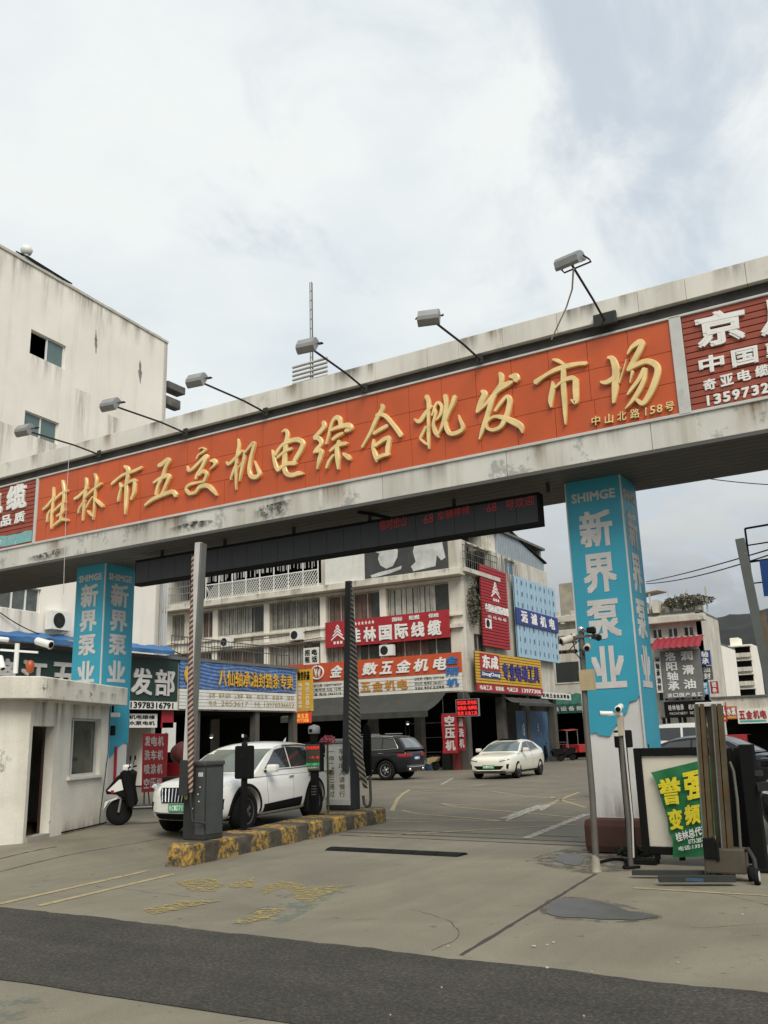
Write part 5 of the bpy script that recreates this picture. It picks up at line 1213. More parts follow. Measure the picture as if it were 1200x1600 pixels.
MB().prism([top[3] + Vector((.12, -.1, .02)), top[2] + Vector((.12, .3, .0)), top[2] + Vector((.12, .3, .10)), top[3] + Vector((.12, -.1, .14))], (-4.4, 0, 0)).build('roof', M_black, gb)
cab = thing('rooftop_cabin', 'cream rooftop cabin with dark doorway behind the corner balcony', 'cabin', (XB1 - 1.2, 47.3, 10.4))
mb = MB(); mb.bev(XB1 - 5, 46.6, 12.02, XB1 - .3, ys0 - .02, 14.2, .04); mb.build('wall', M_cream, cab)
mb = MB()
for j in range(12): mb.box(XB1 - .302, 46.7 + (j % 4) * .33, 12.4 + (j // 4) * .5, XB1 - .29, 46.8 + (j % 4) * .33, 12.6 + (j // 4) * .5)
mb.build('perforation', mat('tan_dot', (.42, .36, .22), .8), cab)
# AC unit and vines on the corner wall, potted green
aircon(Vector((XB1 + .38, 45.4, 7.6)), Vector((0, 1, 0)), Vector((1, 0, 0)), 'small air conditioner on the corner wall left of the red hoarding', .9)
def leafmass(name, c, rad, n, m, size, label, cat, seed=1, stem=None, parent=None):
    rnd = random.Random(seed); mb = MB(); vs = []; fs = []
    for _ in range(n):
        while True:
            d = Vector((rnd.uniform(-1, 1), rnd.uniform(-1, 1), rnd.uniform(-1, 1)))
            if d.length < 1: break
        p = Vector(c) + Vector((d.x * rad[0], d.y * rad[1], d.z * rad[2])) * (1 + .3 * noise.noise(d * 2.5))
        a = Vector((rnd.gauss(0, 1), rnd.gauss(0, 1), rnd.gauss(0, .6))).normalized() * size * rnd.uniform(.6, 1.3); b = a.cross(Vector((rnd.gauss(0, 1), rnd.gauss(0, 1), rnd.gauss(0, 1)))).normalized() * size * .45
        k = len(vs); vs += [p - a, p + b, p + a, p - b]; fs.append((k, k + 1, k + 2, k + 3))
    mb.add(vs, fs); return mb.build(name, m, parent, label=label, cat=cat)
M_leaf = mat('leaf_green', (.045, .065, .025), .7, var=.5, scale=3)
M_leaf_dry = mat('dry_leaf', (.10, .095, .06), .8, var=.5, scale=3)
leafmass('climbing_plant', (XB1 + .25, 43.9, 8.6), (.18, .7, 1.3), 500, M_leaf_dry, .10, 'thin dry climbing plant on the corner wall of the market building', 'plant', 3)
for k_, (px, py, lab) in enumerate(((462, 992, 'air conditioner on the ledge between the curtained windows left of the red fascia sign'), (352, 1003, 'air conditioner on the ledge over the low shop roof beside the drain pipes'), (603, 1016, 'air conditioner under the red fascia sign above the orange shop board'))):
    p = U(px, py, 'Y', YB - .5); aircon(Vector((p.x, YB - .5, p.z)), Vector((1, 0, 0)), Vector((0, -1, 0)), lab, 1.0, 'air conditioners on the market building')
for k_, (a, b) in enumerate((((320, 1004), (500, 983)), ((330, 1010), (502, 996)))):
    MB().tube([U(a[0] + (b[0] - a[0]) * t / 12, a[1] + (b[1] - a[1]) * t / 12 + 5 * math.sin(math.pi * t / 12), 'Y', YB - .3) for t in range(13)], .02, 5).build('facade_cable', M_black, label=('upper black cable sagging along the facade ledge', 'lower black cable sagging along the facade ledge')[k_], cat='cable')
rs_ = random.Random(3)
for k in range(26):
    x = XB0 + .5 + k * .82 + rs_.uniform(-.2, .2); w_ = rs_.uniform(.3, .9); z1 = (7.85, 7.2, 13.4, 9.93)[k % 4]
    if x + w_ < XB1 - .05: stain(box4(x, x + w_, z1 - rs_.uniform(.4, .9), z1, YB), (M_run_dark, M_run)[k % 2], bB, .006)
for k in range(14):
    x = XB0 + .6 + k * 1.5 + rs_.uniform(-.3, .3); stain(box4(x, min(XB1, x + rs_.uniform(.4, 1.1)), 9.97, 10.30, YB - .75), M_run, bB)
for k in range(9): y = YB + .4 + k * .8; stain(boxX(y, y + .7, 10.0 + rs_.uniform(-2, .6), 11.98, XB1), (M_run_dark, M_run)[k % 2], bB, .006)
# roof mast with six stacked bars
mast = thing('roof_mast', 'rooftop mast with a stack of six pale horizontal bars', 'mast', (U(487, 600, 'Y', 46).x, 46, ZTOP))
mx_ = U(488, 600, 'Y', 46).x; zt_ = U(488, 441, 'Y', 46).z
mb = MB()
for dx, dy in ((-.09, -.09), (.09, -.09), (0, .10)): mb.bar((mx_ + dx, 46 + dy, ZTOP), (mx_ + dx * .8, 46 + dy * .8, zt_), .055)
for k in range(26):
    z = ZTOP + .3 + k * (zt_ - ZTOP - .4) / 26; mb.bar((mx_ - .09, 45.91, z), (mx_ + .09, 45.91, z + .2), .025)
mb.build('lattice', M_steel, mast)
for k in range(6):
    z = U(488, 567 + 6.6 * k, 'Y', 46).z; MB().tube([(U(460, 580, 'Y', 46).x, 45.82, z - .05), (U(514, 580, 'Y', 46).x, 45.82, z - .05)], .095, 8).build('bar', mat('mast_bar', (.42, .40, .36), .6, var=.15), mast)
# awnings
def awning(q_top, q_bot, name, label, m, folds=10, drop=.25):
    mb = MB(); q = [q_top[0], q_top[1], q_bot[1], q_bot[0]]
    mb.sheet(q, 50, 6, lambda u, v: -.12 * math.sin(math.pi * v) - .03 * abs(math.sin(u * folds * math.pi)))
    mb.sheet([q_bot[0], q_bot[1], q_bot[1] + Vector((0, 0, -drop)), q_bot[0] + Vector((0, 0, -drop))], 50, 2, lambda u, v: .03 * math.sin(u * 70) * v)
    o = mb.build(name, m, label=label, cat='awning'); return o
awning([Vector((-31, YB - .9, 3.92)), Vector((-21.4, YB - .9, 3.92))], [Vector((-31, YB - 2.3, 2.95)), Vector((-21.8, YB - 2.3, 2.95))], 'grey_awning', 'grey cloth awning over the open shops under the orange fascia', M_grey_awning, 8, .3)
awning([Vector((XB1 + .45, 46.8, 3.7)), Vector((XB1 + .45, 53.2, 3.7))], [Vector((XB1 + 1.3, 46.8, 3.35)), Vector((XB1 + 1.3, 53.2, 3.35))], 'grey_awning', 'short dark awning under the yellow tool sign', M_grey_awning, 6, .15)
# lit red sign and hanging banners at the corner
q = box4(U(713, 1105, 'Y', 42).x, U(747, 1105, 'Y', 42).x, U(730, 1118.5, 'Y', 42).z, U(730, 1093, 'Y', 42).z, 42)
s_ = sgn(q, 'led_signbox', 'glowing red three line sign box at the market building corner', 'sign box', M_black, .14)
m_ = MB(); lines(m_, ['空压机 发电机', '清洗机 电焊机', '批发 五金工具'], sub(q, .04, .96, .06, 1.03), .01, .035, .8); m_.build('lit_text', M_led, s_)
mb = MB(); rim(mb, q, .03, .14, .01); mb.build('frame', M_grey_metal, s_)
MB().bar((q[0].x + .4, 42.07, q[0].z), (q[0].x + .4, 42.07, 3.85), .04).bar((q[0].x + .4, 42.07, 3.85), (q[0].x + .4, YB, 3.85), .04).build('hanger', M_steel, s_)
for (xa, xb, ya, yb2, Y, txt, lab) in ((691, 715, 1116, 1177, 41.9, '空压机', 'wide red upright banner with white characters by the market building corner'), (715.5, 727, 1119, 1172, 42.3, '清洗机', 'narrow red upright banner beside the wider one under the lit sign')):
    q = box4(U(xa, 1150, 'Y', Y).x, U(xb, 1150, 'Y', Y).x, U(xa, yb2, 'Y', Y).z, U(xa, ya, 'Y', Y).z, Y)
    s_ = thing('hanging_banner', lab, 'banner', (q[2] + q[3]) / 2)
    MB().sheet(q, 8, 20, lambda u, v: .04 * math.sin(v * 7 + u * 2)).build('cloth', M_red_sign, s_)
    m_ = MB(); column(m_, txt, sub(q, .22, .86, .05, .98), .01, .035, .85, gap=.045); m_.build('lettering', M_letter_grey, s_)
    MB().bar(q[0] + Vector((0, .0, .02)), q[1] + Vector((0, 0, .02)), .03).bar(q[0] + Vector((.1, .02, 0)), (q[0].x + .1, Y + .02, 3.9), .02).build('hanging_rod', M_steel, s_)
# a red post board and goods in front of the corner shop
q = box4(U(707, 1185, 'Y', 42.6).x, U(716, 1185, 'Y', 42.6).x, 0.0, U(711, 1168, 'Y', 42.6).z, 42.6)
MB().quadslab(q, .5).build('red_plinth', mat('plinth_red', (.12, .018, .016), .7, var=.3), label='dark red plinth at the foot of the corner banner', cat='plinth')

# wooden pallet stack? -- goods inside the shops: crates, shelves
def shelf(c, ux, w_, h_, label):
    r_ = thing('goods_shelf', label, 'shelf', c)
    ux = Vector(ux); uy = Vector((-ux.y, ux.x, 0)); c = Vector(c); z = Vector((0, 0, 1)); mb = MB()
    for a in (-.5, .5):
        for d in (0, .45): mb.bar(c + ux * (a * w_) + uy * d, c + ux * (a * w_) + uy * d + z * h_, .05)
    mb.build('frame', M_steel, r_)
    for k in range(1, 4):
        MB().prism([c + ux * (s1 * w_ / 2) + uy * d + z * (h_ * k / 3.2) for s1, d in ((-1, 0), (1, 0), (1, .45), (-1, .45))], z * .03).build('board', M_old_wall, r_)
    gm = MB(); rnd = random.Random(int(c.x * 7 + c.y)); 
    return r_
rndg = random.Random(21)
BOXM = [mat('carton', (.26, .18, .10), .85, var=.2), M_red_sign, M_dark_metal, mat('tool_blue', (.04, .10, .22), .5), mat('tool_yellow', (.40, .26, .04), .5), M_white_board]
cl = ['brown', 'red', 'dark grey', 'blue', 'yellow', 'white']
for i in range(8):
    y = 29.3 + i * 1.6 + rndg.uniform(-.3, .3); x = XC - 1.2 - rndg.uniform(0, 1.8); k = i % 6; s1 = rndg.uniform(.35, .6)
    mb = MB().bev(x - s1, y - s1 * .8, .06, x + s1, y + s1 * .8, .06 + s1 * 1.5, .03).box(x + s1 - .01, y - .05, .06 + s1 * .1, x + s1 + .012, y + .05, .06 + s1 * 1.4)
    mb.build('goods_box', BOXM[k], label='%s goods box on the dark shop floor under the blue board' % cl[k], cat='box', group='goods boxes in the dark shops')
for i in range(7):
    x = -29.5 + i * 1.25 + rndg.uniform(-.3, .3); y = YB - .9 + rndg.uniform(0, 1.2); k = (i * 5 + 2) % 6; s1 = rndg.uniform(.3, .55)
    mb = MB().bev(x - s1, y - s1 * .8, .0, x + s1, y + s1 * .8, s1 * 1.7, .03).box(x - .05, y - s1 * .8 - .012, s1 * .1, x + .05, y - s1 * .8 + .01, s1 * 1.6)
    mb.build('goods_box', BOXM[k], label='%s goods box on the floor under the grey awning' % cl[k], cat='box', group='goods boxes under the grey awning')
for px, py, yy, lab in ((637, 1131, YB + 2, 'small white pendant lamp glowing in the dark shop behind the black crossover'), (330, 1152, 33.5, 'small white pendant lamp glowing in the dark shop under the blue board')):
    p = U(px, py, 'Y', yy); pl_ = thing('pendant_lamp', lab, 'lamp', p, 'pendant lamps in the dark shops')
    MB().lathe(p, (0, 0, 1), [(0, .12), (.10, .10), (.16, .03)], 12).build('shade', M_white_paint, pl_); MB().lathe(p + Vector((0, 0, -.05)), (0, 0, 1), [(0, .02), (.02, .06), (.05, .06)], 10).build('bulb', flat('lit_bulb', (.8, .8, .75), .5, emit=(1, .95, .85, 2.5)), pl_); MB().bar(p + Vector((0, 0, .16)), (p.x, p.y, 3.03 if px < 400 else 3.72), .012).build('cord', M_black, pl_)
shelf((-25.5, YB + 4.2, 0.0), (1, 0, 0), 2.6, 2.6, 'metal goods shelf at the back of the open shop under the grey awning')

# far buildings
def far_block(name, label, q, depth, m, rows, cols, wm, u0=.06, u1=.94, v0=.12, v1=.9, extra=None):
    n = (q[1] - q[0]).cross(q[0] - q[3]).normalized(); b_ = thing(name, label, 'building', (q[2] + q[3]) / 2 - n * depth / 2)
    hs = []
    for j in range(rows):
        for i in range(cols):
            cw = (u1 - u0) / cols; ch = (v1 - v0) / rows
            hs.append((u0 + i * cw + cw * .2, u0 + i * cw + cw * .8, v0 + j * ch + ch * .25, v0 + j * ch + ch * .75))
    mb = MB(); opening_wall(mb, q, hs, .3)
    mb.quadslab([q[1], q[1] - n * depth, q[2] - n * depth, q[2]], .3); mb.quadslab([q[0] - n * depth, q[0] , q[3], q[3] - n * depth], .3)
    mb.build('wall', m, b_)
    MB().quadslab([p - n * .32 for p in q], .1).build('core', M_dark_room, b_)
    MB().prism([q[0] - n * .01, q[1] - n * .01, q[1] - n * depth, q[0] - n * depth], (0, 0, .2)).build('roof', M_roof_tar, b_)
    for h in hs:
        w_ = sub(q, *h); fr = MB(); ww = [p - n * .12 for p in w_]; rim(fr, sub(ww, .06, .94, .08, .92), .08, .08); a = sub(ww, .5, .5, 0, 1); d = (q[1] - q[0]).normalized() * .05
        fr.quadslab([a[0] - d, a[0] + d, a[3] + d, a[3] - d], .08); f_ = fr.build('window', M_white_paint, b_)
        MB().quadslab([p - n * .05 for p in ww], .02).build('pane', wm, f_)
    return b_
# old block between the market building and the right pillar
YD = 78
xd0, xd1 = U(858, 1000, 'Y', YD).x, U(930, 1000, 'Y', YD).x
zd = U(880, 966, 'Y', YD).z
bD = far_block('old_building', 'old grimy block with ledges seen left of the right blue pillar', box4(xd0 - 4, xd1, 0, zd, YD), 10, M_old_wall, 3, 4, M_glass_dark)
mb = MB()
for k, py in enumerate((968, 990, 1012)):
    z = U(885, py, 'Y', YD).z; mb.bev(xd0 - 4, YD - .9, z - .3, xd1 + .3, YD - .01, z + .25, .05)
for k in range(12): mb.box(xd0 + k * .5, YD - .85, zd - .6 + .3 * (k % 3), xd0 + k * .5 + .35, YD - .3, zd - .1 + .3 * (k % 3))
mb.build('ledge', M_old_wall, bD)
zt2 = U(880, 911, 'Y', YD + 3).z
MB().bev(xd0 + .2, YD + 3, zd, U(912, 930, 'Y', YD + 3).x, YD + 9, zt2, .1).build('roof_block', mat('grimy_roof_block', (.30, .27, .21), .95, var=.3, scale=.7, spot=.8, spot_col=(.10, .09, .07), spot_scale=.8), bD)
# green awning shops under it
q = [U(862, 1097, 'Y', 62), U(912, 1097, 'Y', 62), U(912, 1110, 'Y', 62), U(862, 1110, 'Y', 62)]
xg0, xg1 = q[0].x, q[1].x + 2.5
gs = thing('green_shop', 'dark open shop with green awning and clutter beyond the market building', 'building', ((xg0 + xg1) / 2, 63, 0))
zg = U(885, 1098, 'Y', 62).z
mb = MB().box(xg0 - 1, 62, zg - .3, xg1, 62.3, zg + 3.4).box(xg0 - 1, 62.0, 0, xg0 - .4, 62.4, zg - .3).box(xg1 - .5, 62, 0, xg1, 62.4, zg - .3); mb.build('wall', M_old_wall, gs)
MB().box(xg0 - 1, 67, 0, xg1, 67.2, zg).box(xg0 - 1, 62.4, zg - .28, xg1, 67, zg - .2).box(xg0 - 1.0, 62.4, 0, xg0 - .8, 67, zg - .3).box(xg1 - .2, 62.4, 0, xg1, 67, zg - .3).build('interior', M_dark_room, gs)
MB().sheet([Vector((xg0 - .5, 61.98, zg + .6)), Vector((xg1, 61.98, zg + .6)), Vector((xg1, 60.6, zg - .15)), Vector((xg0 - .5, 60.6, zg - .15))], 40, 4, lambda u, v: .05 * math.sin(u * 60)).sheet([Vector((xg0 - .5, 60.6, zg - .15)), Vector((xg1, 60.6, zg - .15)), Vector((xg1, 60.6, zg - .75)), Vector((xg0 - .5, 60.6, zg - .75))], 40, 1, lambda u, v: .03 * math.sin(u * 60)).build('awning', mat('green_cloth', (.012, .085, .06), .7, var=.2), gs)
m_ = MB(); row(m_, '机电设备批发', box4(xg0, xg0 + 3.4, zg - .6, zg - .3, 60.56), .01, .02, .8); m_.build('lettering', M_letter_grey, gs)
mb = MB(); rim(mb, box4(xg0 + .5, xg1 - 1, zg + 1.4, zg + 2.8, 61.96), .1, .1); mb.build('window_frame', M_old_wall, gs); MB().quadslab(box4(xg0 + .5, xg1 - 1, zg + 1.4, zg + 2.8, 61.97), .05).build('pane', M_glass_dark, gs)
# E: right far building with grey sign
YE = 70
xe1 = U(1097, 1000, 'Y', YE).x; xe0 = U(985, 1000, 'Y', YE).x; ze = U(1050, 960, 'Y', YE).z
bE = far_block('corner_building', 'cream far building with clutter on its roof right of the blue pillar', box4(xe0, xe1, 0, ze, YE), 7, M_old_wall, 4, 4, M_glass_dark, v0=.04)
mb = MB(); z = U(1050, 968, 'Y', YE).z; mb.bev(xe0 - .3, YE - .9, z - .3, xe1 + .5, YE - .01, z + .2, .05); z = U(1050, 1000, 'Y', YE).z; mb.bev(xe0, YE - .3, z - .2, xe1 + .05, YE - .01, z + .2, .03)
mb.build('ledge', M_old_wall, bE)
mb = MB(); rnd = random.Random(8)
for k in range(18):
    x = xe0 + rnd.uniform(0, xe1 - xe0); mb.box(x, YE + rnd.uniform(-.6, 1), ze + .2, x + rnd.uniform(.2, 1.2), YE + 1.5, ze + .2 + rnd.uniform(.3, 1.0))
mb.prism([(xe0, YE + .2, ze + 1.7), (xe1 - 3, YE + .2, ze + 2.0), (xe1 - 3, YE + 4, ze + 2.3), (xe0, YE + 4, ze + 2.0)], (0, 0, .12))
for k in range(5): mb.bar((xe0 + .3 + k * 1.4, YE + .4, ze), (xe0 + .3 + k * 1.4, YE + .4, ze + 1.9), .12)
mb.build('roof_shelter', M_old_wall, bE)
leafmass('roof_plants', ((xe0 + xe1) / 2 + 1.8, YE + .2, ze + .9), (1.9, 1.0, .5), 800, M_leaf_dry, .16, 'dark green plants crowded along the far cream roof edge', 'plants', 5)
q = Q([(1031, 1018), (1093, 1018), (1093, 1092), (1031, 1092)], 'Y', YE - 1.2); q = box4(q[0].x, q[1].x, q[3].z, q[0].z, YE - 1.2)
s_ = sgn(q, 'grey_hoarding', 'big grey hoarding with two columns of white characters on the far cream building', 'hoarding', mat('grey_board', (.155, .155, .15), .6, var=.12), .2)
m_ = MB(); column(m_, '洛阳轴承', sub(q, .12, .40, .03, .86), .03, .025, .9); column(m_, '润滑油', sub(q, .52, .82, .03, .92), .03, .025, .66); row(m_, '进口国产总汇', sub(q, .08, .98, .90, .98), .02, .02, .8); m_.build('lettering', M_letter_white, s_)
mb = MB(); [mb.bar(sub(q, u, u, v, v)[0] + Vector((0, .2, 0)), sub(q, u, u, v, v)[0] + Vector((0, 1.3, 0)), .12) for u in (.15, .85) for v in (.15, .85)]; mb.build('bracket', M_steel, s_)
ra = [U(1025, 1016, 'Y', YE - 1.5), U(1098, 1003, 'Y', YE - 1.5)]
MB().sheet([Vector((q[0].x - .4, YE - .1, q[0].z + 1.1)), Vector((q[1].x + .3, YE - .1, q[0].z + 1.1)), Vector((q[1].x + .3, YE - 2.2, q[0].z + .1)), Vector((q[0].x - .4, YE - 2.2, q[0].z + .1))], 40, 5, lambda u, v: .05 * math.sin(u * 50) + .15 * math.sin(v * 3)).build('red_awning', mat('red_awning_cloth', (.24, .018, .028), .7, var=.15), label='red awning above the grey hoarding on the far building', cat='awning')
for k, (a, b, c, d, m, txt, lab) in enumerate(((1091, 1109, 1017, 1040, M_navy, '轴承', 'navy sign with white characters at the far building corner, topmost'), (1094, 1112, 1041, 1063, mat('slate_board', (.10, .095, .09), .6), '油封', 'dark slate sign below the navy one at the far building corner'),
        (1092, 1107, 1066, 1086, mat('azure_board', (.03, .22, .42), .6), '密封', 'bright blue sign low at the far building corner'), (1109, 1121, 1065, 1084, M_red_sign, '链条', 'small red sign low at the far building corner right of the blue one'))):
    q = Q([(a, c), (b, c), (b, d), (a, d)], 'Y', YE - 1.0 + .3 * (k % 2)); q = box4(q[0].x, q[1].x, q[3].z, q[0].z, q[0].y)
    s_ = sgn(q, 'small_signboard', lab, 'signboard', m, .12); m_ = MB(); column(m_, txt, sub(q, .22, .82, .06, .98), .02, .02, .88); m_.build('lettering', M_letter_white, s_)
    p_ = sub(q, .2, .2, .5, .5)[0]; MB().bar(p_ + Vector((0, .12, 0)), (p_.x, YE + .02, p_.z), .08).build('bracket', M_steel, s_)
q = Q([(1022, 1034), (1031, 1034), (1036, 1082), (1026, 1082)], 'Y', YE - 1.3); q = box4(q[0].x, q[1].x, q[2].z, q[0].z, YE - 1.3); s_ = sgn(q, 'small_signboard', 'narrow white sign squeezed between the blue pillar and the grey hoarding', 'signboard', M_white_board, .12)
m_ = MB(); column(m_, '轴承油封', sub(q, .2, .85, .05, .97), .02, .02, .85); m_.build('lettering', M_black, s_); p_ = sub(q, .5, .5, .5, .5)[0]; MB().bar(p_ + Vector((0, .12, 0)), (p_.x, YE + .02, p_.z), .08).build('bracket', M_steel, s_)
# dark shop board under the hoarding
q = Q([(1037, 1097), (1090, 1097), (1090, 1122), (1037, 1122)], 'Y', YE - 1.4); q = box4(q[0].x, q[1].x + 1.2, q[3].z, q[0].z, YE - 1.4); s_ = sgn(q, 'black_signboard', 'black shop board with small grey characters under the grey hoarding', 'signboard', M_black, .2)
m_ = MB(); row(m_, '桂林轴承 机电设备', sub(q, .08, .8, .2, .55), .02, .02, .85); row(m_, 'MACHINERY BEARING', sub(q, .1, .78, .66, .82), .01, .0, .8); m_.build('lettering', M_letter_grey, s_)
mb = MB(); [mb.bar(sub(q, u, u, .5, .5)[0] + Vector((0, .2, 0)), sub(q, u, u, .5, .5)[0] + Vector((0, 1.45, 0)), .12) for u in (.15, .85)]; mb.build('bracket', M_steel, s_)
# F: apartment block far right
YFb = 205
xf0, xf1 = U(1126, 1050, 'Y', YFb).x, U(1180, 1050, 'Y', YFb).x; zf = U(1150, 1008, 'Y', YFb).z
bF = thing('apartment_block', 'pale apartment block with stacked balconies far right', 'building', ((xf0 + xf1) / 2, YFb, 0))
MB().box(xf0, YFb, 0, xf1, YFb + 9, zf).bev(U(1140, 1010, 'Y', YFb).x, YFb + 1, zf, U(1154, 1010, 'Y', YFb).x, YFb + 5, U(1146, 996, 'Y', YFb).z, .1).build('wall', M_white_wall, bF)
for k in range(8):
    z = zf - 1.6 - k * 2.95
    if z < 1: break
    xb0, xb1 = xf0 + (xf1 - xf0) * .33, xf0 + (xf1 - xf0) * .95
    MB().bev(xb0, YFb - 1.2, z - 1.1, xb1, YFb - .01, z - .2, .05).bev(xb0 - .1, YFb - 1.3, z + 1.1, xb1 + .1, YFb - .01, z + 1.3, .03).build('balcony', M_old_wall, bF)
    MB().box(xb0 + .1, YFb - .02, z - .2, xb1 - .1, YFb - .01 + .006, z + 1.1).build('balcony_shade', M_dark_room, bF)  # dark sheet on the wall stands in for the balcony's shade
    w_ = box4(xf0 + (xf1 - xf0) * .08, xf0 + (xf1 - xf0) * .24, z - .3, z + .9, YFb); fr = MB(); rim(fr, w_, .1, .1, .05); f_ = fr.build('window', M_white_paint, bF); MB().quadslab([p + Vector((0, -.02, 0)) for p in w_], .03).build('pane', M_glass_dark, f_)
# mid grey building with slope roof between E and F
YG = 95; bG = far_block('pale_building', 'narrow pale building with grey roof between the cream corner and the apartments', box4(U(1100, 1050, 'Y', YG).x, U(1130, 1050, 'Y', YG).x, 0, U(1120, 1008, 'Y', YG).z, YG), 8, M_white_wall, 4, 2, M_glass_dark)
# red shops along the right
YR = 58
xr0, xr1 = U(1112, 1100, 'Y', YR).x, U(1230, 1100, 'Y', YR).x
rs = thing('red_shop', 'low dark shop with red fascia signs far right beyond the forklift', 'building', ((xr0 + xr1) / 2, YR + 2, 0))
zr = U(1150, 1098, 'Y', YR).z; zr0 = U(1150, 1128, 'Y', YR).z
MB().box(xr0, YR, zr0 + .3, xr1, YR + .3, zr + .3).box(xr0, YR, 0, xr0 + .4, YR + .3, zr0 + .3).box(xr1 - .4, YR, 0, xr1, YR + .3, zr0 + .3).box(xr0, YR + 4, 0, xr1, YR + 4.2, zr + .3).build('wall', M_old_wall, rs)
MB().box(xr0, YR + 3.7, 0, xr1, YR + 3.95, zr).box(xr0 + .4, YR + .3, zr0 + .2, xr1 - .4, YR + 3.7, zr0 + .3).build('interior', M_dark_room, rs)
MB().prism([(xr0 - .1, YR - .1, zr + .3), (xr1, YR - .1, zr + .3), (xr1, YR + 4.4, zr + .3), (xr0 - .1, YR + 4.4, zr + .3)], (0, 0, .1)).build('roof', M_roof_tar, rs)
for a, b, c, d, txt, m, lab in ((1151, 1200, 1108, 1131, '五金机电', M_white_board, 'white shop fascia with red characters far right'), (1118, 1133, 1098, 1128, '工具', M_red_sign, 'red upright shop sign far right beside the tan mast'), (1134, 1150, 1104, 1124, '水泵', mat('faded_red', (.36, .10, .06), .6), 'faded red shop sign between the red one and the white fascia')):
    q = Q([(a, c), (b, c), (b, d), (a, d)], 'Y', YR - .25); q = box4(q[0].x, q[1].x, q[3].z, q[0].z, YR - .25); s_ = sgn(q, 'shop_sign', lab, 'signboard', m, .24); m_ = MB(); row(m_, txt, sub(q, .06, .96, .12, .7), .02, .03, .88); m_.build('lettering', M_red_sign if m is M_white_board else M_letter_white, s_)
    MB().quadslab([p + Vector((0, -.004, 0)) for p in sub(q, .06, .9, .78, .92)], .01).build('colour_strip', mat('strip_teal', (.08, .32, .30), .6) if m is M_white_board else M_yellow, s_)
# red stall table cover
q = box4(U(1135, 1155, 'Y', 40).x, U(1168, 1155, 'Y', 40).x, 0, U(1150, 1148, 'Y', 40).z, 40)
MB().sheet(q, 30, 6, lambda u, v: .08 * math.sin(u * 40) * v).sheet([q[0] + Vector((0, 1.2, 0)), q[1] + Vector((0, 1.2, 0)), q[1], q[0]], 6, 2).build('red_stall', M_red_sign, label='bright red covered stall table far right behind the barrier', cat='stall')
# dark canopy roof at the right edge, hill, wires
p = [U(1128, 985, 'Y', 30), U(1215, 968, 'Y', 22)]
cz = U(1140, 980, 'Y', 30).z
cn = thing('canopy', 'dark corrugated canopy roof reaching in at the right edge', 'canopy', (-1.0, 27, 0))
cx0 = U(1190, 990, 'Y', 24).x
qc_ = [Vector((cx0, 34, cz)), Vector((cx0 + 9, 34, cz + .8)), Vector((cx0 + 9, 24, cz + 1.0)), Vector((cx0 + .3, 24, cz + .2))]
MB().sheet(qc_, 90, 2, lambda u, v: .05 * math.sin(u * 190)).sheet([v_ - Vector((0, 0, .25)) for v_ in qc_], 4, 1).build('roof', mat('canopy_dark', (.055, .055, .052), .7, var=.2), cn)
mb = MB()
for x, y in ((cx0 + 2.5, 33.5), (cx0 + 8.7, 24.5), (cx0 + 8.7, 33.5)): mb.bar((x, y, 0), (x, y, cz + .2), .14)
mb.build('post', M_dark_metal, cn)
# hill
hb = MB(); hx = [U(1080 + 10 * k, 1000, 'Y', 600).x for k in range(-8, 40)]; 
vs = []; fs = []
cxh = U(1240, 1000, 'Y', 620).x
for i in range(33):
    for j in range(49):
        a = j / 48 * 2 * math.pi; r_ = 260 * i / 32
        x = cxh + 35 + r_ * math.cos(a); y = 640 + r_ * math.sin(a) * .6
        h = 77 * math.cos(min(1, i / 32) * math.pi / 2) ** .75 * (1 + .10 * noise.noise(Vector((x * .02, y * .02, 0)))) + 3.0 * noise.noise(Vector((x * .12, y * .12, 4)))
        vs.append((x, y, h * (i < 32) - 1)); 
for i in range(32):
    for j in range(48): fs.append((i * 49 + j, i * 49 + j + 1, (i + 1) * 49 + j + 1, (i + 1) * 49 + j))
MB().add(vs, fs, True).build('hill', mat('wooded_hill', (.016, .019, .017), .95, var=.4, scale=.05), kind='structure')
def wire(pts, sag, name, label, r_=.012):
    a, b = Vector(pts[0]), Vector(pts[1]); P_ = [a.lerp(b, t / 16) - Vector((0, 0, sag * 4 * (t / 16) * (1 - t / 16))) for t in range(17)]
    MB().tube(P_, r_, 5).build(name, M_black, label=label, cat='cable', group='overhead cables')
wire((U(1010, 909, 'Y', 50), U(1300, 828, 'Y', 22)), .1, 'overhead_cable', 'upper of two thin overhead cables crossing the sky right of the blue pillar', .022)
wire((U(1010, 912, 'Y', 50.3), U(1300, 832, 'Y', 22.3)), .25, 'overhead_cable', 'lower of two thin overhead cables crossing the sky right of the blue pillar', .022)
wire((U(1100, 747, 'Y', 40), U(1300, 760, 'Y', 36)), .1, 'overhead_cable', 'thin cable crossing the bright sky just under the beam at right', .02)
wire((U(80, 922, 'Y', 24), U(330, 1040, 'Y', 36)), .2, 'overhead_cable', 'sagging black cable running down past the left pillar to the shop roof', .03)
wire((U(0, 957, 'X', -27.2), U(75, 995, 'X', -27.2)), .1, 'wall_cable', 'thin cable slanting down the white wall under the window', .02)
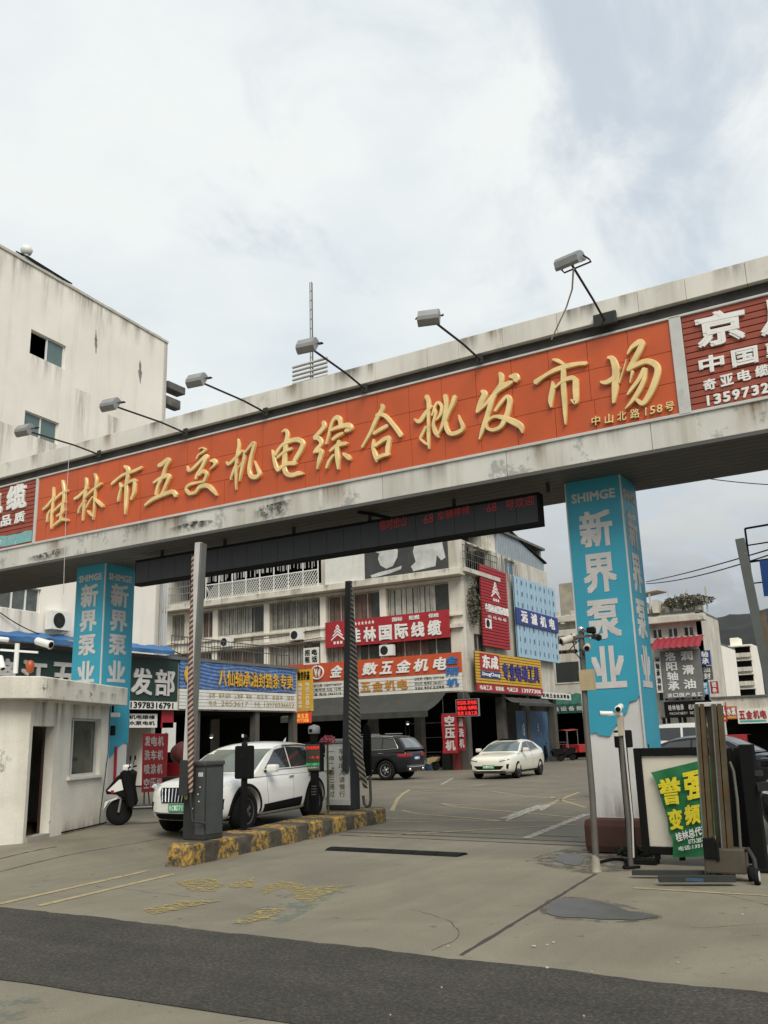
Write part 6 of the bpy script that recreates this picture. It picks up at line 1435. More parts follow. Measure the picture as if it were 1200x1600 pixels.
# ground-floor dark clutter: a few more street fronts behind the viewer are not built
# ------------------------------------------------------------------ guard booth
G0 = 0.18
bp_ = [Vector((-13.963, 12.838, 0)), Vector((-12.619, 9.92, 0)), Vector((-13.35, 8.55, 0)), Vector((-15.3, 8.7, 0)), Vector((-16.2, 11.9, 0))]
booth = thing('guard_booth', 'small white plastered guard booth with dark doorway and thick flat roof', 'booth', (-14.4, 10.8, G0))
zt_ = 2.42
uB = (bp_[0] - bp_[1]).normalized(); nB = Vector((uB.y, -uB.x, 0))
LB = (bp_[0] - bp_[1]).length
Z = lambda z: Vector((0, 0, z))
qw_ = [bp_[1] + Z(zt_), bp_[0] + Z(zt_), bp_[0] + Z(0.0), bp_[1] + Z(0.0)]
def wb(px, py):
    p = UP(px, py, bp_[1], nB); return (p - bp_[1]).dot(uB) / LB, 1 - p.z / zt_
d0 = wb(31, 1290)[0]; d1 = wb(72, 1290)[0]; dd0 = wb(46, 1134); dv1 = wb(32, 1305)[1]
door = (max(.03, (wb(46, 1134)[0] + wb(31, 1303)[0]) / 2), (wb(88, 1133)[0] + wb(74, 1300)[0]) / 2, dd0[1], 0.905)
wi = (wb(110, 1165)[0], wb(157, 1165)[0], wb(118, 1122)[1], wb(112, 1214)[1])
mb = MB(); opening_wall(mb, qw_, [door, wi], 0.16)
mb.quadslab([bp_[2] + Z(zt_), bp_[1] + Z(zt_), bp_[1], bp_[2]], .16)
mb.quadslab([bp_[3] + Z(zt_), bp_[2] + Z(zt_), bp_[2], bp_[3]], .16); mb.quadslab([bp_[4] + Z(zt_), bp_[3] + Z(zt_), bp_[3], bp_[4]], .16); mb.quadslab([bp_[0] + Z(zt_), bp_[4] + Z(zt_), bp_[4], bp_[0]], .16)
mb.build('wall', M_booth, booth)
MB().prism([p + Z(G0 + .02) for p in [bp_[0] - nB * .2, bp_[1] - nB * .2, bp_[2] + Vector((-.2, .2, 0)), bp_[3] + Vector((.2, .2, 0)), bp_[4] + Vector((.2, -.1, 0))]], (0, 0, .06)).build('floor', M_dark_room, booth)
# one inner lining, the booth's inside shade put into its dark colour
MB().quadslab([p - nB * 1.9 for p in qw_], .05).build('lining', mat('shaded_lining', (.05, .047, .04), .9, var=.3), booth)
# window frame
n = nB; q = sub(qw_, *wi); qq = [p - n * .07 for p in q]; fr = MB(); rim(fr, sub(qq, .05, .95, .04, .96), .04, .06)
a = sub(qq, .18, .18, .02, .98); fr.quadslab([a[0] - uB * .02, a[0] + uB * .02, a[3] + uB * .02, a[3] - uB * .02], .05)
f_ = fr.build('window', M_light_metal, booth); MB().quadslab([p - n * .03 for p in sub(qq, .19, .97, .03, .97)], .006).build('pane', mat('booth_glass', (.055, .06, .045), .08, var=.35, scale=2.5), f_)
MB().quadslab([p - n * .30 for p in sub(q, .1, .97, .62, 1)], .1).build('counter', mat('booth_counter', (.20, .17, .12), .8), booth)
MB().quadslab([sub(q, -.06, -.06, 1.0, 1.0)[0] + n * .05, sub(q, 1.06, 1.06, 1, 1)[0] + n * .05, sub(q, 1.06, 1.06, 1.05, 1.05)[0] + n * .05, sub(q, -.06, -.06, 1.05, 1.05)[0] + n * .05], .1).build('sill', M_booth, booth)
dq = sub(qw_, *door); MB().quadslab([p - n * .165 for p in sub(dq, .955, 1.0, .0, 1)], .03).build('door_leaf', M_red_brown, booth)
MB().quadslab([dq[3] + n * .02 + Z(.02), dq[2] + n * .02 + Z(.02), dq[2] + n * .02 - Z(.1), dq[3] + n * .02 - Z(.1)], .2).build('threshold', M_conc, booth)
# dark sheet for the shade in the open sash gap, wall cable and stains at the foot
MB().quadslab([p - n * .10 for p in sub(q, .0, .17, .03, .97)], .02).build('sash_gap_shade', M_dark_room, booth)
MB().tube([bp_[0] + nB * .012 - uB * .05 + Z(2.38), bp_[0] + nB * .012 - uB * .06 + Z(1.5), bp_[0] + nB * .014 - uB * .3 + Z(.42), bp_[0] + nB * .014 - uB * .32 + Z(.22)], .008, 5).build('wall_cable', M_dark_metal, booth)
MB().tube([bp_[0] + nB * .02 - uB * .02 + Z(.215), bp_[0] + nB * .03 - uB * 1.0 + Z(.21), bp_[0] + nB * .025 - uB * 1.9 + Z(.215)], .014, 5).build('floor_cable', M_black, booth)
# thick roof slab with softened corners
def inset(poly, d):
    out = []; k = len(poly); c = sum(poly, Vector()) / k
    for i in range(k):
        a, b, cc = poly[i - 1], poly[i], poly[(i + 1) % k]
        n1_ = Vector(((b - a).y, -(b - a).x, 0)).normalized(); n2_ = Vector(((cc - b).y, -(cc - b).x, 0)).normalized()
        if (b + n1_ - c).length < (b - n1_ - c).length: n1_ = -n1_
        if (b + n2_ - c).length < (b - n2_ - c).length: n2_ = -n2_
        m_ = (n1_ + n2_).normalized(); out.append(b + m_ * d / max(.4, m_.dot(n1_)))
    return out
rp_ = inset(bp_, .27)
def rounded(poly, r=.28, n=6):
    out = []; k = len(poly)
    for i in range(k):
        a, b, c = poly[i - 1], poly[i], poly[(i + 1) % k]
        p0 = b + (a - b).normalized() * r; p2 = b + (c - b).normalized() * r
        for j in range(n + 1):
            t = j / n; out.append(p0 * (1 - t) ** 2 + b * 2 * t * (1 - t) + p2 * t * t)
    return out
rr = rounded(rp_, .14, 4); k = len(rr); c = sum(rr, Vector()) / k
vs = []; rings = [(2.40, -.012), (2.41, 0.0), (2.735, .0), (2.75, -.015)]
for z, dd in rings: vs += [p + (p - c).normalized() * dd + Z(z + .012 * noise.noise(p * 3 + Z(z * 4))) for p in rr]
fs = [(a * k + i, a * k + (i + 1) % k, (a + 1) * k + (i + 1) % k, (a + 1) * k + i) for a in range(3) for i in range(k)] + [list(range(k))[::-1], list(range(3 * k, 4 * k))]
MB().add(vs, fs).build('roof', mat('booth_roof', (.66, .63, .55), .9, var=.12, scale=1.5, streak=.5, streak_col=(.25, .22, .16), spot=.9, spot_col=(.05, .045, .035), spot_scale=3.2, spot_edge=(.58, .64), bump=.3), booth)
rs_ = random.Random(6)
for k in range(5):
    u = .02 + k * .2; stain(sub(qw_, u, u + .18, .02, .02 + rs_.uniform(.12, .3)), M_run, booth)
for u0_, u1_ in ((.38, .62), (.58, .8), (.78, .99), (.0, .10)):
    q_ = sub(qw_, u0_, u1_, .80, .95); stain([q_[3], q_[2], q_[1], q_[0]], M_rust_run if u0_ < .7 else M_run_dark, booth)
for k in range(7):
    a_, b_ = rp_[1].lerp(rp_[0], .06 + k * .13), rp_[1].lerp(rp_[0], .06 + k * .13 + .11); f0, f1 = rs_.choice(((2.735, 2.5), (2.6, 2.45), (2.735, 2.58)))
    stain([a_ + Z(f0), b_ + Z(f0), b_ + Z(f1), a_ + Z(f1)], (M_run, M_run_dark)[k % 2], booth, .02)
# things on the booth corner: small lamp and box
p = UP(184, 1108, bp_[0] + nB * .1, nB); 
pb = bp_[0] + uB * .06 + nB * .02
cl_ = thing('wall_camera', 'small white camera on the booth corner under the roof edge', 'camera', (pb.x, pb.y, 2.2))
MB().bev(pb.x - .06, pb.y - .1, 2.18, pb.x + .07, pb.y + .14, 2.27, .02).build('housing', M_white_paint, cl_); MB().bar((pb.x, pb.y, 2.27), (pb.x, pb.y, 2.42), .03).build('bracket', M_black, cl_)
MB().bev(pb.x - .02, pb.y - .03, 1.83, pb.x + .05, pb.y + .05, 2.02, .01).build('junction', M_black, cl_)
# camera cluster on the booth roof
pc = UP(25, 1050, bp_[1], nB); px_ = UP(24, 1052, bp_[1] - nB * .5, nB)
cc = thing('roof_camera_mast', 'short white camera mast with bullet cameras on the booth roof', 'camera mast', (px_.x, px_.y, 2.88))
def bullet(par, a, d, s, m=M_white_paint):
    a = Vector(a); d = Vector(d).normalized(); MB().lathe(a - d * .13 * s, d, [(0, .035 * s), (.02 * s, .05 * s), (.22 * s, .05 * s), (.26 * s, .06 * s), (.265 * s, .045 * s)], 12).build('camera', m, par)
    MB().lathe(a + d * .137 * s, d, [(0, .04 * s), (.004, .04 * s)], 12).build('lens', M_black, par)
MB().tube([(px_.x, px_.y, 2.86), (px_.x, px_.y, 3.36)], .04, 10).build('pole', M_white_paint, cc)
dx = -uB * -.0 + Vector((cr.x, cr.y, 0)).normalized()
MB().bar(Vector((px_.x, px_.y, 3.26)) - dx * .28, Vector((px_.x, px_.y, 3.20)) + dx * .36, .035).build('crossbar', M_white_paint, cc)
bullet(cc, Vector((px_.x, px_.y, 3.36)) + dx * .44, dx + Vector((0, -.4, -.25)), 1.3); bullet(cc, Vector((px_.x, px_.y, 3.44)) - dx * .26, -dx + Vector((.2, -.2, .1)), .8); bullet(cc, Vector((px_.x, px_.y, 3.05)) - dx * .25, dx * .5 + Vector((0, -.3, -.8)), .95)
MB().lathe(Vector((px_.x, px_.y, 2.86)) + dx * .24, (0, 0, 1), [(0, .03), (.02, .055), (.12, .075), (.18, .06), (.21, .03)], 12).build('alarm_lamp', mat('orange_lamp', (.38, .08, .02), .4), cc)

# ------------------------------------------------------------------ kerb island
def islz(): return .26
isl = [(-9.42, 9.80), (-9.14, 9.80), (-9.06, 9.90), (-9.42, 12.9), (-9.78, 16.2), (-9.84, 16.40), (-9.98, 16.56), (-10.80, 16.55), (-10.93, 16.4), (-10.56, 15.0), (-9.96, 12.2), (-9.80, 10.45)]
kb = MB(); P_ = [Vector((x, y, 0)) for x, y in isl]
def dense(P_, st=.16):
    out = []
    for i in range(len(P_)):
        a, b = P_[i], P_[(i + 1) % len(P_)]; n = max(1, int((b - a).length / st)); out += [a.lerp(b, j / n) for j in range(n)]
    return out
P_ = dense(P_); k = len(P_); c = Vector((-9.9, 13.6, 0)); vs = []
for z, ins_ in ((-.05, 0), (.12, .0), (.235, .012), (.262, .045)):
    for p in P_:
        j_ = .012 * noise.noise(p * 4 + Z(z * 9)); d = Vector((-9.95 - p.x, 0, 0)) if 10.6 < p.y < 16.2 else (c - p)
        vs.append(p + d.normalized() * (ins_ + j_) + Z(z + .008 * noise.noise(p * 3)))
fs = [(a * k + i, a * k + (i + 1) % k, (a + 1) * k + (i + 1) % k, (a + 1) * k + i) for a in range(3) for i in range(k)] + [list(range(3 * k, 4 * k))]
kerb_m = bpy.data.materials.new('striped_kerb'); kerb_m.use_nodes = True
t = kerb_m.node_tree; b = t.nodes['Principled BSDF']; l = t.links.new; b.inputs['Roughness'].default_value = .9
tcn = N(t, 'ShaderNodeTexCoord'); sx = N(t, 'ShaderNodeSeparateXYZ'); l(tcn.outputs['Object'], sx.inputs[0])
a1 = N(t, 'ShaderNodeTexNoise', i_Scale=5.0, i_Detail=8.0, i_Roughness=.72); l(tcn.outputs['Object'], a1.inputs['Vector'])
wob = N(t, 'ShaderNodeMath', operation='MULTIPLY_ADD'); wob.inputs[1].default_value = .35; l(a1.outputs['Fac'], wob.inputs[0]); l(sx.outputs['Y'], wob.inputs[2])
md = N(t, 'ShaderNodeMath', operation='PINGPONG'); md.inputs[1].default_value = .44; l(wob.outputs[0], md.inputs[0])
st = ramp(t, [(.16, 0), (.20, 1)]); l(md.outputs[0], st.inputs[0])
wn = ramp(t, [(.44, 0.0), (.60, 1.0)]); l(a1.outputs['Fac'], wn.inputs[0])
mm = N(t, 'ShaderNodeMath', operation='MULTIPLY'); l(st.outputs[0], mm.inputs[0])
a2 = N(t, 'ShaderNodeTexNoise', i_Scale=11.0, i_Detail=8.0, i_Roughness=.75); l(tcn.outputs['Object'], a2.inputs['Vector']); w2_ = ramp(t, [(.45, 0), (.56, .88)]); l(a2.outputs['Fac'], w2_.inputs[0]); l(w2_.outputs[0], mm.inputs[1])
cb = ramp(t, [(.35, (.030, .026, .020)), (.65, (.095, .080, .056))]); l(a1.outputs['Fac'], cb.inputs[0])
mc = N(t, 'ShaderNodeMix', data_type='RGBA'); l(mm.outputs[0], mc.inputs[0]); l(cb.outputs[0], mc.inputs[6]); mc.inputs[7].default_value = (.42, .25, .045, 1); l(mc.outputs[2], b.inputs['Base Color'])
bpn = N(t, 'ShaderNodeBump', i_Strength=.5, i_Distance=.02); l(a2.outputs['Fac'], bpn.inputs['Height']); l(bpn.outputs[0], b.inputs['Normal'])
kb.add(vs, fs).build('kerb_island', kerb_m, label='worn concrete traffic island with faded yellow and black stripes', cat='kerb')
MB().add([p + Vector((.05 * math.cos(i), .05 * math.sin(i * 1.7), .0035 - p.z)) + (p - c).normalized() * .12 for i, p in enumerate(P_[:k])], [list(range(k))]).build('kerb_contact_shade', M_damp_shade, kind='structure')  # contact shade of the kerb painted as a dark ground ring

# ------------------------------------------------------------------ barrier gates
def stripe_mat(name, ca, cb_, freq, tilt):
    m = bpy.data.materials.new(name); m.use_nodes = True; t = m.node_tree; b = t.nodes['Principled BSDF']; l = t.links.new; b.inputs['Roughness'].default_value = .7
    tcn = N(t, 'ShaderNodeTexCoord'); sx = N(t, 'ShaderNodeSeparateXYZ'); l(tcn.outputs['Object'], sx.inputs[0])
    nz = N(t, 'ShaderNodeTexNoise', i_Scale=4.0, i_Detail=5.0); l(tcn.outputs['Object'], nz.inputs['Vector'])
    a = N(t, 'ShaderNodeMath', operation='MULTIPLY_ADD'); a.inputs[1].default_value = tilt; l(sx.outputs['X'], a.inputs[0]); l(sx.outputs['Z'], a.inputs[2])
    a0 = N(t, 'ShaderNodeMath', operation='MULTIPLY_ADD'); a0.inputs[1].default_value = tilt; l(sx.outputs['Y'], a0.inputs[0]); l(a.outputs[0], a0.inputs[2])
    f = N(t, 'ShaderNodeMath', operation='MULTIPLY'); f.inputs[1].default_value = freq; l(a0.outputs[0], f.inputs[0])
    fr_ = N(t, 'ShaderNodeMath', operation='FRACT'); l(f.outputs[0], fr_.inputs[0]); r_ = ramp(t, [(.46, 0), (.52, 1)]); l(fr_.outputs[0], r_.inputs[0])
    mc = N(t, 'ShaderNodeMix', data_type='RGBA'); l(r_.outputs[0], mc.inputs[0]); mc.inputs[6].default_value = (*ca, 1); mc.inputs[7].default_value = (*cb_, 1)
    dr = ramp(t, [(.3, .7), (.7, 1.1)]); l(nz.outputs['Fac'], dr.inputs[0]); mu = N(t, 'ShaderNodeMix', data_type='RGBA', blend_type='MULTIPLY'); mu.inputs[0].default_value = 1; l(mc.outputs[2], mu.inputs[6]); l(dr.outputs[0], mu.inputs[7]); l(mu.outputs[2], b.inputs['Base Color'])
    return m
M_stripe_tan = stripe_mat('tan_striped_sleeve', (.030, .022, .020), (.42, .26, .20), 12.5, -.62)
M_stripe_grey = stripe_mat('grey_striped_sleeve', (.020, .020, .020), (.36, .32, .25), 10.5, .75)
# barrier 1
P1 = Vector((-9.52, 10.62, .26))
b1 = thing('barrier_gate', 'dark grey barrier cabinet with raised pale arm and tan striped sleeve', 'barrier', P1)
MB().bev(P1.x - .21, P1.y - .20, .262, P1.x + .20, P1.y + .22, 1.33, .02).build('cabinet', M_dark_metal, b1)
mb = MB().bev(P1.x - .225, P1.y - .215, 1.30, P1.x + .215, P1.y + .235, 1.37, .02)
mb.bev(P1.x + .03, P1.y - .205, .34, P1.x + .198, P1.y - .196, 1.27, .004).bev(P1.x + .196, P1.y - .16, .34, P1.x + .206, P1.y + .19, 1.27, .004); mb.build('lid_and_door', mat('cabinet_door', (.062, .067, .066), .5, metal=.2, var=.2), b1)
mb = MB()
for x_, z_ in ((.08, .9), (.10, .80), (-.02, .70), (.12, 1.0)): mb.lathe((P1.x + x_, P1.y - .204, z_), (0, -1, 0), [(0, .012), (.01, .012), (.012, .004)], 8)
mb.box(P1.x + .08, P1.y - .209, 1.15, P1.x + .17, P1.y - .2045, 1.21); mb.build('label_and_bolts', M_light_metal, b1)
atop = U(311, 848, 'Y', P1.y - .24); abot = Vector((P1.x - .10, P1.y - .27, 1.03))
armv = (atop - abot).normalized()
def armbar(a, b_, w_, d_, name, m, par): 
    return MB().bar(a, b_, w_, d_, up=(0, 1, 0)).build(name, m, par)
armbar(abot + armv * .32, atop, .105, .07, 'arm', M_light_metal, b1)
armbar(abot + armv * .32 + Vector((.073, .022, 0)), atop + Vector((.073, .022, -.02)), .040, .11, 'arm_channel', mat('arm_side', (.16, .16, .15), .5, metal=.3, var=.15), b1)
armbar(abot - armv * .14, abot + armv * .36, .17, .12, 'arm_clamp', M_dark_metal, b1)
MB().lathe(abot + Vector((0, .05, .08)), (0, 1, 0), [(0, .07), (.10, .07)], 14).build('hub', M_black, b1)
sl0 = U(298, 1238, 'Y', P1.y - .30); sl1 = U(302, 868, 'Y', P1.y - .26)
n = 26; pts = [sl0.lerp(sl1, i / n) + Vector((.02 * math.sin(i / n * 3.0) - .035 * math.sin(math.pi * i / n), 0, 0)) for i in range(n + 1)]
MB().tube(pts, [.030 + .020 * math.sin(math.pi * min(1, (i / n) * 1.15) ** .7) for i in range(n + 1)], 10).build('striped_sleeve', M_stripe_tan, b1)
MB().tube([sl0, sl0 + Vector((.0, 0, -.10)), U(300, 1283, 'Y', P1.y - .3), U(322, 1287, 'Y', P1.y - .22)], .018, 8).build('spring_rod', M_dark_metal, b1)
q = [P1 + Vector((-.216, -.10, .86)), P1 + Vector((-.216, -.19, .88)), P1 + Vector((-.216, -.16, .72)), P1 + Vector((-.216, -.08, .74))]
MB().lathe((P1.x - .15, P1.y - .203, .86), (0, -1, 0), [(0, .035), (.004, .035)], 10).build('sticker', mat('sticker_yellow', (.36, .30, .10), .7), b1)
# barrier 2 at the far end
P2 = Vector((-10.42, 15.90, .26))
b2 = thing('barrier_gate', 'barrier cabinet with pasted white notice and raised black arm on the island', 'barrier', P2)
MB().bev(P2.x - .40, P2.y - .20, .262, P2.x + .20, P2.y + .16, 1.60, .03).build('cabinet', M_dark_metal, b2)
MB().bev(P2.x - .395, P2.y - .214, .36, P2.x + .195, P2.y - .202, 1.54, .004).build('door', M_light_metal, b2)
nq = box4(P2.x - .36, P2.x + .16, .46, 1.50, P2.y - .215); MB().quadslab(nq, .008).build('notice', M_white_board, b2)
m_ = MB(); column(m_, '一停二看三通过', sub(nq, .10, .36, .05, .97), .003, .0, .8); column(m_, '车辆出入请慢行', sub(nq, .58, .84, .05, .97), .003, .0, .8); m_.build('notice_text', M_dark_metal, b2)
MB().quadslab([p + Vector((0, -.001, 0)) for p in sub(nq, .84, 1.0, .24, .52)], .006).build('blue_scrap', M_blue_wrap, b2)
MB().bev(P2.x - .41, P2.y - .22, 1.55, P2.x + .21, P2.y + .18, 1.64, .03).build('lid', M_grey_metal, b2)
a0 = Vector((P2.x + .14, P2.y - .24, 1.35)); a1_ = U(545, 908, 'Y', P2.y - .24); av = (a1_ - a0).normalized()
armbar(a0 - av * .35, a1_, .13, .08, 'arm', mat('arm_dark', (.035, .036, .036), .5, var=.2), b2)
n = 24; s0 = U(571, 1232, 'Y', P2.y - .18); s1 = U(547, 912, 'Y', P2.y - .18); s0b = U(556, 1160, 'Y', P2.y - .18)
vs = []
for i in range(n + 1):
    f_ = i / n; py = 1232 + (912 - 1232) * f_
    xl_ = 541 + (547 - 541) * f_ if py < 1165 else 546 + (py - 1165) * .30
    xr_ = (562 - 15 * max(0, (f_ - .15) / .85) ** 1.3) if py < 1170 else 562 + (py - 1170) * .16
    vs += [U(xl_ + 2, py, 'Y', P2.y - .30), U(xr_ + 2, py, 'Y', P2.y - .33)]
mb = MB(); mb.add(vs + [v + Vector((0, .03, 0)) for v in vs], [(2 * i, 2 * i + 1, 2 * i + 3, 2 * i + 2) for i in range(n)] + [(2 * i + 2 * n + 2, 2 * i + 2 * n + 4, 2 * i + 2 * n + 5, 2 * i + 2 * n + 3) for i in range(n)] + [(2 * i + 1, 2 * i + 1 + 2 * n + 2, 2 * i + 3 + 2 * n + 2, 2 * i + 3) for i in range(n)] + [(2 * i, 2 * i + 2, 2 * i + 2 + 2 * n + 2, 2 * i + 2 * n + 2) for i in range(n)])
mb.build('striped_sleeve', M_stripe_grey, b2)
# curved guard post behind
g0 = U(575, 1262, 'Y', 16.3); g0.z = .26
gp = thing('guard_post', 'black bent guard panel on a pale hoop at the far tip of the island', 'post', g0)
t0 = U(574, 1133, 'Y', g0.y); mb = MB(); w_ = .085
ol = [(-w_, .62), (-w_, 1.55), (-w_ * .7, 1.64), (0, 1.68), (w_ * .7, 1.64), (w_, 1.55), (w_, .62)]
mb.prism([(g0.x + x, g0.y, .26 + z) for x, z in ol], (0, .05, 0)); mb.build('panel', M_black, gp)
MB().tube([(g0.x + .05, g0.y + .02, .9), (g0.x + .06, g0.y + .02, .42), (g0.x + .03, g0.y + .02, .31), (g0.x - .04, g0.y + .02, .28), (g0.x - .10, g0.y + .02, .34), (g0.x - .12, g0.y + .02, .5)], .03, 10).build('hoop', M_steel, gp)
# ticket screens
def post(p, h, w_, name, label):
    r_ = thing(name, label, 'display post', p)
    return r_
s0 = U(381, 1297, 'Z', .262)
k1 = post(s0, 1, 1, 'display_post', 'black display cabinet seen from behind on a slim post, in front of the white car')
zt1 = U(381, 1165, 'Y', s0.y).z; zb1 = U(381, 1217, 'Y', s0.y).z; hw_ = .165
MB().bev(s0.x - hw_, s0.y - .06, zb1, s0.x + hw_, s0.y + .06, zt1, .03).build('cabinet', M_black, k1)
MB().bev(s0.x - .045, s0.y - .03, .262, s0.x + .045, s0.y + .03, zb1, .008).bev(s0.x - .10, s0.y - .09, .262, s0.x + .10, s0.y + .09, .275, .003).build('post', M_black, k1)
mb = MB().lathe((s0.x, s0.y, zt1 - .004), (0, 0, 1), [(0, .05), (.04, .05), (.05, .03), (.10, .03), (.12, .05), (.16, .045), (.19, 0)], 12); mb.build('camera_dome', M_black, k1)
MB().bev(s0.x - .02, s0.y - .055, zt1 + .13, s0.x + .02, s0.y - .045, zt1 + .18, .005).build('white_mark', M_white_paint, k1)
mb = MB(); mb.tube([(s0.x + .05, s0.y, zt1 + .05), (s0.x + .12, s0.y, zt1 + .15), (s0.x + .2, s0.y, zt1 + .1)], .008, 6); mb.lathe((s0.x, s0.y - .0605, zb1 + .36), (0, -1, 0), [(0, .008), (.004, .008)], 8); mb.build('cable', M_dark_metal, k1)
s1 = U(492, 1273, 'Z', .262)
k2 = post(s1, 1, 1, 'display_post', 'black payment display with red and green lit lines by the white car')
zt2_ = U(492, 1160, 'Y', s1.y).z; zb2 = U(492, 1206, 'Y', s1.y).z; hw_ = .185
MB().bev(s1.x - hw_, s1.y - .05, zb2, s1.x + hw_, s1.y + .07, zt2_, .025).build('cabinet', M_black, k2)
sq = box4(s1.x - hw_ + .02, s1.x + hw_ - .02, zb2 + .03, zt2_ - .03, s1.y - .053); MB().quadslab(sq, .004).build('screen', mat('screen_olive', (.065, .062, .040), .4), k2)
m_ = MB(); write(m_, '停车收费管理', sub(sq, .04, .96, .08, .20), .003, .01); write(m_, '一车一杆', sub(sq, .25, .96, .46, .56), .003, .01); m_.build('red_text', M_led, k2)
m_ = MB(); write(m_, '出口通行', sub(sq, .05, .95, .72, .82), .003, .01); m_.build('green_text', M_led_green, k2)
m_ = MB(); write(m_, '减速慢行', sub(sq, .1, .9, .86, .93), .003, .0); m_.build('white_text', M_letter_white, k2)
MB().bev(s1.x - .07, s1.y - .03, .262, s1.x + .07, s1.y + .05, zb2, .008).bev(s1.x - .15, s1.y - .10, .262, s1.x + .15, s1.y + .10, .275, .003).build('post', M_black, k2)
MB().lathe((s1.x, s1.y, zt2_ - .004), (0, 0, 1), [(.16, .07), (.17, .115), (.27, .115), (.31, .10), (.34, 0)], 14).build('camera', mat('camera_grey', (.30, .30, .305), .5), k2); MB().lathe((s1.x, s1.y, zt2_ - .004), (0, 0, 1), [(0, .075), (.18, .085)], 14).build('camera_neck', M_black, k2)
MB().lathe((s1.x, s1.y - .10, zt2_ + .22), (0, -1, 0), [(0, .035), (.025, .035)], 10).build('lens', M_black, k2)
mb = MB()
for i in range(4):
    for j in range(4): mb.box(s1.x - .05 + i * .03, s1.y - .034, .62 + j * .05, s1.x - .035 + i * .03, s1.y - .0295, .64 + j * .05)
mb.build('speaker_hole', M_grey_metal, k2)
fl = U(507, 1157, 'Y', s1.y + .25)
leafmass('flower_bunch', (fl.x, fl.y + .1, fl.z), (.17, .1, .08), 160, mat('pink_petal', (.40, .09, .13), .7, var=.3), .045, 'bunch of pink flowers on a stem beside the lit payment display', 'flowers', 9)
bpy.data.objects['flower_bunch']
MB().tube([(fl.x, fl.y + .1, .262), (fl.x, fl.y + .1, fl.z)], .02, 6).build('stem', M_leaf, bpy.data.objects['flower_bunch'])

# ------------------------------------------------------------------ right-hand group by the pillar
def camera_pole(base, top, label, r0=.038):
    r_ = thing('camera_pole', label, 'camera pole', base)
    base = Vector(base); top = Vector(top); d = top - base
    MB().tube([base, base + d * .3 + Vector((.01, 0, 0)), base + d * .6 + Vector((-.01, 0, 0)), top], [r0 * 1.05, r0, r0 * .95, r0 * .9], 10).build('pole', M_steel, r_)
    return r_
bse = GT(932, 1362); tp = U(908, 984, 'Y', bse.y)
cp = camera_pole(bse, tp, 'thin leaning grey pole topped with several cameras beside the right blue pillar', .038)
MB().lathe(bse, (0, 0, 1), [(0, .065), (.02, .06), (.18, .042), (.19, 0.04)], 10).build('foot', mat('foot_pale', (.28, .25, .2), .7, var=.3), cp)
sx_ = Vector((cr.x, cr.y, 0)).normalized()
def at_(px, py): return U(px, py, 'Y', bse.y - .03)
MB().bar(at_(886, 997), at_(936, 992), .03).bar(at_(909, 987), at_(925, 984), .025).bar(at_(893, 990), at_(893, 1000), .02).build('crossbar', M_steel, cp)
bullet(cp, at_(890, 998), at_(880, 1004) - at_(890, 998) + Vector((0, -.1, 0)), .95, mat('camera_cream', (.45, .42, .36), .6, var=.2)); bullet(cp, at_(931, 995), Vector((.6, -.8, -.2)), .75, M_dark_metal); bullet(cp, at_(918, 1010), Vector((.2, -.9, -.3)), .8, mat('camera_cream', (.45, .42, .36), .6))
a = at_(924, 985); MB().bev(a.x - .045, a.y - .06, a.z - .035, a.x + .045, a.y + .06, a.z + .035, .01).build('flood_box', M_black, cp)
MB().lathe(at_(908, 986), (0, 0, 1), [(0, .03), (.02, .042), (.05, .035), (.065, 0)], 10).build('dome', M_chrome, cp)
MB().tube([at_(895, 1002), at_(900, 1020), at_(908, 1014), at_(912, 1024)], .008, 6).tube([at_(905, 1000), at_(889, 1016), at_(901, 1022), at_(907, 1030)], .007, 6).build('loose_cable', M_black, cp)
q = Q([(904, 1047), (925, 1047), (926, 1078), (905, 1078)], 'Y', bse.y - .06); MB().quadslab(box4(q[0].x, q[1].x, q[2].z, q[0].z, bse.y - .06), .10).build('meter_box', mat('meter_box', (.42, .33, .19), .6, var=.15, spot=.4, spot_scale=5), cp)
b2s = GT(986, 1355); tp2 = U(969, 1118, 'Y', b2s.y)
cp2 = camera_pole(b2s, tp2, 'shorter grey pole with one white camera in front of the white pillar foot', .032)
def at2(px, py): return U(px, py, 'Y', b2s.y - .02)
bullet(cp2, at2(968, 1106), Vector((.1, -1, -.2)), .8); bullet(cp2, at2(948, 1115), Vector((-1, -.2, .05)), .62); MB().bar(at2(945, 1117), at2(972, 1115), .03).build('crossbar', M_white_paint, cp2)
MB().bev(at2(970, 1140).x - .03, b2s.y - .06, at2(970, 1150).z, at2(970, 1140).x + .04, b2s.y + .02, at2(970, 1117).z, .01).build('adapter_box', mat('adapter', (.40, .35, .26), .7, var=.3), cp2)
MB().tube([at2(974, 1140), at2(980, 1200), at2(988, 1280), at2(990, 1340)], .012, 6).build('cable', M_letter_grey, cp2)
# advertising barrier: black frame with cream lightbox and green banner
Ya = 11.95
af = thing('advert_barrier', 'black framed barrier with cream light panel standing by the right pillar', 'barrier', (U(1060, 1350, 'Y', Ya).x, Ya, 0))
L0, L1 = U(1003, 1250, 'Y', Ya).x, U(1126, 1250, 'Y', Ya).x; zt3 = U(1050, 1168, 'Y', Ya).z; 
mb = MB().bev(L0 - .045, Ya - .04, .10, L0 + .045, Ya + .04, zt3, .01).bev(L1 - .04, Ya - .04, .10, L1 + .04, Ya + .04, zt3, .01).bev(L0 + .046, Ya - .04, zt3 - .10, L1 - .041, Ya + .04, zt3, .01).bev(L0 + .046, Ya - .04, .12, L1 - .041, Ya + .04, .21, .01)
mb.build('frame', M_black, af)
MB().bev(L0 + .048, Ya - .01, .212, L1 - .042, Ya + .02, zt3 - .102, .004).build('light_panel', mat('cream_panel', (.60, .56, .46), .4, var=.05), af)
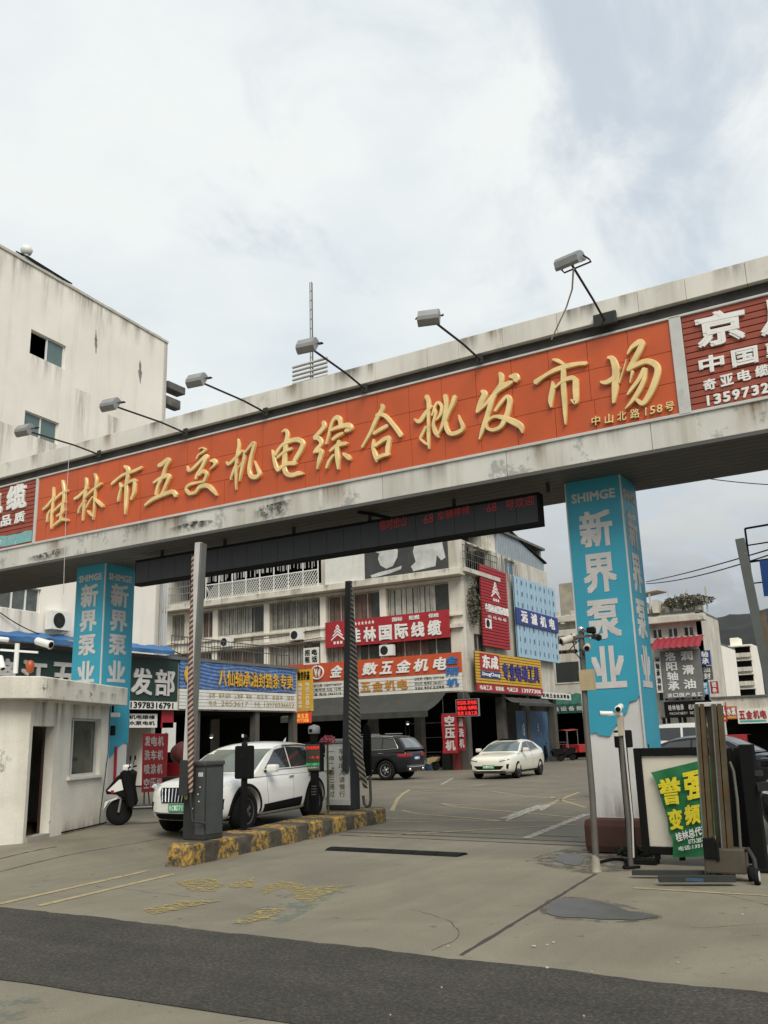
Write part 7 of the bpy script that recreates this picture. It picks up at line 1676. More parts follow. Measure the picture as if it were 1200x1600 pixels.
xq = U(982, 1250, 'Y', Ya).x; zq = U(985, 1143, 'Y', Ya).z
MB().bev(xq - .06, Ya - .05, .0, xq + .035, Ya + .05, zq - .14, .01).bev(xq - .10, Ya - .10, .0, xq + .30, Ya + .10, .06, .01).build('post', M_black, af)
MB().bev(xq - .095, Ya - .09, zq - .20, xq + .10, Ya + .10, zq + .02, .02).build('motor_box', M_black, af)
MB().bev(xq - .085, Ya - .098, zq - .055, xq - .015, Ya - .0905, zq - .01, .003).build('white_label', M_white_paint, af)
mb = MB()
for k in range(4): mb.box(L0 + .1 + k * .3, Ya - .03, .06, L0 + .16 + k * .3, Ya + .03, .12)
mb.build('foot', M_black, af)
# green banner slung over the panel
def bpt(px, py, y=Ya - .065): return U(px, py, 'Y', y)
gq = [bpt(1017, 1207), bpt(1110, 1184), bpt(1114, 1337), bpt(1051, 1340)]
ed = [bpt(1017, 1207), bpt(1025, 1222), bpt(1035, 1255), bpt(1043, 1280), bpt(1045, 1300), bpt(1051, 1312), bpt(1051, 1340)]
ed2 = [bpt(1112, 1184), bpt(1116, 1215), bpt(1116, 1250), bpt(1120, 1280), bpt(1118, 1300), bpt(1116, 1320), bpt(1114, 1338)]
gb_ = thing('green_banner', 'green cloth banner with yellow characters slung crooked over the cream panel', 'banner', (gq[3].x + .2, Ya - .06, gq[3].z))
vs = []; nu = 14; e1 = crom([tuple(p) for p in ed], 4); e2 = crom([tuple(p) for p in ed2], 4)
for a, b_ in zip(e1, e2):
    for i in range(nu + 1):
        f_ = i / nu; p = Vector(a).lerp(Vector(b_), f_); p.y += .018 * noise.noise(Vector((p.x * 5, p.z * 5, 2))) - .006 * math.sin(f_ * 14 + p.z * 8); vs.append(p)
mb = MB(); w = nu + 1; mb.add(vs, [(j * w + i, j * w + i + 1, (j + 1) * w + i + 1, (j + 1) * w + i) for j in range(len(e1) - 1) for i in range(nu)], True); mb.build('cloth', M_green_banner, gb_)
m_ = MB(); yb4 = Ya - .095
for ch, pts in (('誉', [(1026, 1219), (1062, 1212), (1066, 1256), (1036, 1258)]), ('强', [(1066, 1208), (1098, 1201), (1101, 1248), (1073, 1251)]), ('变', [(1042, 1266), (1065, 1262), (1068, 1296), (1048, 1297)]), ('频', [(1068, 1259), (1093, 1255), (1095, 1286), (1072, 1290)]), ('器', [(1096, 1255), (1107, 1253), (1108, 1279), (1098, 1281)])):
    write(m_, ch, [bpt(x_, y_, yb4) for x_, y_ in pts], .004, .035)
m_.build('lettering', M_yellow_text, gb_)
m_ = MB(); write(m_, '桂林总代理', [bpt(1054, 1302, yb4), bpt(1105, 1288, yb4), bpt(1106, 1302, yb4), bpt(1058, 1316, yb4)], .003, .02); write(m_, '0773-2857201', [bpt(1075, 1312, yb4), bpt(1106, 1307, yb4), bpt(1106, 1314, yb4), bpt(1076, 1319, yb4)], .003, .01); write(m_, '电话:13517', [bpt(1060, 1323, yb4), bpt(1104, 1316, yb4), bpt(1104, 1323, yb4), bpt(1061, 1330, yb4)], .003, .01); m_.build('small_lettering', M_letter_white, gb_)
# folded black fence bars between the panel and the right post
fx0, fx1 = L1 + .06, U(1163, 1250, 'Y', 12.0).x
ff2 = thing('folding_fence', 'black folded fence bars packed between the cream panel and the right post', 'fence', ((fx0 + fx1) / 2, 12.0, 0))
for k in range(5):
    x = fx0 + (fx1 - fx0) * (k + .5) / 5; MB().bev(x - .028, 11.97, .05, x + .028, 12.03, zt3 - .02 - .03 * (k % 2), .006).build('upright', M_black, ff2)
mb = MB()
for z in (.14, .55, .95, zt3 - .12): mb.bar((fx0 - .02, 12.05, z), (fx1 + .02, 12.05, z + .03), .05, .03)
mb.bar((fx0, 12.08, .2), (fx1, 12.08, zt3 - .2), .035).bar((fx1, 12.10, .2), (fx0, 12.10, zt3 - .2), .035); mb.build('rail', M_black, ff2)
MB().bev(fx0 - .02, 12.13, .10, fx1 + .02, 12.15, zt3 - .15, .004).build('mesh_panel', mat('dusty_black', (.016, .016, .015), .9, var=.4, spec=.1), ff2)
# second barrier post and raised arm at the right edge
xw = U(1175, 1250, 'Y', 11.75).x; zw = U(1172, 1163, 'Y', 11.75).z
bb = thing('barrier_gate', 'black barrier post at right edge with a tall peeling grey arm leaning up', 'barrier', (xw, 11.75, 0))
MB().bev(xw - .075, 11.68, 0, xw + .085, 11.86, zw, .015).bev(xw - .16, 11.6, 0, xw + .18, 11.95, .04, .01).build('post', M_black, bb)
at0 = U(1156, 842, 'Y', 11.6); ab0 = U(1204, 1075, 'Y', 11.6); v_ = (at0 - ab0).normalized(); ab0 = ab0 - v_ * 1.1
M_peel = mat('peeling_grey', (.085, .092, .088), .6, var=.15, spot=.95, spot_col=(.33, .29, .22), spot_scale=3.2, spot_edge=(.58, .60))
MB().bar(ab0, at0, .105, .06, up=(0, 1, 0)).build('arm', M_peel, bb)
MB().bar(ab0 + Vector((.085, .03, 0)), at0 + Vector((.075, .03, 0)) - v_ * .9, .055, .10, up=(0, 1, 0)).build('arm_channel', mat('rust_channel', (.10, .075, .045), .8, var=.4, scale=4, spot=.7, spot_col=(.22, .12, .04), spot_scale=3), bb)
MB().bar(ab0, (xw + .12, 11.72, ab0.z - .02), .16, .10).bar((xw + .12, 11.72, zw - .3), (xw + .12, 11.72, ab0.z + .1), .08).build('arm_mount', M_dark_metal, bb)
# lamp frame with blue flag behind the arm
Yfl = 16.0
ff = thing('flag_frame', 'thin black steel frame carrying a blue upright flag sign behind the grey arm', 'sign frame', (U(1180, 1100, 'Y', Yfl).x, Yfl, 0))
x0 = U(1164, 826, 'Y', Yfl); x1 = U(1228, 815, 'Y', Yfl); m1 = U(1172, 878, 'Y', Yfl); b0 = U(1176, 900, 'Y', Yfl)
mb = MB().bar(x0, x1, .03).bar(x0, (x0.x, Yfl, 2.3), .03).bar((x0.x, Yfl, U(1170, 852, 'Y', Yfl).z), (x1.x, Yfl, U(1170, 850, 'Y', Yfl).z), .02).bar((x0.x, Yfl, m1.z), (x1.x, Yfl, m1.z + .02), .03).bar(x1, (x1.x, Yfl, 0), .05).bar((x0.x, Yfl, U(1180, 911, 'Y', Yfl).z), (x1.x, Yfl, U(1180, 911, 'Y', Yfl).z), .02).bar((x0.x, Yfl, 2.3), (x1.x, Yfl, 2.3), .03)
mb.build('frame', M_black, ff)
q = box4(U(1190, 900, 'Y', Yfl).x, x1.x - .02, U(1195, 932, 'Y', Yfl).z, U(1190, 876, 'Y', Yfl).z, Yfl - .04)
MB().quadslab(q, .03).build('flag', M_navy if False else mat('flag_blue', (.025, .10, .36), .55), ff); m_ = MB(); column(m_, '停车', sub(q, .28, .8, .06, .95), .006, .02); m_.build('lettering', M_letter_white, ff)
# pallet stacker: tan mast, forks, wheel
Yk = 10.95
ps = thing('pallet_stacker', 'hand pallet stacker with worn tan mast and low forks by the cream panel', 'stacker', (U(1130, 1370, 'Y', Yk).x, Yk, 0))
def kp(px, py, y=Yk): return U(px, py, 'Y', y)
mt0, mt1 = kp(1092, 1102), kp(1124, 1100); mb0, mb1 = kp(1109, 1372), kp(1146, 1372)
for (a, b_) in ((kp(1094, 1100), kp(1112, 1368)), (kp(1121, 1100), kp(1141, 1368))):
    b_ = Vector((b_.x, b_.y, .06)); mb = MB()
    for s_, w_ in ((-.029, .050), (.031, .046)): mb.bar(a + Vector((s_, -.02, 0)), b_ + Vector((s_, -.02, 0)), w_, .09, up=(0, 1, 0))
    mb.bar(a + Vector((0, .03, 0)), b_ + Vector((0, .03, 0)), .10, .009, up=(0, 1, 0))
    mb.build('mast_channel', M_tan, ps)
    MB().bar(a + Vector((-.050, -.066, 0)), b_ + Vector((-.050, -.066, 0)), .014, .004, up=(0, 1, 0)).build('paint_strip', mat('blue_grey_paint', (.10, .13, .14), .6, var=.3, scale=6), ps)
    MB().bar(a + Vector((-.002, .005, -.1)), b_ + Vector((-.002, .005, .3)), .012, .02, up=(0, 1, 0)).build('lift_chain', M_black, ps)
a, b_ = kp(1107, 1103), kp(1127, 1368); MB().bar(a + Vector((0, .04, 0)), Vector((b_.x, b_.y + .04, .1)), .07, .03, up=(0, 1, 0)).build('inner_mast', mat('inner_mast_brown', (.11, .085, .05), .5, metal=.2, var=.3, scale=3, spot=.5, spot_col=(.02, .02, .02), spot_scale=4), ps)
MB().bev(mt0.x - .03, Yk - .06, mt0.z - .02, mt1.x + .05, Yk + .06, mt0.z + .03, .01).build('mast_head', M_light_metal, ps)
mb = MB().bar(kp(1128, 1340), kp(1103, 1345), .05)
fk = [GT(988, 1372), GT(1030, 1384), GT(1150, 1384), GT(1150, 1366)]
mb = MB().bar(fk[0] + Z(.06), Vector((mb1.x, Yk + .12, .06)), .09, .05).bar(fk[1] + Z(.07), fk[2] + Z(.07), .11, .06)
mb.build('fork', M_dark_metal, ps)
MB().bev(mb0.x - .02, Yk - .10, .08, mb1.x + .16, Yk + .12, .34, .02).build('chassis', mat('chassis_dark_tan', (.070, .056, .038), .6, var=.25, spot=.5, spot_col=(.03, .03, .03)), ps)
w0 = GT(1182, 1384); wl_ = MB().lathe((w0.x - .02, w0.y + .06, .085), (1, 0, 0), [(0, .06), (0, .085), (.05, .085), (.05, .06)], 18).build('wheel', M_rubber, ps); MB().lathe((w0.x - .023, w0.y + .06, .085), (1, 0, 0), [(0, .055), (.056, .055)], 14).build('rim', M_light_metal, wl_)
wl2 = MB().lathe((mb1.x + .16, Yk + .02, .075), (1, 0, 0), [(0, .05), (0, .075), (.045, .075), (.045, .05)], 16).build('wheel', M_rubber, ps)
MB().tube([(mb1.x + .08, Yk - .02, .28), (mb1.x + .2, Yk - .05, .34), (w0.x, w0.y + .06, .25), (w0.x + .005, w0.y + .06, .10)], .022, 8).build('wheel_arm', M_dark_metal, ps)
MB().tube([kp(1158, 1340), kp(1152, 1250), kp(1146, 1205), kp(1140, 1190)], .016, 8).build('handle', M_steel, ps)
MB().bev(fk[1].x + .3, fk[1].y - .062, .07, fk[1].x + .48, fk[1].y - .052, .10, .002).build('blue_reflection', mat('reflection_blue', (.03, .09, .15), .5), ps)  # faint bluish reflection on the fork painted as a thin strip
mb = MB(); mb.tube([kp(1108, 1320, Yk - .08), kp(1113, 1310, Yk - .1), kp(1120, 1318, Yk - .1), kp(1122, 1345, Yk - .1)], .02, 8); mb.bev(kp(1103, 1330).x, Yk - .12, kp(1103, 1340).z, kp(1122, 1330).x, Yk - .056, kp(1103, 1308).z, .01); mb.build('pump', M_black, ps)
# dark lumps of gear behind the frame: barrel and trolley
gr = thing('trolley', 'dark hand trolley with a grey bucket parked behind the tan mast', 'trolley', (U(1150, 1300, 'Y', 13.0).x, 13.0, 0))
c0 = U(1146, 1300, 'Y', 12.9); mb = MB(); cx_ = c0.x
for s_ in (-.16, .16): mb.bar((cx_ + s_, 12.9, .08), (cx_ + s_, 13.1, 1.25), .035)
for z in (.3, .6, .9, 1.2): mb.bar((cx_ - .16, 12.9 + z * .16, z), (cx_ + .16, 12.9 + z * .16, z), .03)
mb.bev(cx_ - .2, 12.6, .06, cx_ + .2, 12.9, .10, .01); mb.build('frame', M_black, gr)
bk = U(1152, 1203, 'Y', 12.75); MB().lathe((bk.x - .07, 12.75, .1), (0, 0, 1), [(0, .13), (bk.z - .25, .13)], 16).build('canister', M_dark_metal, gr)
MB().lathe((bk.x - .07, 12.75, bk.z - .15), (0, 0, 1), [(0, .08), (.02, .11), (.15, .10), (.20, .05), (.23, 0)], 16).build('bucket', mat('bucket_grey', (.42, .43, .44), .35, metal=.4), gr)
MB().bev(-2.62, 12.35, 0, -2.2, 12.6, .45, .05).build('sack', M_black, label='black sack on the ground behind the cream panel', cat='sack')
hose = [GT(935, 1350) + Z(.02), GT(960, 1345) + Z(.02), GT(985, 1348) + Z(.02), GT(975, 1358) + Z(.02), GT(1000, 1357) + Z(.02)]
MB().tube([Vector(p) for p in crom([tuple(h) for h in hose], 6)], .018, 6).build('hose', M_black, label='black hose lying at the foot of the right pillar', cat='hose')
leafmass('weeds', (GT(990, 1340).x, GT(990, 1340).y + .1, .06), (.28, .10, .07), 260, M_leaf, .05, 'small green weeds between pillar foot and black frame', 'weeds', 4)
bpy.data.objects['weeds']['kind'] = 'stuff'
# ------------------------------------------------------------------ vehicles
from mathutils.bvhtree import BVHTree
SEC = [(0, 0), (.78, 0), (.94, .07), (.995, .30), (1.0, .58), (.975, .84), (.90, 1.0)]
def loft_body(st):
    vs = []; ring = []
    for (x, zb, zs, hw, cr_) in st:
        half = [(hw * a, zb + (zs - zb) * f_) for a, f_ in SEC] + [(hw * .55, zs + cr_ * .7), (0, zs + cr_)]
        full = half + [(-y, z) for y, z in half[-2:0:-1]]
        vs += [(x, y, z) for y, z in full]; n = len(full)
    fs = [(i * n + k, i * n + (k + 1) % n, (i + 1) * n + (k + 1) % n, (i + 1) * n + k) for i in range(len(st) - 1) for k in range(n)]
    fs += [list(range(n))[::-1], list(range((len(st) - 1) * n, len(st) * n))]
    return vs, fs
def loft_cabin(prof, zbase, wb_, wr, bulge=.10, crown=.035, nv=8):
    """prof: roofline from windscreen foot to tail (x,z)"""
    zr = max(z for _, z in prof)
    def w(z): f_ = max(0, min(1, (z - zbase) / (zr - zbase))); return wb_ - (wb_ - wr) * f_ ** 1.15
    P_ = []
    for i in range(len(prof) - 1):
        a, b = prof[i], prof[i + 1]; k = 4
        for j in range(k): P_.append((a[0] + (b[0] - a[0]) * j / k, a[1] + (b[1] - a[1]) * j / k))
    P_.append(prof[-1]); n = len(P_)
    for _ in range(2): P_ = [P_[0]] + [((P_[i - 1][0] + 2 * P_[i][0] + P_[i + 1][0]) / 4, (P_[i - 1][1] + 2 * P_[i][1] + P_[i + 1][1]) / 4) for i in range(1, n - 1)] + [P_[-1]]
    vs = []; fs = []; xm = (prof[0][0] + prof[-1][0]) / 2
    for (x, z) in P_:
        e = (x - xm) / (prof[0][0] - xm)
        for j in range(nv + 1):
            v = -1 + 2 * j / nv; r_ = 1 - v * v
            ee = max(-1, min(1, e)); f_ = (z - zbase) / (zr - zbase)
            vs.append((x + bulge * r_ * ee * abs(ee), v * w(z), z + crown * r_ * min(1, f_ * 1.2) - (.02 * abs(v) ** 6 if f_ > .8 else 0)))
    W = nv + 1
    fs += [(i * W + j, i * W + j + 1, (i + 1) * W + j + 1, (i + 1) * W + j) for i in range(n - 1) for j in range(nv)]
    base = len(vs)
    for (x, z) in P_:
        vs.append((x, -wb_, zbase)); vs.append((x, wb_, zbase))
    for i in range(n - 1):
        fs.append((i * W, (i + 1) * W, base + 2 * (i + 1), base + 2 * i)); fs.append((i * W + nv, base + 2 * i + 1, base + 2 * (i + 1) + 1, (i + 1) * W + nv))
    return vs, fs
def wheel(par, x, y, r_, w_, s, rimm, spokes=5):
    c = Vector((x, y, r_)); ax = Vector((0, s, 0)); h = w_ / 2
    t_ = MB().lathe(c, ax, [(-h, r_ * .62), (-h, r_ * .93), (-h * .75, r_), (h * .75, r_), (h, r_ * .93), (h, r_ * .66), (h * .8, r_ * .64)], 28).build('wheel', M_rubber, par)
    ORG[t_.name] = Vector((0, 0, 0))
    mb = MB(); mb.lathe(c, ax, [(h * .1, r_ * .64), (h * .85, r_ * .66), (h * .95, r_ * .62), (h * .6, r_ * .58)], 28, True)
    for k in range(spokes):
        for dd in (-.16, .16):
            a = 2 * math.pi * k / spokes + dd; b_ = 2 * math.pi * k / spokes + dd * .8
            p0 = c + ax * (h * .62) + Vector((math.cos(a), 0, math.sin(a))) * r_ * .60; p1 = c + ax * (h * .80) + Vector((math.cos(b_), 0, math.sin(b_))) * r_ * .12
            mb.bar(p1, p0, r_ * .085, r_ * .06, up=(0, 1, 0))
    mb.lathe(c + ax * h * .6, ax, [(0, r_ * .17), (h * .3, r_ * .15), (h * .34, 0)], 14); mb.build('rim', rimm, t_)
    MB().lathe(c + ax * (h * -.2), ax, [(0, r_ * .63), (h * .2, r_ * .63)], 20).build('brake_disc', M_black, t_)
    return t_
class Car:
    def __init__(s, name, label, st, cab, paint, wr, wb_, track, rimm, group=None, cat='car', cladding=True):
        s.root = thing(name, label, cat, (0, 0, 0), group); s.hwb = wb_ / 2; s.r = wr
        vs, fs = loft_body(st)
        me = bpy.data.meshes.new('body'); me.from_pydata(vs, [], fs); bm = bmesh.new(); bm.from_mesh(me); bmesh.ops.recalc_face_normals(bm, faces=bm.faces[:]); bm.to_mesh(me); bm.free()
        o = bpy.data.objects.new('body', me); COL.objects.link(o)
        sb_ = o.modifiers.new('s', 'SUBSURF'); sb_.levels = 2; sb_.render_levels = 2
        cut = MB()
        cutters = []
        for sx_ in (1, -1):
            for sy in (1, -1):
                c_ = MB().lathe((sx_ * s.hwb, sy * .45, wr), (0, sy, 0), [(0, wr * 1.17), (1.0, wr * 1.17)], 32).build('cutter', M_black, None); cutters.append(c_)
                b_ = o.modifiers.new('b', 'BOOLEAN'); b_.object = c_; b_.operation = 'DIFFERENCE'; b_.solver = 'EXACT'
        for solver in ('EXACT', 'FAST', 'EXACT'):
            for md_ in o.modifiers:
                if md_.type == 'BOOLEAN': md_.solver = solver
            bpy.context.view_layer.update()
            dg = bpy.context.evaluated_depsgraph_get(); m2 = bpy.data.meshes.new_from_object(o.evaluated_get(dg))
            ok_ = len(m2.vertices) > 300 and max(v.co.z for v in m2.vertices) > .85 * max(p[2] for p in vs) and max(v.co.x for v in m2.vertices) > .9 * st[0][0] and min(v.co.x for v in m2.vertices) < .9 * st[-1][0]

            if ok_: break
            for c_ in cutters: c_.scale = (1.003, 1.0, 1.004); c_.location.z += .002
        bpy.data.objects.remove(o)
        for c_ in cutters: bpy.data.objects.remove(c_)
        m2.materials.clear(); m2.materials.append(paint)
        # smooth the skin, keep the wheel wells crisp
        for p in m2.polygons: p.use_smooth = True; p.material_index = 0
        try: m2.set_sharp_from_angle(angle=R(38))
        except Exception: pass
        s.body = bpy.data.objects.new('body', m2); COL.objects.link(s.body); s.body.parent = s.root; ORG[s.body.name] = Vector((0, 0, 0))
        vc, fc = loft_cabin(*cab); s.cabin = MB().add(vc, fc, True).build('cabin', paint, s.root)
        try: s.cabin.data.set_sharp_from_angle(angle=R(40))
        except Exception: pass
        def bv(me): return [v.co.copy() for v in me.vertices], [list(p.vertices) for p in me.polygons]
        v1, f1 = bv(m2); v2, f2 = bv(s.cabin.data); k = len(v1)
        s.bvh = BVHTree.FromPolygons(v1 + v2, f1 + [[i + k for i in f] for f in f2])
        MB().bev(-s.hwb - .3, -track / 2 + .16, .22, s.hwb + .3, track / 2 - .16, .55, .03).build('underbody', M_black, s.root)
        for sx_ in (1, -1):
            for sy in (1, -1): wheel(s.root, sx_ * s.hwb, sy * track / 2, wr, .22, sy, rimm)
        if cladding:
            for sx_ in (1, -1):
                for sy in (1, -1):
                    n = 20; vs = []
                    for k in range(n + 1):
                        a = math.pi * (-.08 + 1.16 * k / n)
                        for rr in (wr * 1.185, wr * 1.36):
                            x = sx_ * s.hwb + rr * math.cos(a); z = max(.2, wr + rr * math.sin(a)); vs.append(s.hit('L' if sy > 0 else 'R', x, z, .010, wr * 1.33))
                    MB().add(vs, [(2 * i, 2 * i + 1, 2 * i + 3, 2 * i + 2) for i in range(n)]).build('wheel_arch', M_black, s.root)
    def hit(s, d, a, b, off, rr=None):
        if d in 'FB': sg = 1 if d == 'F' else -1; o_ = Vector((sg * 5, a, b)); v = Vector((-sg, 0, 0))
        else: sg = 1 if d == 'L' else -1; o_ = Vector((a, sg * 3, b)); v = Vector((0, -sg, 0))
        p, _, _, dist = s.bvh.ray_cast(o_, v)
        if p is None or (d in 'LR' and p.y * sg < .55) or (d in 'FB' and p.x * sg < .1):
            q = o_ + v * (3.9 if d in 'FB' else 2.2); p2, _, _, _ = s.bvh.find_nearest(q)
            if d in 'LR': p = Vector((a, sg * max(.6, abs(p2.y)), b))
            else: p = p2
        return p - v * off
    def decal(s, name, d, q, m, off=.006, nu=8, nv=5, par=None, thick=0.0):
        vs = []
        for j in range(nv + 1):
            for i in range(nu + 1):
                u = i / nu; v = j / nv
                a = [(q[0][k] * (1 - u) + q[1][k] * u) * (1 - v) + (q[3][k] * (1 - u) + q[2][k] * u) * v for k in (0, 1)]
                vs.append(s.hit(d, a[0], a[1], off))
        w = nu + 1; fs = [(j * w + i, j * w + i + 1, (j + 1) * w + i + 1, (j + 1) * w + i) for j in range(nv) for i in range(nu)]
        return MB().add(vs, fs, True).build(name, m, par or s.root)
    def line(s, name, d, pts, r_, m, off=.004, par=None):
        P_ = []
        for a, b in zip(pts[:-1], pts[1:]):
            for j in range(6): P_.append(s.hit(d, a[0] + (b[0] - a[0]) * j / 6, a[1] + (b[1] - a[1]) * j / 6, off))
        P_.append(s.hit(d, *pts[-1], off)); return MB().tube(P_, r_, 6).build(name, m, par or s.root)
    def mirror(s, x, z, y, m):
        for sy in (1, -1):
            o = MB().bev(x - .09, sy * y - .11, z - .07, x + .09, sy * y + .11, z + .08, .045).build('mirror', m, s.root); MB().bar((x + .03, sy * (y - .10), z - .04), (x + .05, sy * (y - .24), z - .07), .05).build('mirror_arm', M_black, o)
    def plate(s, d, y, z, txt, m, x, w_=.46, h_=.14):
        sg = 1 if d == 'F' else -1; xx = sg * x
        q = [Vector((xx, sg * -w_ / 2 + y, z + h_ / 2)), Vector((xx, sg * w_ / 2 + y, z + h_ / 2)), Vector((xx, sg * w_ / 2 + y, z - h_ / 2)), Vector((xx, sg * -w_ / 2 + y, z - h_ / 2))]
        o = MB().quadslab(q, .03).build('number_plate', m, s.root); mb = MB(); row(mb, txt, sub(q, .05, .97, .18, .84), .004, .02, .86); mb.build('plate_number', M_letter_white if m is not M_plate_green else M_letter_white, o)
    def place(s, x, y, z, ang): s.root.location = (x, y, z); s.root.rotation_euler = (0, 0, ang); ORG[s.root.name] = Vector((0, 0, 0))
M_rim = mat('alloy_rim', (.40, .40, .40), .35, metal=.7, var=.1); M_rim_dark = mat('dark_alloy_rim', (.12, .12, .12), .35, metal=.5, var=.1)
# white crossover under the gate
c1 = Car('white_crossover', 'white crossover car with slatted grille and green plate driving out past the kerb island', [(2.26, .42, .76, .50, .01), (2.19, .30, .865, .68, .02), (1.98, .24, .94, .83, .035), (1.35, .22, 1.0, .925, .05), (.75, .22, 1.06, .93, .04), (0, .22, 1.05, .93, .02), (-1.35, .22, 1.07, .93, .02), (-1.98, .26, 1.09, .89, .02), (-2.20, .34, 1.05, .82, .01), (-2.27, .46, .96, .72, .0)],
         ([(1.12, .99), (.14, 1.55), (-.5, 1.625), (-1.35, 1.585), (-1.82, 1.47), (-2.2, 1.06)], .98, .88, .66), M_car_white, .372, 2.70, 1.60, M_rim_dark)
c1.decal('windscreen', 'F', [(-.70, 1.50), (.70, 1.50), (.80, 1.08), (-.80, 1.08)], mat('screen_glass', (.085, .10, .075), .07, var=.3, scale=2, spec=.8), .012, 14, 8)
c1.decal('rear_window', 'B', [(-.58, 1.50), (.58, 1.50), (.70, 1.18), (-.70, 1.18)], M_glass_dark, .01, 10, 6)
for sd in 'LR':
    for q in ([(.02, 1.47), (.36, 1.27), (.56, 1.12), (-.30, 1.12)], [(-.02, 1.485), (.02, 1.47), (-.30, 1.12), (-.34, 1.12)]): pass
    c1.decal('side_window', sd, [(.10, 1.475), (.16, 1.45), (.72, 1.115), (-.36, 1.11)] if False else [(-.36, 1.525), (.08, 1.475), (.66, 1.12), (-.36, 1.115)], M_glass_dark, .007, 10, 6)
    c1.decal('side_window', sd, [(-1.22, 1.50), (-.41, 1.527), (-.41, 1.115), (-1.22, 1.13)], M_glass_dark, .007, 8, 6)
    c1.decal('side_window', sd, [(-1.48, 1.46), (-1.27, 1.495), (-1.27, 1.135), (-1.80, 1.19)], M_glass_dark, .007, 8, 6)
    c1.line('door_seam', sd, [(.62, 1.02), (.66, .75), (.60, .45)], .005, M_black, -.002); c1.line('door_seam', sd, [(-.38, 1.08), (-.38, .45)], .005, M_black, -.002); c1.line('door_seam', sd, [(-1.22, 1.10), (-1.12, .80), (-.95, .60)], .005, M_black, -.002)
    c1.line('window_trim', sd, [(.70, 1.085), (-.4, 1.085), (-1.25, 1.10), (-1.82, 1.165)], .008, M_black, .004)
    for hx in (-.22, -1.05): c1.line('door_handle', sd, [(hx, .93), (hx - .17, .935)], .016, M_chrome, .022)
    c1.decal('sill', sd, [(-.98, .52), (.98, .45), (.95, .25), (-.95, .25)], M_black, .012, 8, 3)
    c1.line('roof_rail', sd, [(-.25, 1.560), (-.9, 1.565), (-1.45, 1.535)], .018, M_chrome, .02)
    sg = 1 if sd == 'L' else -1
    c1.decal('headlight', 'F', [(sg * .52, .90), (sg * .80, .955), (sg * .84, .86), (sg * .55, .80)], M_lamp_clear, .008, 8, 3); c1.decal('headlight', sd, [(1.82, .955), (2.14, .905), (2.16, .80), (1.92, .86)], M_lamp_clear, .008, 6, 3)
    c1.decal('fog_recess', 'F', [(sg * .60, .60), (sg * .80, .64), (sg * .79, .46), (sg * .66, .44)], M_black, .008, 5, 4); c1.decal('tail_lamp', 'B', [(sg * .5, 1.0), (sg * .82, 1.02), (sg * .82, .90), (sg * .5, .90)], M_red_lens, .01, 5, 3)
gr_ = c1.decal('grille', 'F', [(-.46, .86), (.46, .86), (.40, .59), (-.40, .59)], M_black, .010, 10, 5)
mb = MB()
for k in range(11):
    y = -.42 + k * .084; t_ = c1.hit('F', y, .845, .025); b_ = c1.hit('F', y * .88, .605, .025); mb.bar(t_, b_, .018, .03)
mb.build('grille_slat', M_chrome, gr_)
c1.decal('lower_intake', 'F', [(-.55, .40), (.55, .40), (.50, .28), (-.50, .28)], M_black, .010, 8, 3); c1.line('bumper_trim', 'F', [(-.70, .425), (0, .41), (.70, .425)], .014, M_chrome, .012)
c1.plate('F', 0, .505, '桂C·D7126', M_plate_green, c1.hit('F', 0, .505, .02).x); c1.mirror(.62, 1.12, 1.02, M_car_white); c1.decal('bonnet_badge', 'F', [(-.06, .90), (.06, .90), (.05, .87), (-.05, .87)], M_chrome, .015, 2, 2)
MB().lathe((-1.55, 0, 1.62), (-.5, 0, .6), [(0, .03), (.05, .025), (.13, .004)], 10).build('roof_fin', M_car_white, c1.root)
hd = math.atan2(-.989, .148)
c1.root.scale = (.93, .86, .885)
fw_ = Vector((-10.20, 12.36)); c1.place(fw_.x - (.93 * 1.35 * math.cos(hd) - .86 * .80 * math.sin(hd)), fw_.y - (.93 * 1.35 * math.sin(hd) + .86 * .80 * math.cos(hd)), .175, hd)
# pearl sedan coming through the yard
c2 = Car('white_sedan', 'pearl white sedan with green plate coming across the yard towards the gate', [(2.30, .40, .66, .60, .01), (2.24, .26, .78, .78, .02), (2.02, .20, .86, .87, .03), (1.36, .18, .93, .90, .05), (.8, .18, .98, .905, .04), (0, .18, .97, .905, .02), (-1.36, .18, 1.01, .905, .03), (-2.0, .24, 1.03, .86, .03), (-2.24, .32, .99, .78, .02), (-2.30, .44, .90, .66, .0)],
         ([(1.15, .93), (.12, 1.40), (-.45, 1.47), (-1.05, 1.42), (-1.95, 1.06)], .90, .84, .60), M_car_cream, .335, 2.72, 1.57, M_rim_dark, cladding=False)
c2.decal('windscreen', 'F', [(-.60, 1.385), (.60, 1.385), (.76, 1.02), (-.76, 1.02)], mat('screen_glass_blue', (.10, .125, .13), .06, var=.15, scale=2, spec=.9), .012, 14, 8)
c2.decal('rear_window', 'B', [(-.52, 1.36), (.52, 1.36), (.62, 1.10), (-.62, 1.10)], M_glass_dark, .012, 10, 6)
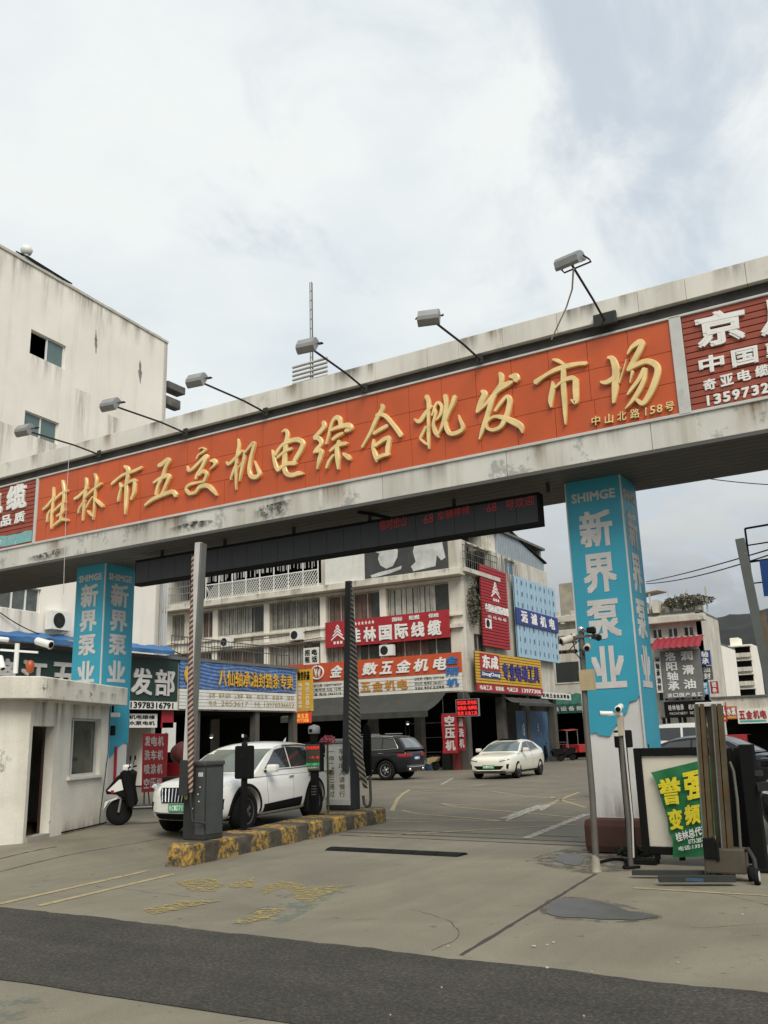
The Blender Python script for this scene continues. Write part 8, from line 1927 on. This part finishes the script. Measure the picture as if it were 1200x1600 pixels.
for sd in 'LR':
    sg = 1 if sd == 'L' else -1
    c2.decal('side_window', sd, [(-.40, 1.385), (.10, 1.335), (.72, 1.04), (-.40, 1.03)], M_glass_dark, .007, 10, 5); c2.decal('side_window', sd, [(-1.10, 1.33), (-.45, 1.385), (-.45, 1.03), (-1.45, 1.10)], M_glass_dark, .007, 8, 5)
    c2.line('window_trim', sd, [(.80, 1.005), (-.4, 1.0), (-1.55, 1.075)], .010, M_black, .003); c2.line('door_seam', sd, [(-.42, 1.0), (-.42, .40)], .005, M_black, -.002); c2.line('door_handle', sd, [(-.25, .86), (-.42, .865)], .014, M_car_cream, .015)
    c2.decal('sill', sd, [(-.98, .30), (.98, .30), (.95, .20), (-.95, .20)], M_black, .010, 8, 2)
    c2.decal('headlight', 'F', [(sg * .42, .735), (sg * .78, .815), (sg * .82, .735), (sg * .50, .66)], M_lamp_clear, .008, 8, 3); c2.line('day_lamp', 'F', [(sg * .46, .665), (sg * .80, .73)], .012, M_black, .008)
    c2.decal('air_slot', 'F', [(sg * .72, .56), (sg * .80, .57), (sg * .76, .36), (sg * .70, .42)], M_black, .010, 3, 4); c2.decal('tail_lamp', 'B', [(sg * .3, .92), (sg * .74, .92), (sg * .74, .84), (sg * .3, .84)], M_red_lens, .01, 5, 3)
c2.decal('lower_intake', 'F', [(-.62, .50), (.62, .50), (.46, .36), (-.46, .36)], M_black, .010, 12, 3); c2.decal('front_lip', 'F', [(-.66, .30), (.66, .30), (.60, .225), (-.60, .225)], M_black, .012, 8, 2); c2.line('bumper_strip', 'F', [(-.5, .33), (.5, .33)], .02, M_car_cream, .02)
c2.plate('F', 0, .47, '桂C·F0752', M_plate_green, c2.hit('F', 0, .47, .025).x); c2.mirror(.70, 1.06, 1.0, M_car_cream)
MB().bev(-1.0, -.42, 1.472, .1, .42, 1.495, .008).build('sunroof', M_black, c2.root)
c2.place(-15.22, 35.2, 0, math.atan2(-1, .06))
# dark large crossover parked along the shops, seen from behind
c3 = Car('black_crossover', 'large black crossover with chrome roof rack parked in front of the grey awning', [(2.44, .46, .92, .66, .01), (2.38, .34, 1.02, .86, .02), (2.15, .26, 1.08, .95, .03), (1.48, .24, 1.12, .97, .05), (.85, .24, 1.16, .975, .04), (0, .24, 1.15, .975, .02), (-1.48, .24, 1.17, .975, .02), (-2.12, .28, 1.18, .94, .02), (-2.36, .36, 1.14, .88, .01), (-2.44, .48, 1.06, .80, .0)],
         ([(1.02, 1.10), (.18, 1.70), (-.5, 1.77), (-1.6, 1.74), (-2.0, 1.66), (-2.36, 1.18)], 1.08, .92, .72), M_car_dark, .39, 2.96, 1.68, M_rim)
for sd in 'LR':
    sg = 1 if sd == 'L' else -1
    c3.decal('side_window', sd, [(-.40, 1.66), (.12, 1.60), (.72, 1.225), (-.40, 1.22)], M_glass_dark, .007, 10, 5); c3.decal('side_window', sd, [(-1.28, 1.655), (-.45, 1.66), (-.45, 1.22), (-1.28, 1.23)], M_glass_dark, .007, 8, 5); c3.decal('side_window', sd, [(-1.78, 1.58), (-1.33, 1.65), (-1.33, 1.235), (-2.02, 1.26)], M_glass_dark, .007, 8, 5)
    c3.line('window_trim', sd, [(.8, 1.195), (-.4, 1.19), (-1.3, 1.20), (-2.06, 1.235), (-1.80, 1.62), (-1.3, 1.69), (-.4, 1.695)], .014, M_chrome, .006)
    c3.line('roof_rail', sd, [(-.1, 1.735), (-1.0, 1.745), (-1.75, 1.70)], .022, M_chrome, .05)
    c3.decal('tail_lamp', 'B', [(sg * .38, 1.02), (sg * .84, 1.04), (sg * .86, .90), (sg * .42, .92)], M_red_lens, .01, 6, 3); c3.decal('tail_lamp', sd, [(-2.36, 1.03), (-2.02, 1.02), (-2.06, .91), (-2.37, .90)], M_red_lens, .010, 5, 3)
    c3.line('door_handle', sd, [(-.3, 1.05), (-.5, 1.055)], .014, M_chrome, .02); c3.line('door_handle', sd, [(-1.15, 1.05), (-1.35, 1.055)], .014, M_chrome, .02); c3.line('sill_trim', sd, [(.9, .38), (-.9, .38)], .014, M_chrome, .015); c3.decal('headlight', 'F', [(sg * .5, 1.0), (sg * .86, 1.04), (sg * .88, .9), (sg * .52, .86)], M_lamp_clear, .01, 5, 3)
    MB().lathe((-2.38, sg * .58, .40), (-1, 0, 0), [(0, .06), (.08, .06), (.08, .045)], 12).build('exhaust', M_chrome, c3.root)
c3.decal('windscreen', 'F', [(-.72, 1.64), (.72, 1.64), (.84, 1.18), (-.84, 1.18)], M_glass_dark, .012, 12, 6); c3.decal('rear_window', 'B', [(-.62, 1.64), (.62, 1.64), (.76, 1.26), (-.76, 1.26)], mat('rear_glass', (.13, .15, .16), .08, var=.2, spec=.8), .010, 10, 6)
c3.decal('rear_bumper', 'B', [(-.80, .58), (.80, .58), (.76, .36), (-.76, .36)], mat('bumper_grey', (.10, .10, .10), .6), .010, 8, 3); c3.line('bumper_bar', 'B', [(-.7, .50), (.7, .50)], .022, M_chrome, .02)
c3.plate('B', 0, .84, '桂C·88K17', mat('plate_blue', (.03, .09, .30), .5), -c3.hit('B', 0, .84, .02).x); c3.mirror(.72, 1.24, 1.08, M_car_dark)
mb = MB()
for x in (-.3, -1.4): mb.bar((x, -.72, 1.83), (x, .72, 1.83), .06, .03)
mb.build('rack_bar', M_chrome, c3.root)
c3.place(-21.0, 33.45, 0, math.pi + R(2))
# far white van and dark cars on the right
c4 = Car('white_van', 'white minivan with dark window band far behind the cream panel', [(2.1, .45, .9, .66, .01), (2.05, .3, 1.0, .78, .02), (1.85, .24, 1.05, .82, .03), (1.3, .22, 1.1, .84, .03), (.5, .22, 1.12, .84, .02), (-1.3, .22, 1.12, .84, .02), (-1.9, .26, 1.12, .82, .02), (-2.05, .32, 1.1, .78, .01), (-2.1, .45, 1.0, .70, 0)],
         ([(1.55, 1.06), (.9, 1.78), (.2, 1.90), (-1.6, 1.90), (-1.95, 1.82), (-2.05, 1.12)], 1.04, .80, .68), M_car_white, .31, 2.5, 1.42, M_rim, cladding=False)
for sd in 'LR':
    for q in ([(.55, 1.72), (.86, 1.70), (1.25, 1.22), (.45, 1.22)], [(-.55, 1.74), (.42, 1.74), (.40, 1.22), (-.55, 1.22)], [(-1.75, 1.72), (-.65, 1.74), (-.65, 1.22), (-1.82, 1.24)]): c4.decal('side_window', sd, q, M_glass_dark, .007, 6, 4)
    sg = 1 if sd == 'L' else -1; c4.decal('headlight', 'F', [(sg * .46, .95), (sg * .74, .98), (sg * .74, .84), (sg * .48, .82)], M_lamp_clear, .01, 4, 3); c4.line('body_stripe', sd, [(1.3, .86), (-1.8, .86)], .018, M_red_sign, .004)
c4.decal('windscreen', 'F', [(-.62, 1.74), (.62, 1.74), (.76, 1.16), (-.76, 1.16)], M_glass_dark, .012, 10, 5); c4.mirror(1.25, 1.25, .95, M_car_white)
pv = U(1052, 1150, 'Y', 41); c4.place(pv.x, 41, 0, math.pi * .98)
def dark_car(label, x, y, ang, group=None):
    c = Car('dark_car', label, [(2.26, .40, .70, .62, .01), (2.2, .27, .80, .80, .02), (2.0, .21, .88, .87, .03), (1.33, .19, .95, .89, .05), (.78, .19, .99, .895, .04), (0, .19, .98, .895, .02), (-1.33, .19, 1.01, .895, .03), (-1.98, .24, 1.03, .86, .03), (-2.2, .32, 1.0, .78, .02), (-2.26, .44, .9, .68, 0)],
            ([(1.05, .95), (.14, 1.40), (-.42, 1.465), (-1.15, 1.42), (-1.8, 1.06)], .92, .83, .60), M_car_dark, .325, 2.66, 1.54, M_rim, cladding=False)
    for sd in 'LR':
        sg = 1 if sd == 'L' else -1
        c.decal('side_window', sd, [(-.40, 1.375), (.12, 1.325), (.66, 1.05), (-.40, 1.04)], M_glass_dark, .007, 8, 5); c.decal('side_window', sd, [(-1.18, 1.34), (-.45, 1.375), (-.45, 1.04), (-1.40, 1.10)], M_glass_dark, .007, 8, 5)
        c.line('window_trim', sd, [(.74, 1.015), (-.4, 1.01), (-1.5, 1.08)], .012, M_chrome, .004); c.decal('headlight', 'F', [(sg * .46, .76), (sg * .78, .82), (sg * .82, .72), (sg * .50, .68)], M_lamp_clear, .008, 6, 3); c.line('door_handle', sd, [(-.25, .88), (-.42, .885)], .014, M_chrome, .02); c.decal('tail_lamp', 'B', [(sg * .4, .94), (sg * .76, .94), (sg * .76, .82), (sg * .4, .82)], M_red_lens, .01, 5, 3)
    c.decal('windscreen', 'F', [(-.60, 1.38), (.60, 1.38), (.75, 1.04), (-.75, 1.04)], mat('smoke_glass', (.055, .065, .065), .07, spec=.9), .012, 12, 6); c.decal('rear_window', 'B', [(-.54, 1.36), (.54, 1.36), (.64, 1.10), (-.64, 1.10)], M_glass_dark, .010, 8, 5)
    c.decal('grille', 'F', [(-.42, .66), (.42, .66), (.36, .46), (-.36, .46)], M_black, .01, 8, 3); c.line('grille_bar', 'F', [(-.40, .56), (.40, .56)], .016, M_chrome, .014); c.mirror(.66, 1.07, .99, M_car_dark)
    c.plate('F', 0, .40, '桂C·5A301', mat('plate_blue', (.03, .09, .30), .5), c.hit('F', 0, .40, .025).x)
    c.place(x, y, 0, ang); return c
dark_car('dark sedan nosing in at the right edge behind the black barrier post', -1.35, 16.3, math.atan2(-1, -.08))
pq = U(1068, 1165, 'Y', 24); dark_car('dark sedan parked behind the cream panel and the tan mast', pq.x, 24, math.pi * .97)

# scooters
def scooter(label, x, y, z, ang, paint, seat=M_black, group=None, top_box=False, body=None):
    r_ = thing('scooter', label, 'scooter', (0, 0, 0), group)
    for wx, nm in ((.62, 'wheel'), (-.62, 'wheel')):
        w_ = MB().lathe((wx, -.05, .23), (0, 1, 0), [(0, .13), (0, .21), (.02, .23), (.08, .23), (.10, .21), (.10, .13)], 22).build(nm, M_rubber, r_)
        MB().lathe((wx, -.035, .23), (0, 1, 0), [(0, .13), (.07, .13)], 16).build('rim', M_grey_metal, w_)
    ol = [(-.86, .60), (-.90, .72), (-.55, .74), (-.10, .66), (-.06, .36), (-.30, .30), (-.50, .44), (-.74, .48)]
    mb = MB(); n = len(ol); vs = []
    for yy, sc_ in ((-.15, .93), (-.11, 1), (.11, 1), (.15, .93)):
        cx, cz = -.48, .55; vs += [(cx + (a - cx) * sc_, yy, cz + (b - cz) * sc_) for a, b in ol]
    fs = [(k * n + i, k * n + (i + 1) % n, (k + 1) * n + (i + 1) % n, (k + 1) * n + i) for k in range(3) for i in range(n)] + [list(range(n))[::-1], list(range(3 * n, 4 * n))]
    mb.add(vs, fs).build('body', body or paint, r_)
    if body: MB().prism([(-.86, -.155, .66), (-.20, -.155, .60), (-.16, -.155, .48), (-.5, -.155, .52)], (0, .31, 0)).build('side_panel', paint, r_)
    MB().bev(-.84, -.14, .72, -.14, .14, .82, .045).build('seat', seat, r_)
    MB().bev(-.12, -.16, .27, .40, .16, .33, .02).build('floorboard', M_dark_metal, r_)
    sh = [(.36, .30), (.42, .34), (.56, .92), (.50, .96), (.42, .90), (.32, .40)]
    n = len(sh); vs = []
    for yy, sc_ in ((-.20, .0), (-.16, .05), (.16, .05), (.20, .0)): vs += [(a + sc_, yy, b) for a, b in sh]
    MB().add(vs, [(k * n + i, k * n + (i + 1) % n, (k + 1) * n + (i + 1) % n, (k + 1) * n + i) for k in range(3) for i in range(n)] + [list(range(n))[::-1], list(range(3 * n, 4 * n))]).build('leg_shield', body or paint, r_)
    if body: MB().prism([(.43, -.175, .50), (.57, -.175, .90), (.545, -.175, .93), (.40, -.175, .52)], (0, .35, 0)).build('shield_panel', paint, r_)
    cw = [(.34, .92), (.46, .99), (.66, .86), (.86, .62), (.84, .55), (.68, .54), (.50, .44), (.40, .36)]; n = len(cw); vs = []
    for yy, sc_ in ((-.15, .82), (-.10, 1), (.10, 1), (.15, .82)): vs += [(.58 + (a - .58) * sc_, yy, .68 + (b - .68) * sc_) for a, b in cw]
    MB().add(vs, [(k * n + i, k * n + (i + 1) % n, (k + 1) * n + (i + 1) % n, (k + 1) * n + i) for k in range(3) for i in range(n)] + [list(range(n))[::-1], list(range(3 * n, 4 * n))]).build('front_cowl', body or paint, r_)
    if body:
        MB().prism([(.62, -.10, .50), (.86, -.10, .42), (.885, -.10, .28), (.80, -.10, .42), (.66, -.10, .46)], (0, .20, 0)).build('fender', paint, r_)
        MB().bev(-.10, -.168, .30, .38, -.161, .318, .002).bev(-.10, .161, .30, .38, .168, .318, .002).build('floor_trim', M_chrome, r_)
        MB().prism([(.46, -.155, .80), (.62, -.155, .80), (.82, -.155, .61), (.70, -.155, .58), (.54, -.155, .62)], (0, .31, 0)).build('cowl_panel', paint, r_); MB().bev(.70, -.163, .56, .76, .163, .62, .01).build('indicator', M_red_lens, r_)
    MB().tube([(.62, .075, .23), (.56, .075, .62)], .022, 8).tube([(.62, -.075, .23), (.56, -.075, .62)], .022, 8).bar((.56, -.09, .62), (.56, .09, .62), .04).build('fork', M_grey_metal, r_)
    hb_ = MB().tube([(.40, -.34, 1.02), (.46, -.15, 1.0), (.47, 0, .98), (.46, .15, 1.0), (.40, .34, 1.02)], .016, 8).tube([(.54, 0, .6), (.47, 0, 1.0)], .03, 8).build('handlebar', M_black, r_)
    MB().bev(.42, -.13, .93, .58, .13, 1.06, .04).build('headlamp_cowl', paint, r_); MB().bev(.575, -.07, .95, .59, .07, 1.03, .005).build('headlight', M_lamp_clear, r_)
    for s_ in (-1, 1):
        m_ = MB().tube([(.44, s_ * .2, 1.02), (.42, s_ * .26, 1.14)], .008, 6).build('mirror_stem', M_black, r_); MB().bev(.405, s_ * .28 - .06, 1.13, .425, s_ * .28 + .06, 1.21, .008).build('mirror', M_black, m_)
    f_ = MB(); f_.add([(.62 + .255 * math.cos(a), yy, .23 + .255 * math.sin(a)) for a in [R(20 + i * 14) for i in range(11)] for yy in (-.065, .065)], [(2 * i, 2 * i + 1, 2 * i + 3, 2 * i + 2) for i in range(10)], True); f_.build('front_mudguard', paint, r_)
    f_ = MB(); f_.add([(-.62 + .255 * math.cos(a), yy, .23 + .255 * math.sin(a)) for a in [R(85 + i * 11) for i in range(10)] for yy in (-.065, .065)], [(2 * i, 2 * i + 1, 2 * i + 3, 2 * i + 2) for i in range(9)], True); f_.build('rear_mudguard', M_black, r_)
    MB().bev(-.925, -.07, .60, -.86, .07, .69, .015).build('tail_light', M_red_lens, r_)
    MB().bar((-.2, .12, .28), (-.28, .22, .02), .02).build('side_stand', M_black, r_)
    if top_box: MB().bev(-1.02, -.17, .80, -.70, .17, 1.08, .05).build('top_box', M_black, r_)
    r_.location = (x, y, z); r_.rotation_euler = (0, 0, ang); r_.scale = (.93, .93, .93); return r_
scooter('white and black scooter facing the road beside the booth corner', -13.00, 13.14, .18, R(218), M_car_white, body=M_black).scale = (1.04, 1.12, 1.04)
p = GT(668, 1204); scooter('cream yellow scooter parked by the rear of the black crossover', p.x, p.y, 0, R(165), mat('cream_paint', (.45, .37, .20), .35, coat=.5), group=None)
p = GT(648, 1200); scooter('black scooter behind the cream yellow one in front of the dark shop', p.x - .4, p.y + 2.2, 0, R(200), M_black)
for i, (x, y, a, lab) in enumerate(((-24.4, 28.6, 20, 'dark scooter parked in front of the blue signed shop, seen over the white car bonnet'), (-24.6, 30.0, 12, 'dark scooter second in line before the blue signed shop'), (-24.3, 31.6, 25, 'dark scooter with top box third in line before the blue signed shop'))):
    scooter(lab, x, y, 0, R(a), M_black, top_box=(i == 2), group='dark scooters before the blue signed shop')
p = U(880, 1181, 'Y', 56); scooter('dark scooter parked under the green awning beside the red tricycle', p.x, p.y, 0, R(215), M_black)
p = U(871, 1180, 'Y', 55); scooter('dark scooter with top box nearest the blue shutter door', p.x, p.y - 1, 0, R(225), M_black, top_box=True)
# red motor tricycle
p = U(896, 1180, 'Y', 57.5); tr = thing('motor_tricycle', 'red motor tricycle with canopy and cargo tray under the green awning', 'tricycle', (0, 0, 0))
MB().bev(-1.5, -.55, .45, .05, .55, .95, .04).build('cargo_tray', mat('trike_red', (.32, .02, .02), .4, coat=.4), tr); MB().bev(.05, -.4, .45, .6, .4, .65, .05).bev(.75, -.35, .35, 1.05, .35, 1.0, .1).build('body', MATS['trike_red'], tr)
MB().bev(.15, -.35, .65, .55, .35, .78, .04).build('seat', M_black, tr)
for wx, wy in ((-.95, .56), (-.95, -.66), (1.15, -.05)): MB().lathe((wx, wy, .28), (0, 1, 0), [(0, .15), (0, .28), (.10, .28), (.10, .15)], 18).build('wheel', M_rubber, tr)
MB().sheet([Vector((-.1, .5, 1.85)), Vector((1.1, .5, 1.8)), Vector((1.1, -.5, 1.8)), Vector((-.1, -.5, 1.85))], 6, 6, lambda u, v: .08 * math.sin(math.pi * v)).build('canopy', MATS['trike_red'], tr)
mb = MB(); [mb.bar((x, s_ * .45, .6), (x, s_ * .45, 1.85), .03) for x in (0.0, 1.0) for s_ in (-1, 1)]; mb.tube([(.9, -.35, 1.1), (.95, 0, 1.12), (.9, .35, 1.1)], .02, 6); mb.build('frame', M_grey_metal, tr)
tr.location = (p.x, p.y, 0); tr.rotation_euler = (0, 0, R(250))
# red upright banner on a stand by the scooter
YBn = 17.0
q = [U(223, 1146, 'Y', YBn), U(262, 1146, 'Y', YBn), U(258, 1236, 'Y', YBn), U(221, 1238, 'Y', YBn)]
bn = thing('standing_banner', 'red standing banner with four rows of white characters behind the white scooter', 'banner', ((q[2].x + q[3].x) / 2, YBn, .18))
MB().quadslab(q, .03).build('cloth', M_red_sign, bn)
m_ = MB()
for i, t_ in enumerate(('发电机', '洗车机', '喷涂机', '空压机')): row(m_, t_, sub(q, .10, .90, .05 + i * .24, .22 + i * .24), .006, .02, .86)
m_.build('lettering', M_letter_grey, bn)
mb = MB(); [mb.bar((x, YBn + .04, .12), (x, YBn + .04, q[0].z), .03) for x in (q[3].x + .06, q[2].x - .06)]; mb.bar((q[3].x, YBn + .3, .15), (q[3].x + .06, YBn + .04, 1.2), .025); mb.build('stand', M_steel, bn)
# red round machine on the shop step
MB().lathe((U(281, 1178, 'Y', 19).x, 19.0, U(281, 1178, 'Y', 19).z), (1, -.6, .1), [(0, .2), (.02, .28), (.35, .30), (.55, .28), (.58, .18), (.60, 0)], 18).tube([(U(281, 1178, 'Y', 19).x + .2, 18.9, .18), (U(281, 1178, 'Y', 19).x + .2, 18.9, U(281, 1178, 'Y', 19).z)], .05, 8).build('red_drum', mat('drum_red', (.09, .014, .014), .7), label='dark red drum machine on a leg beside the red banner', cat='machine')
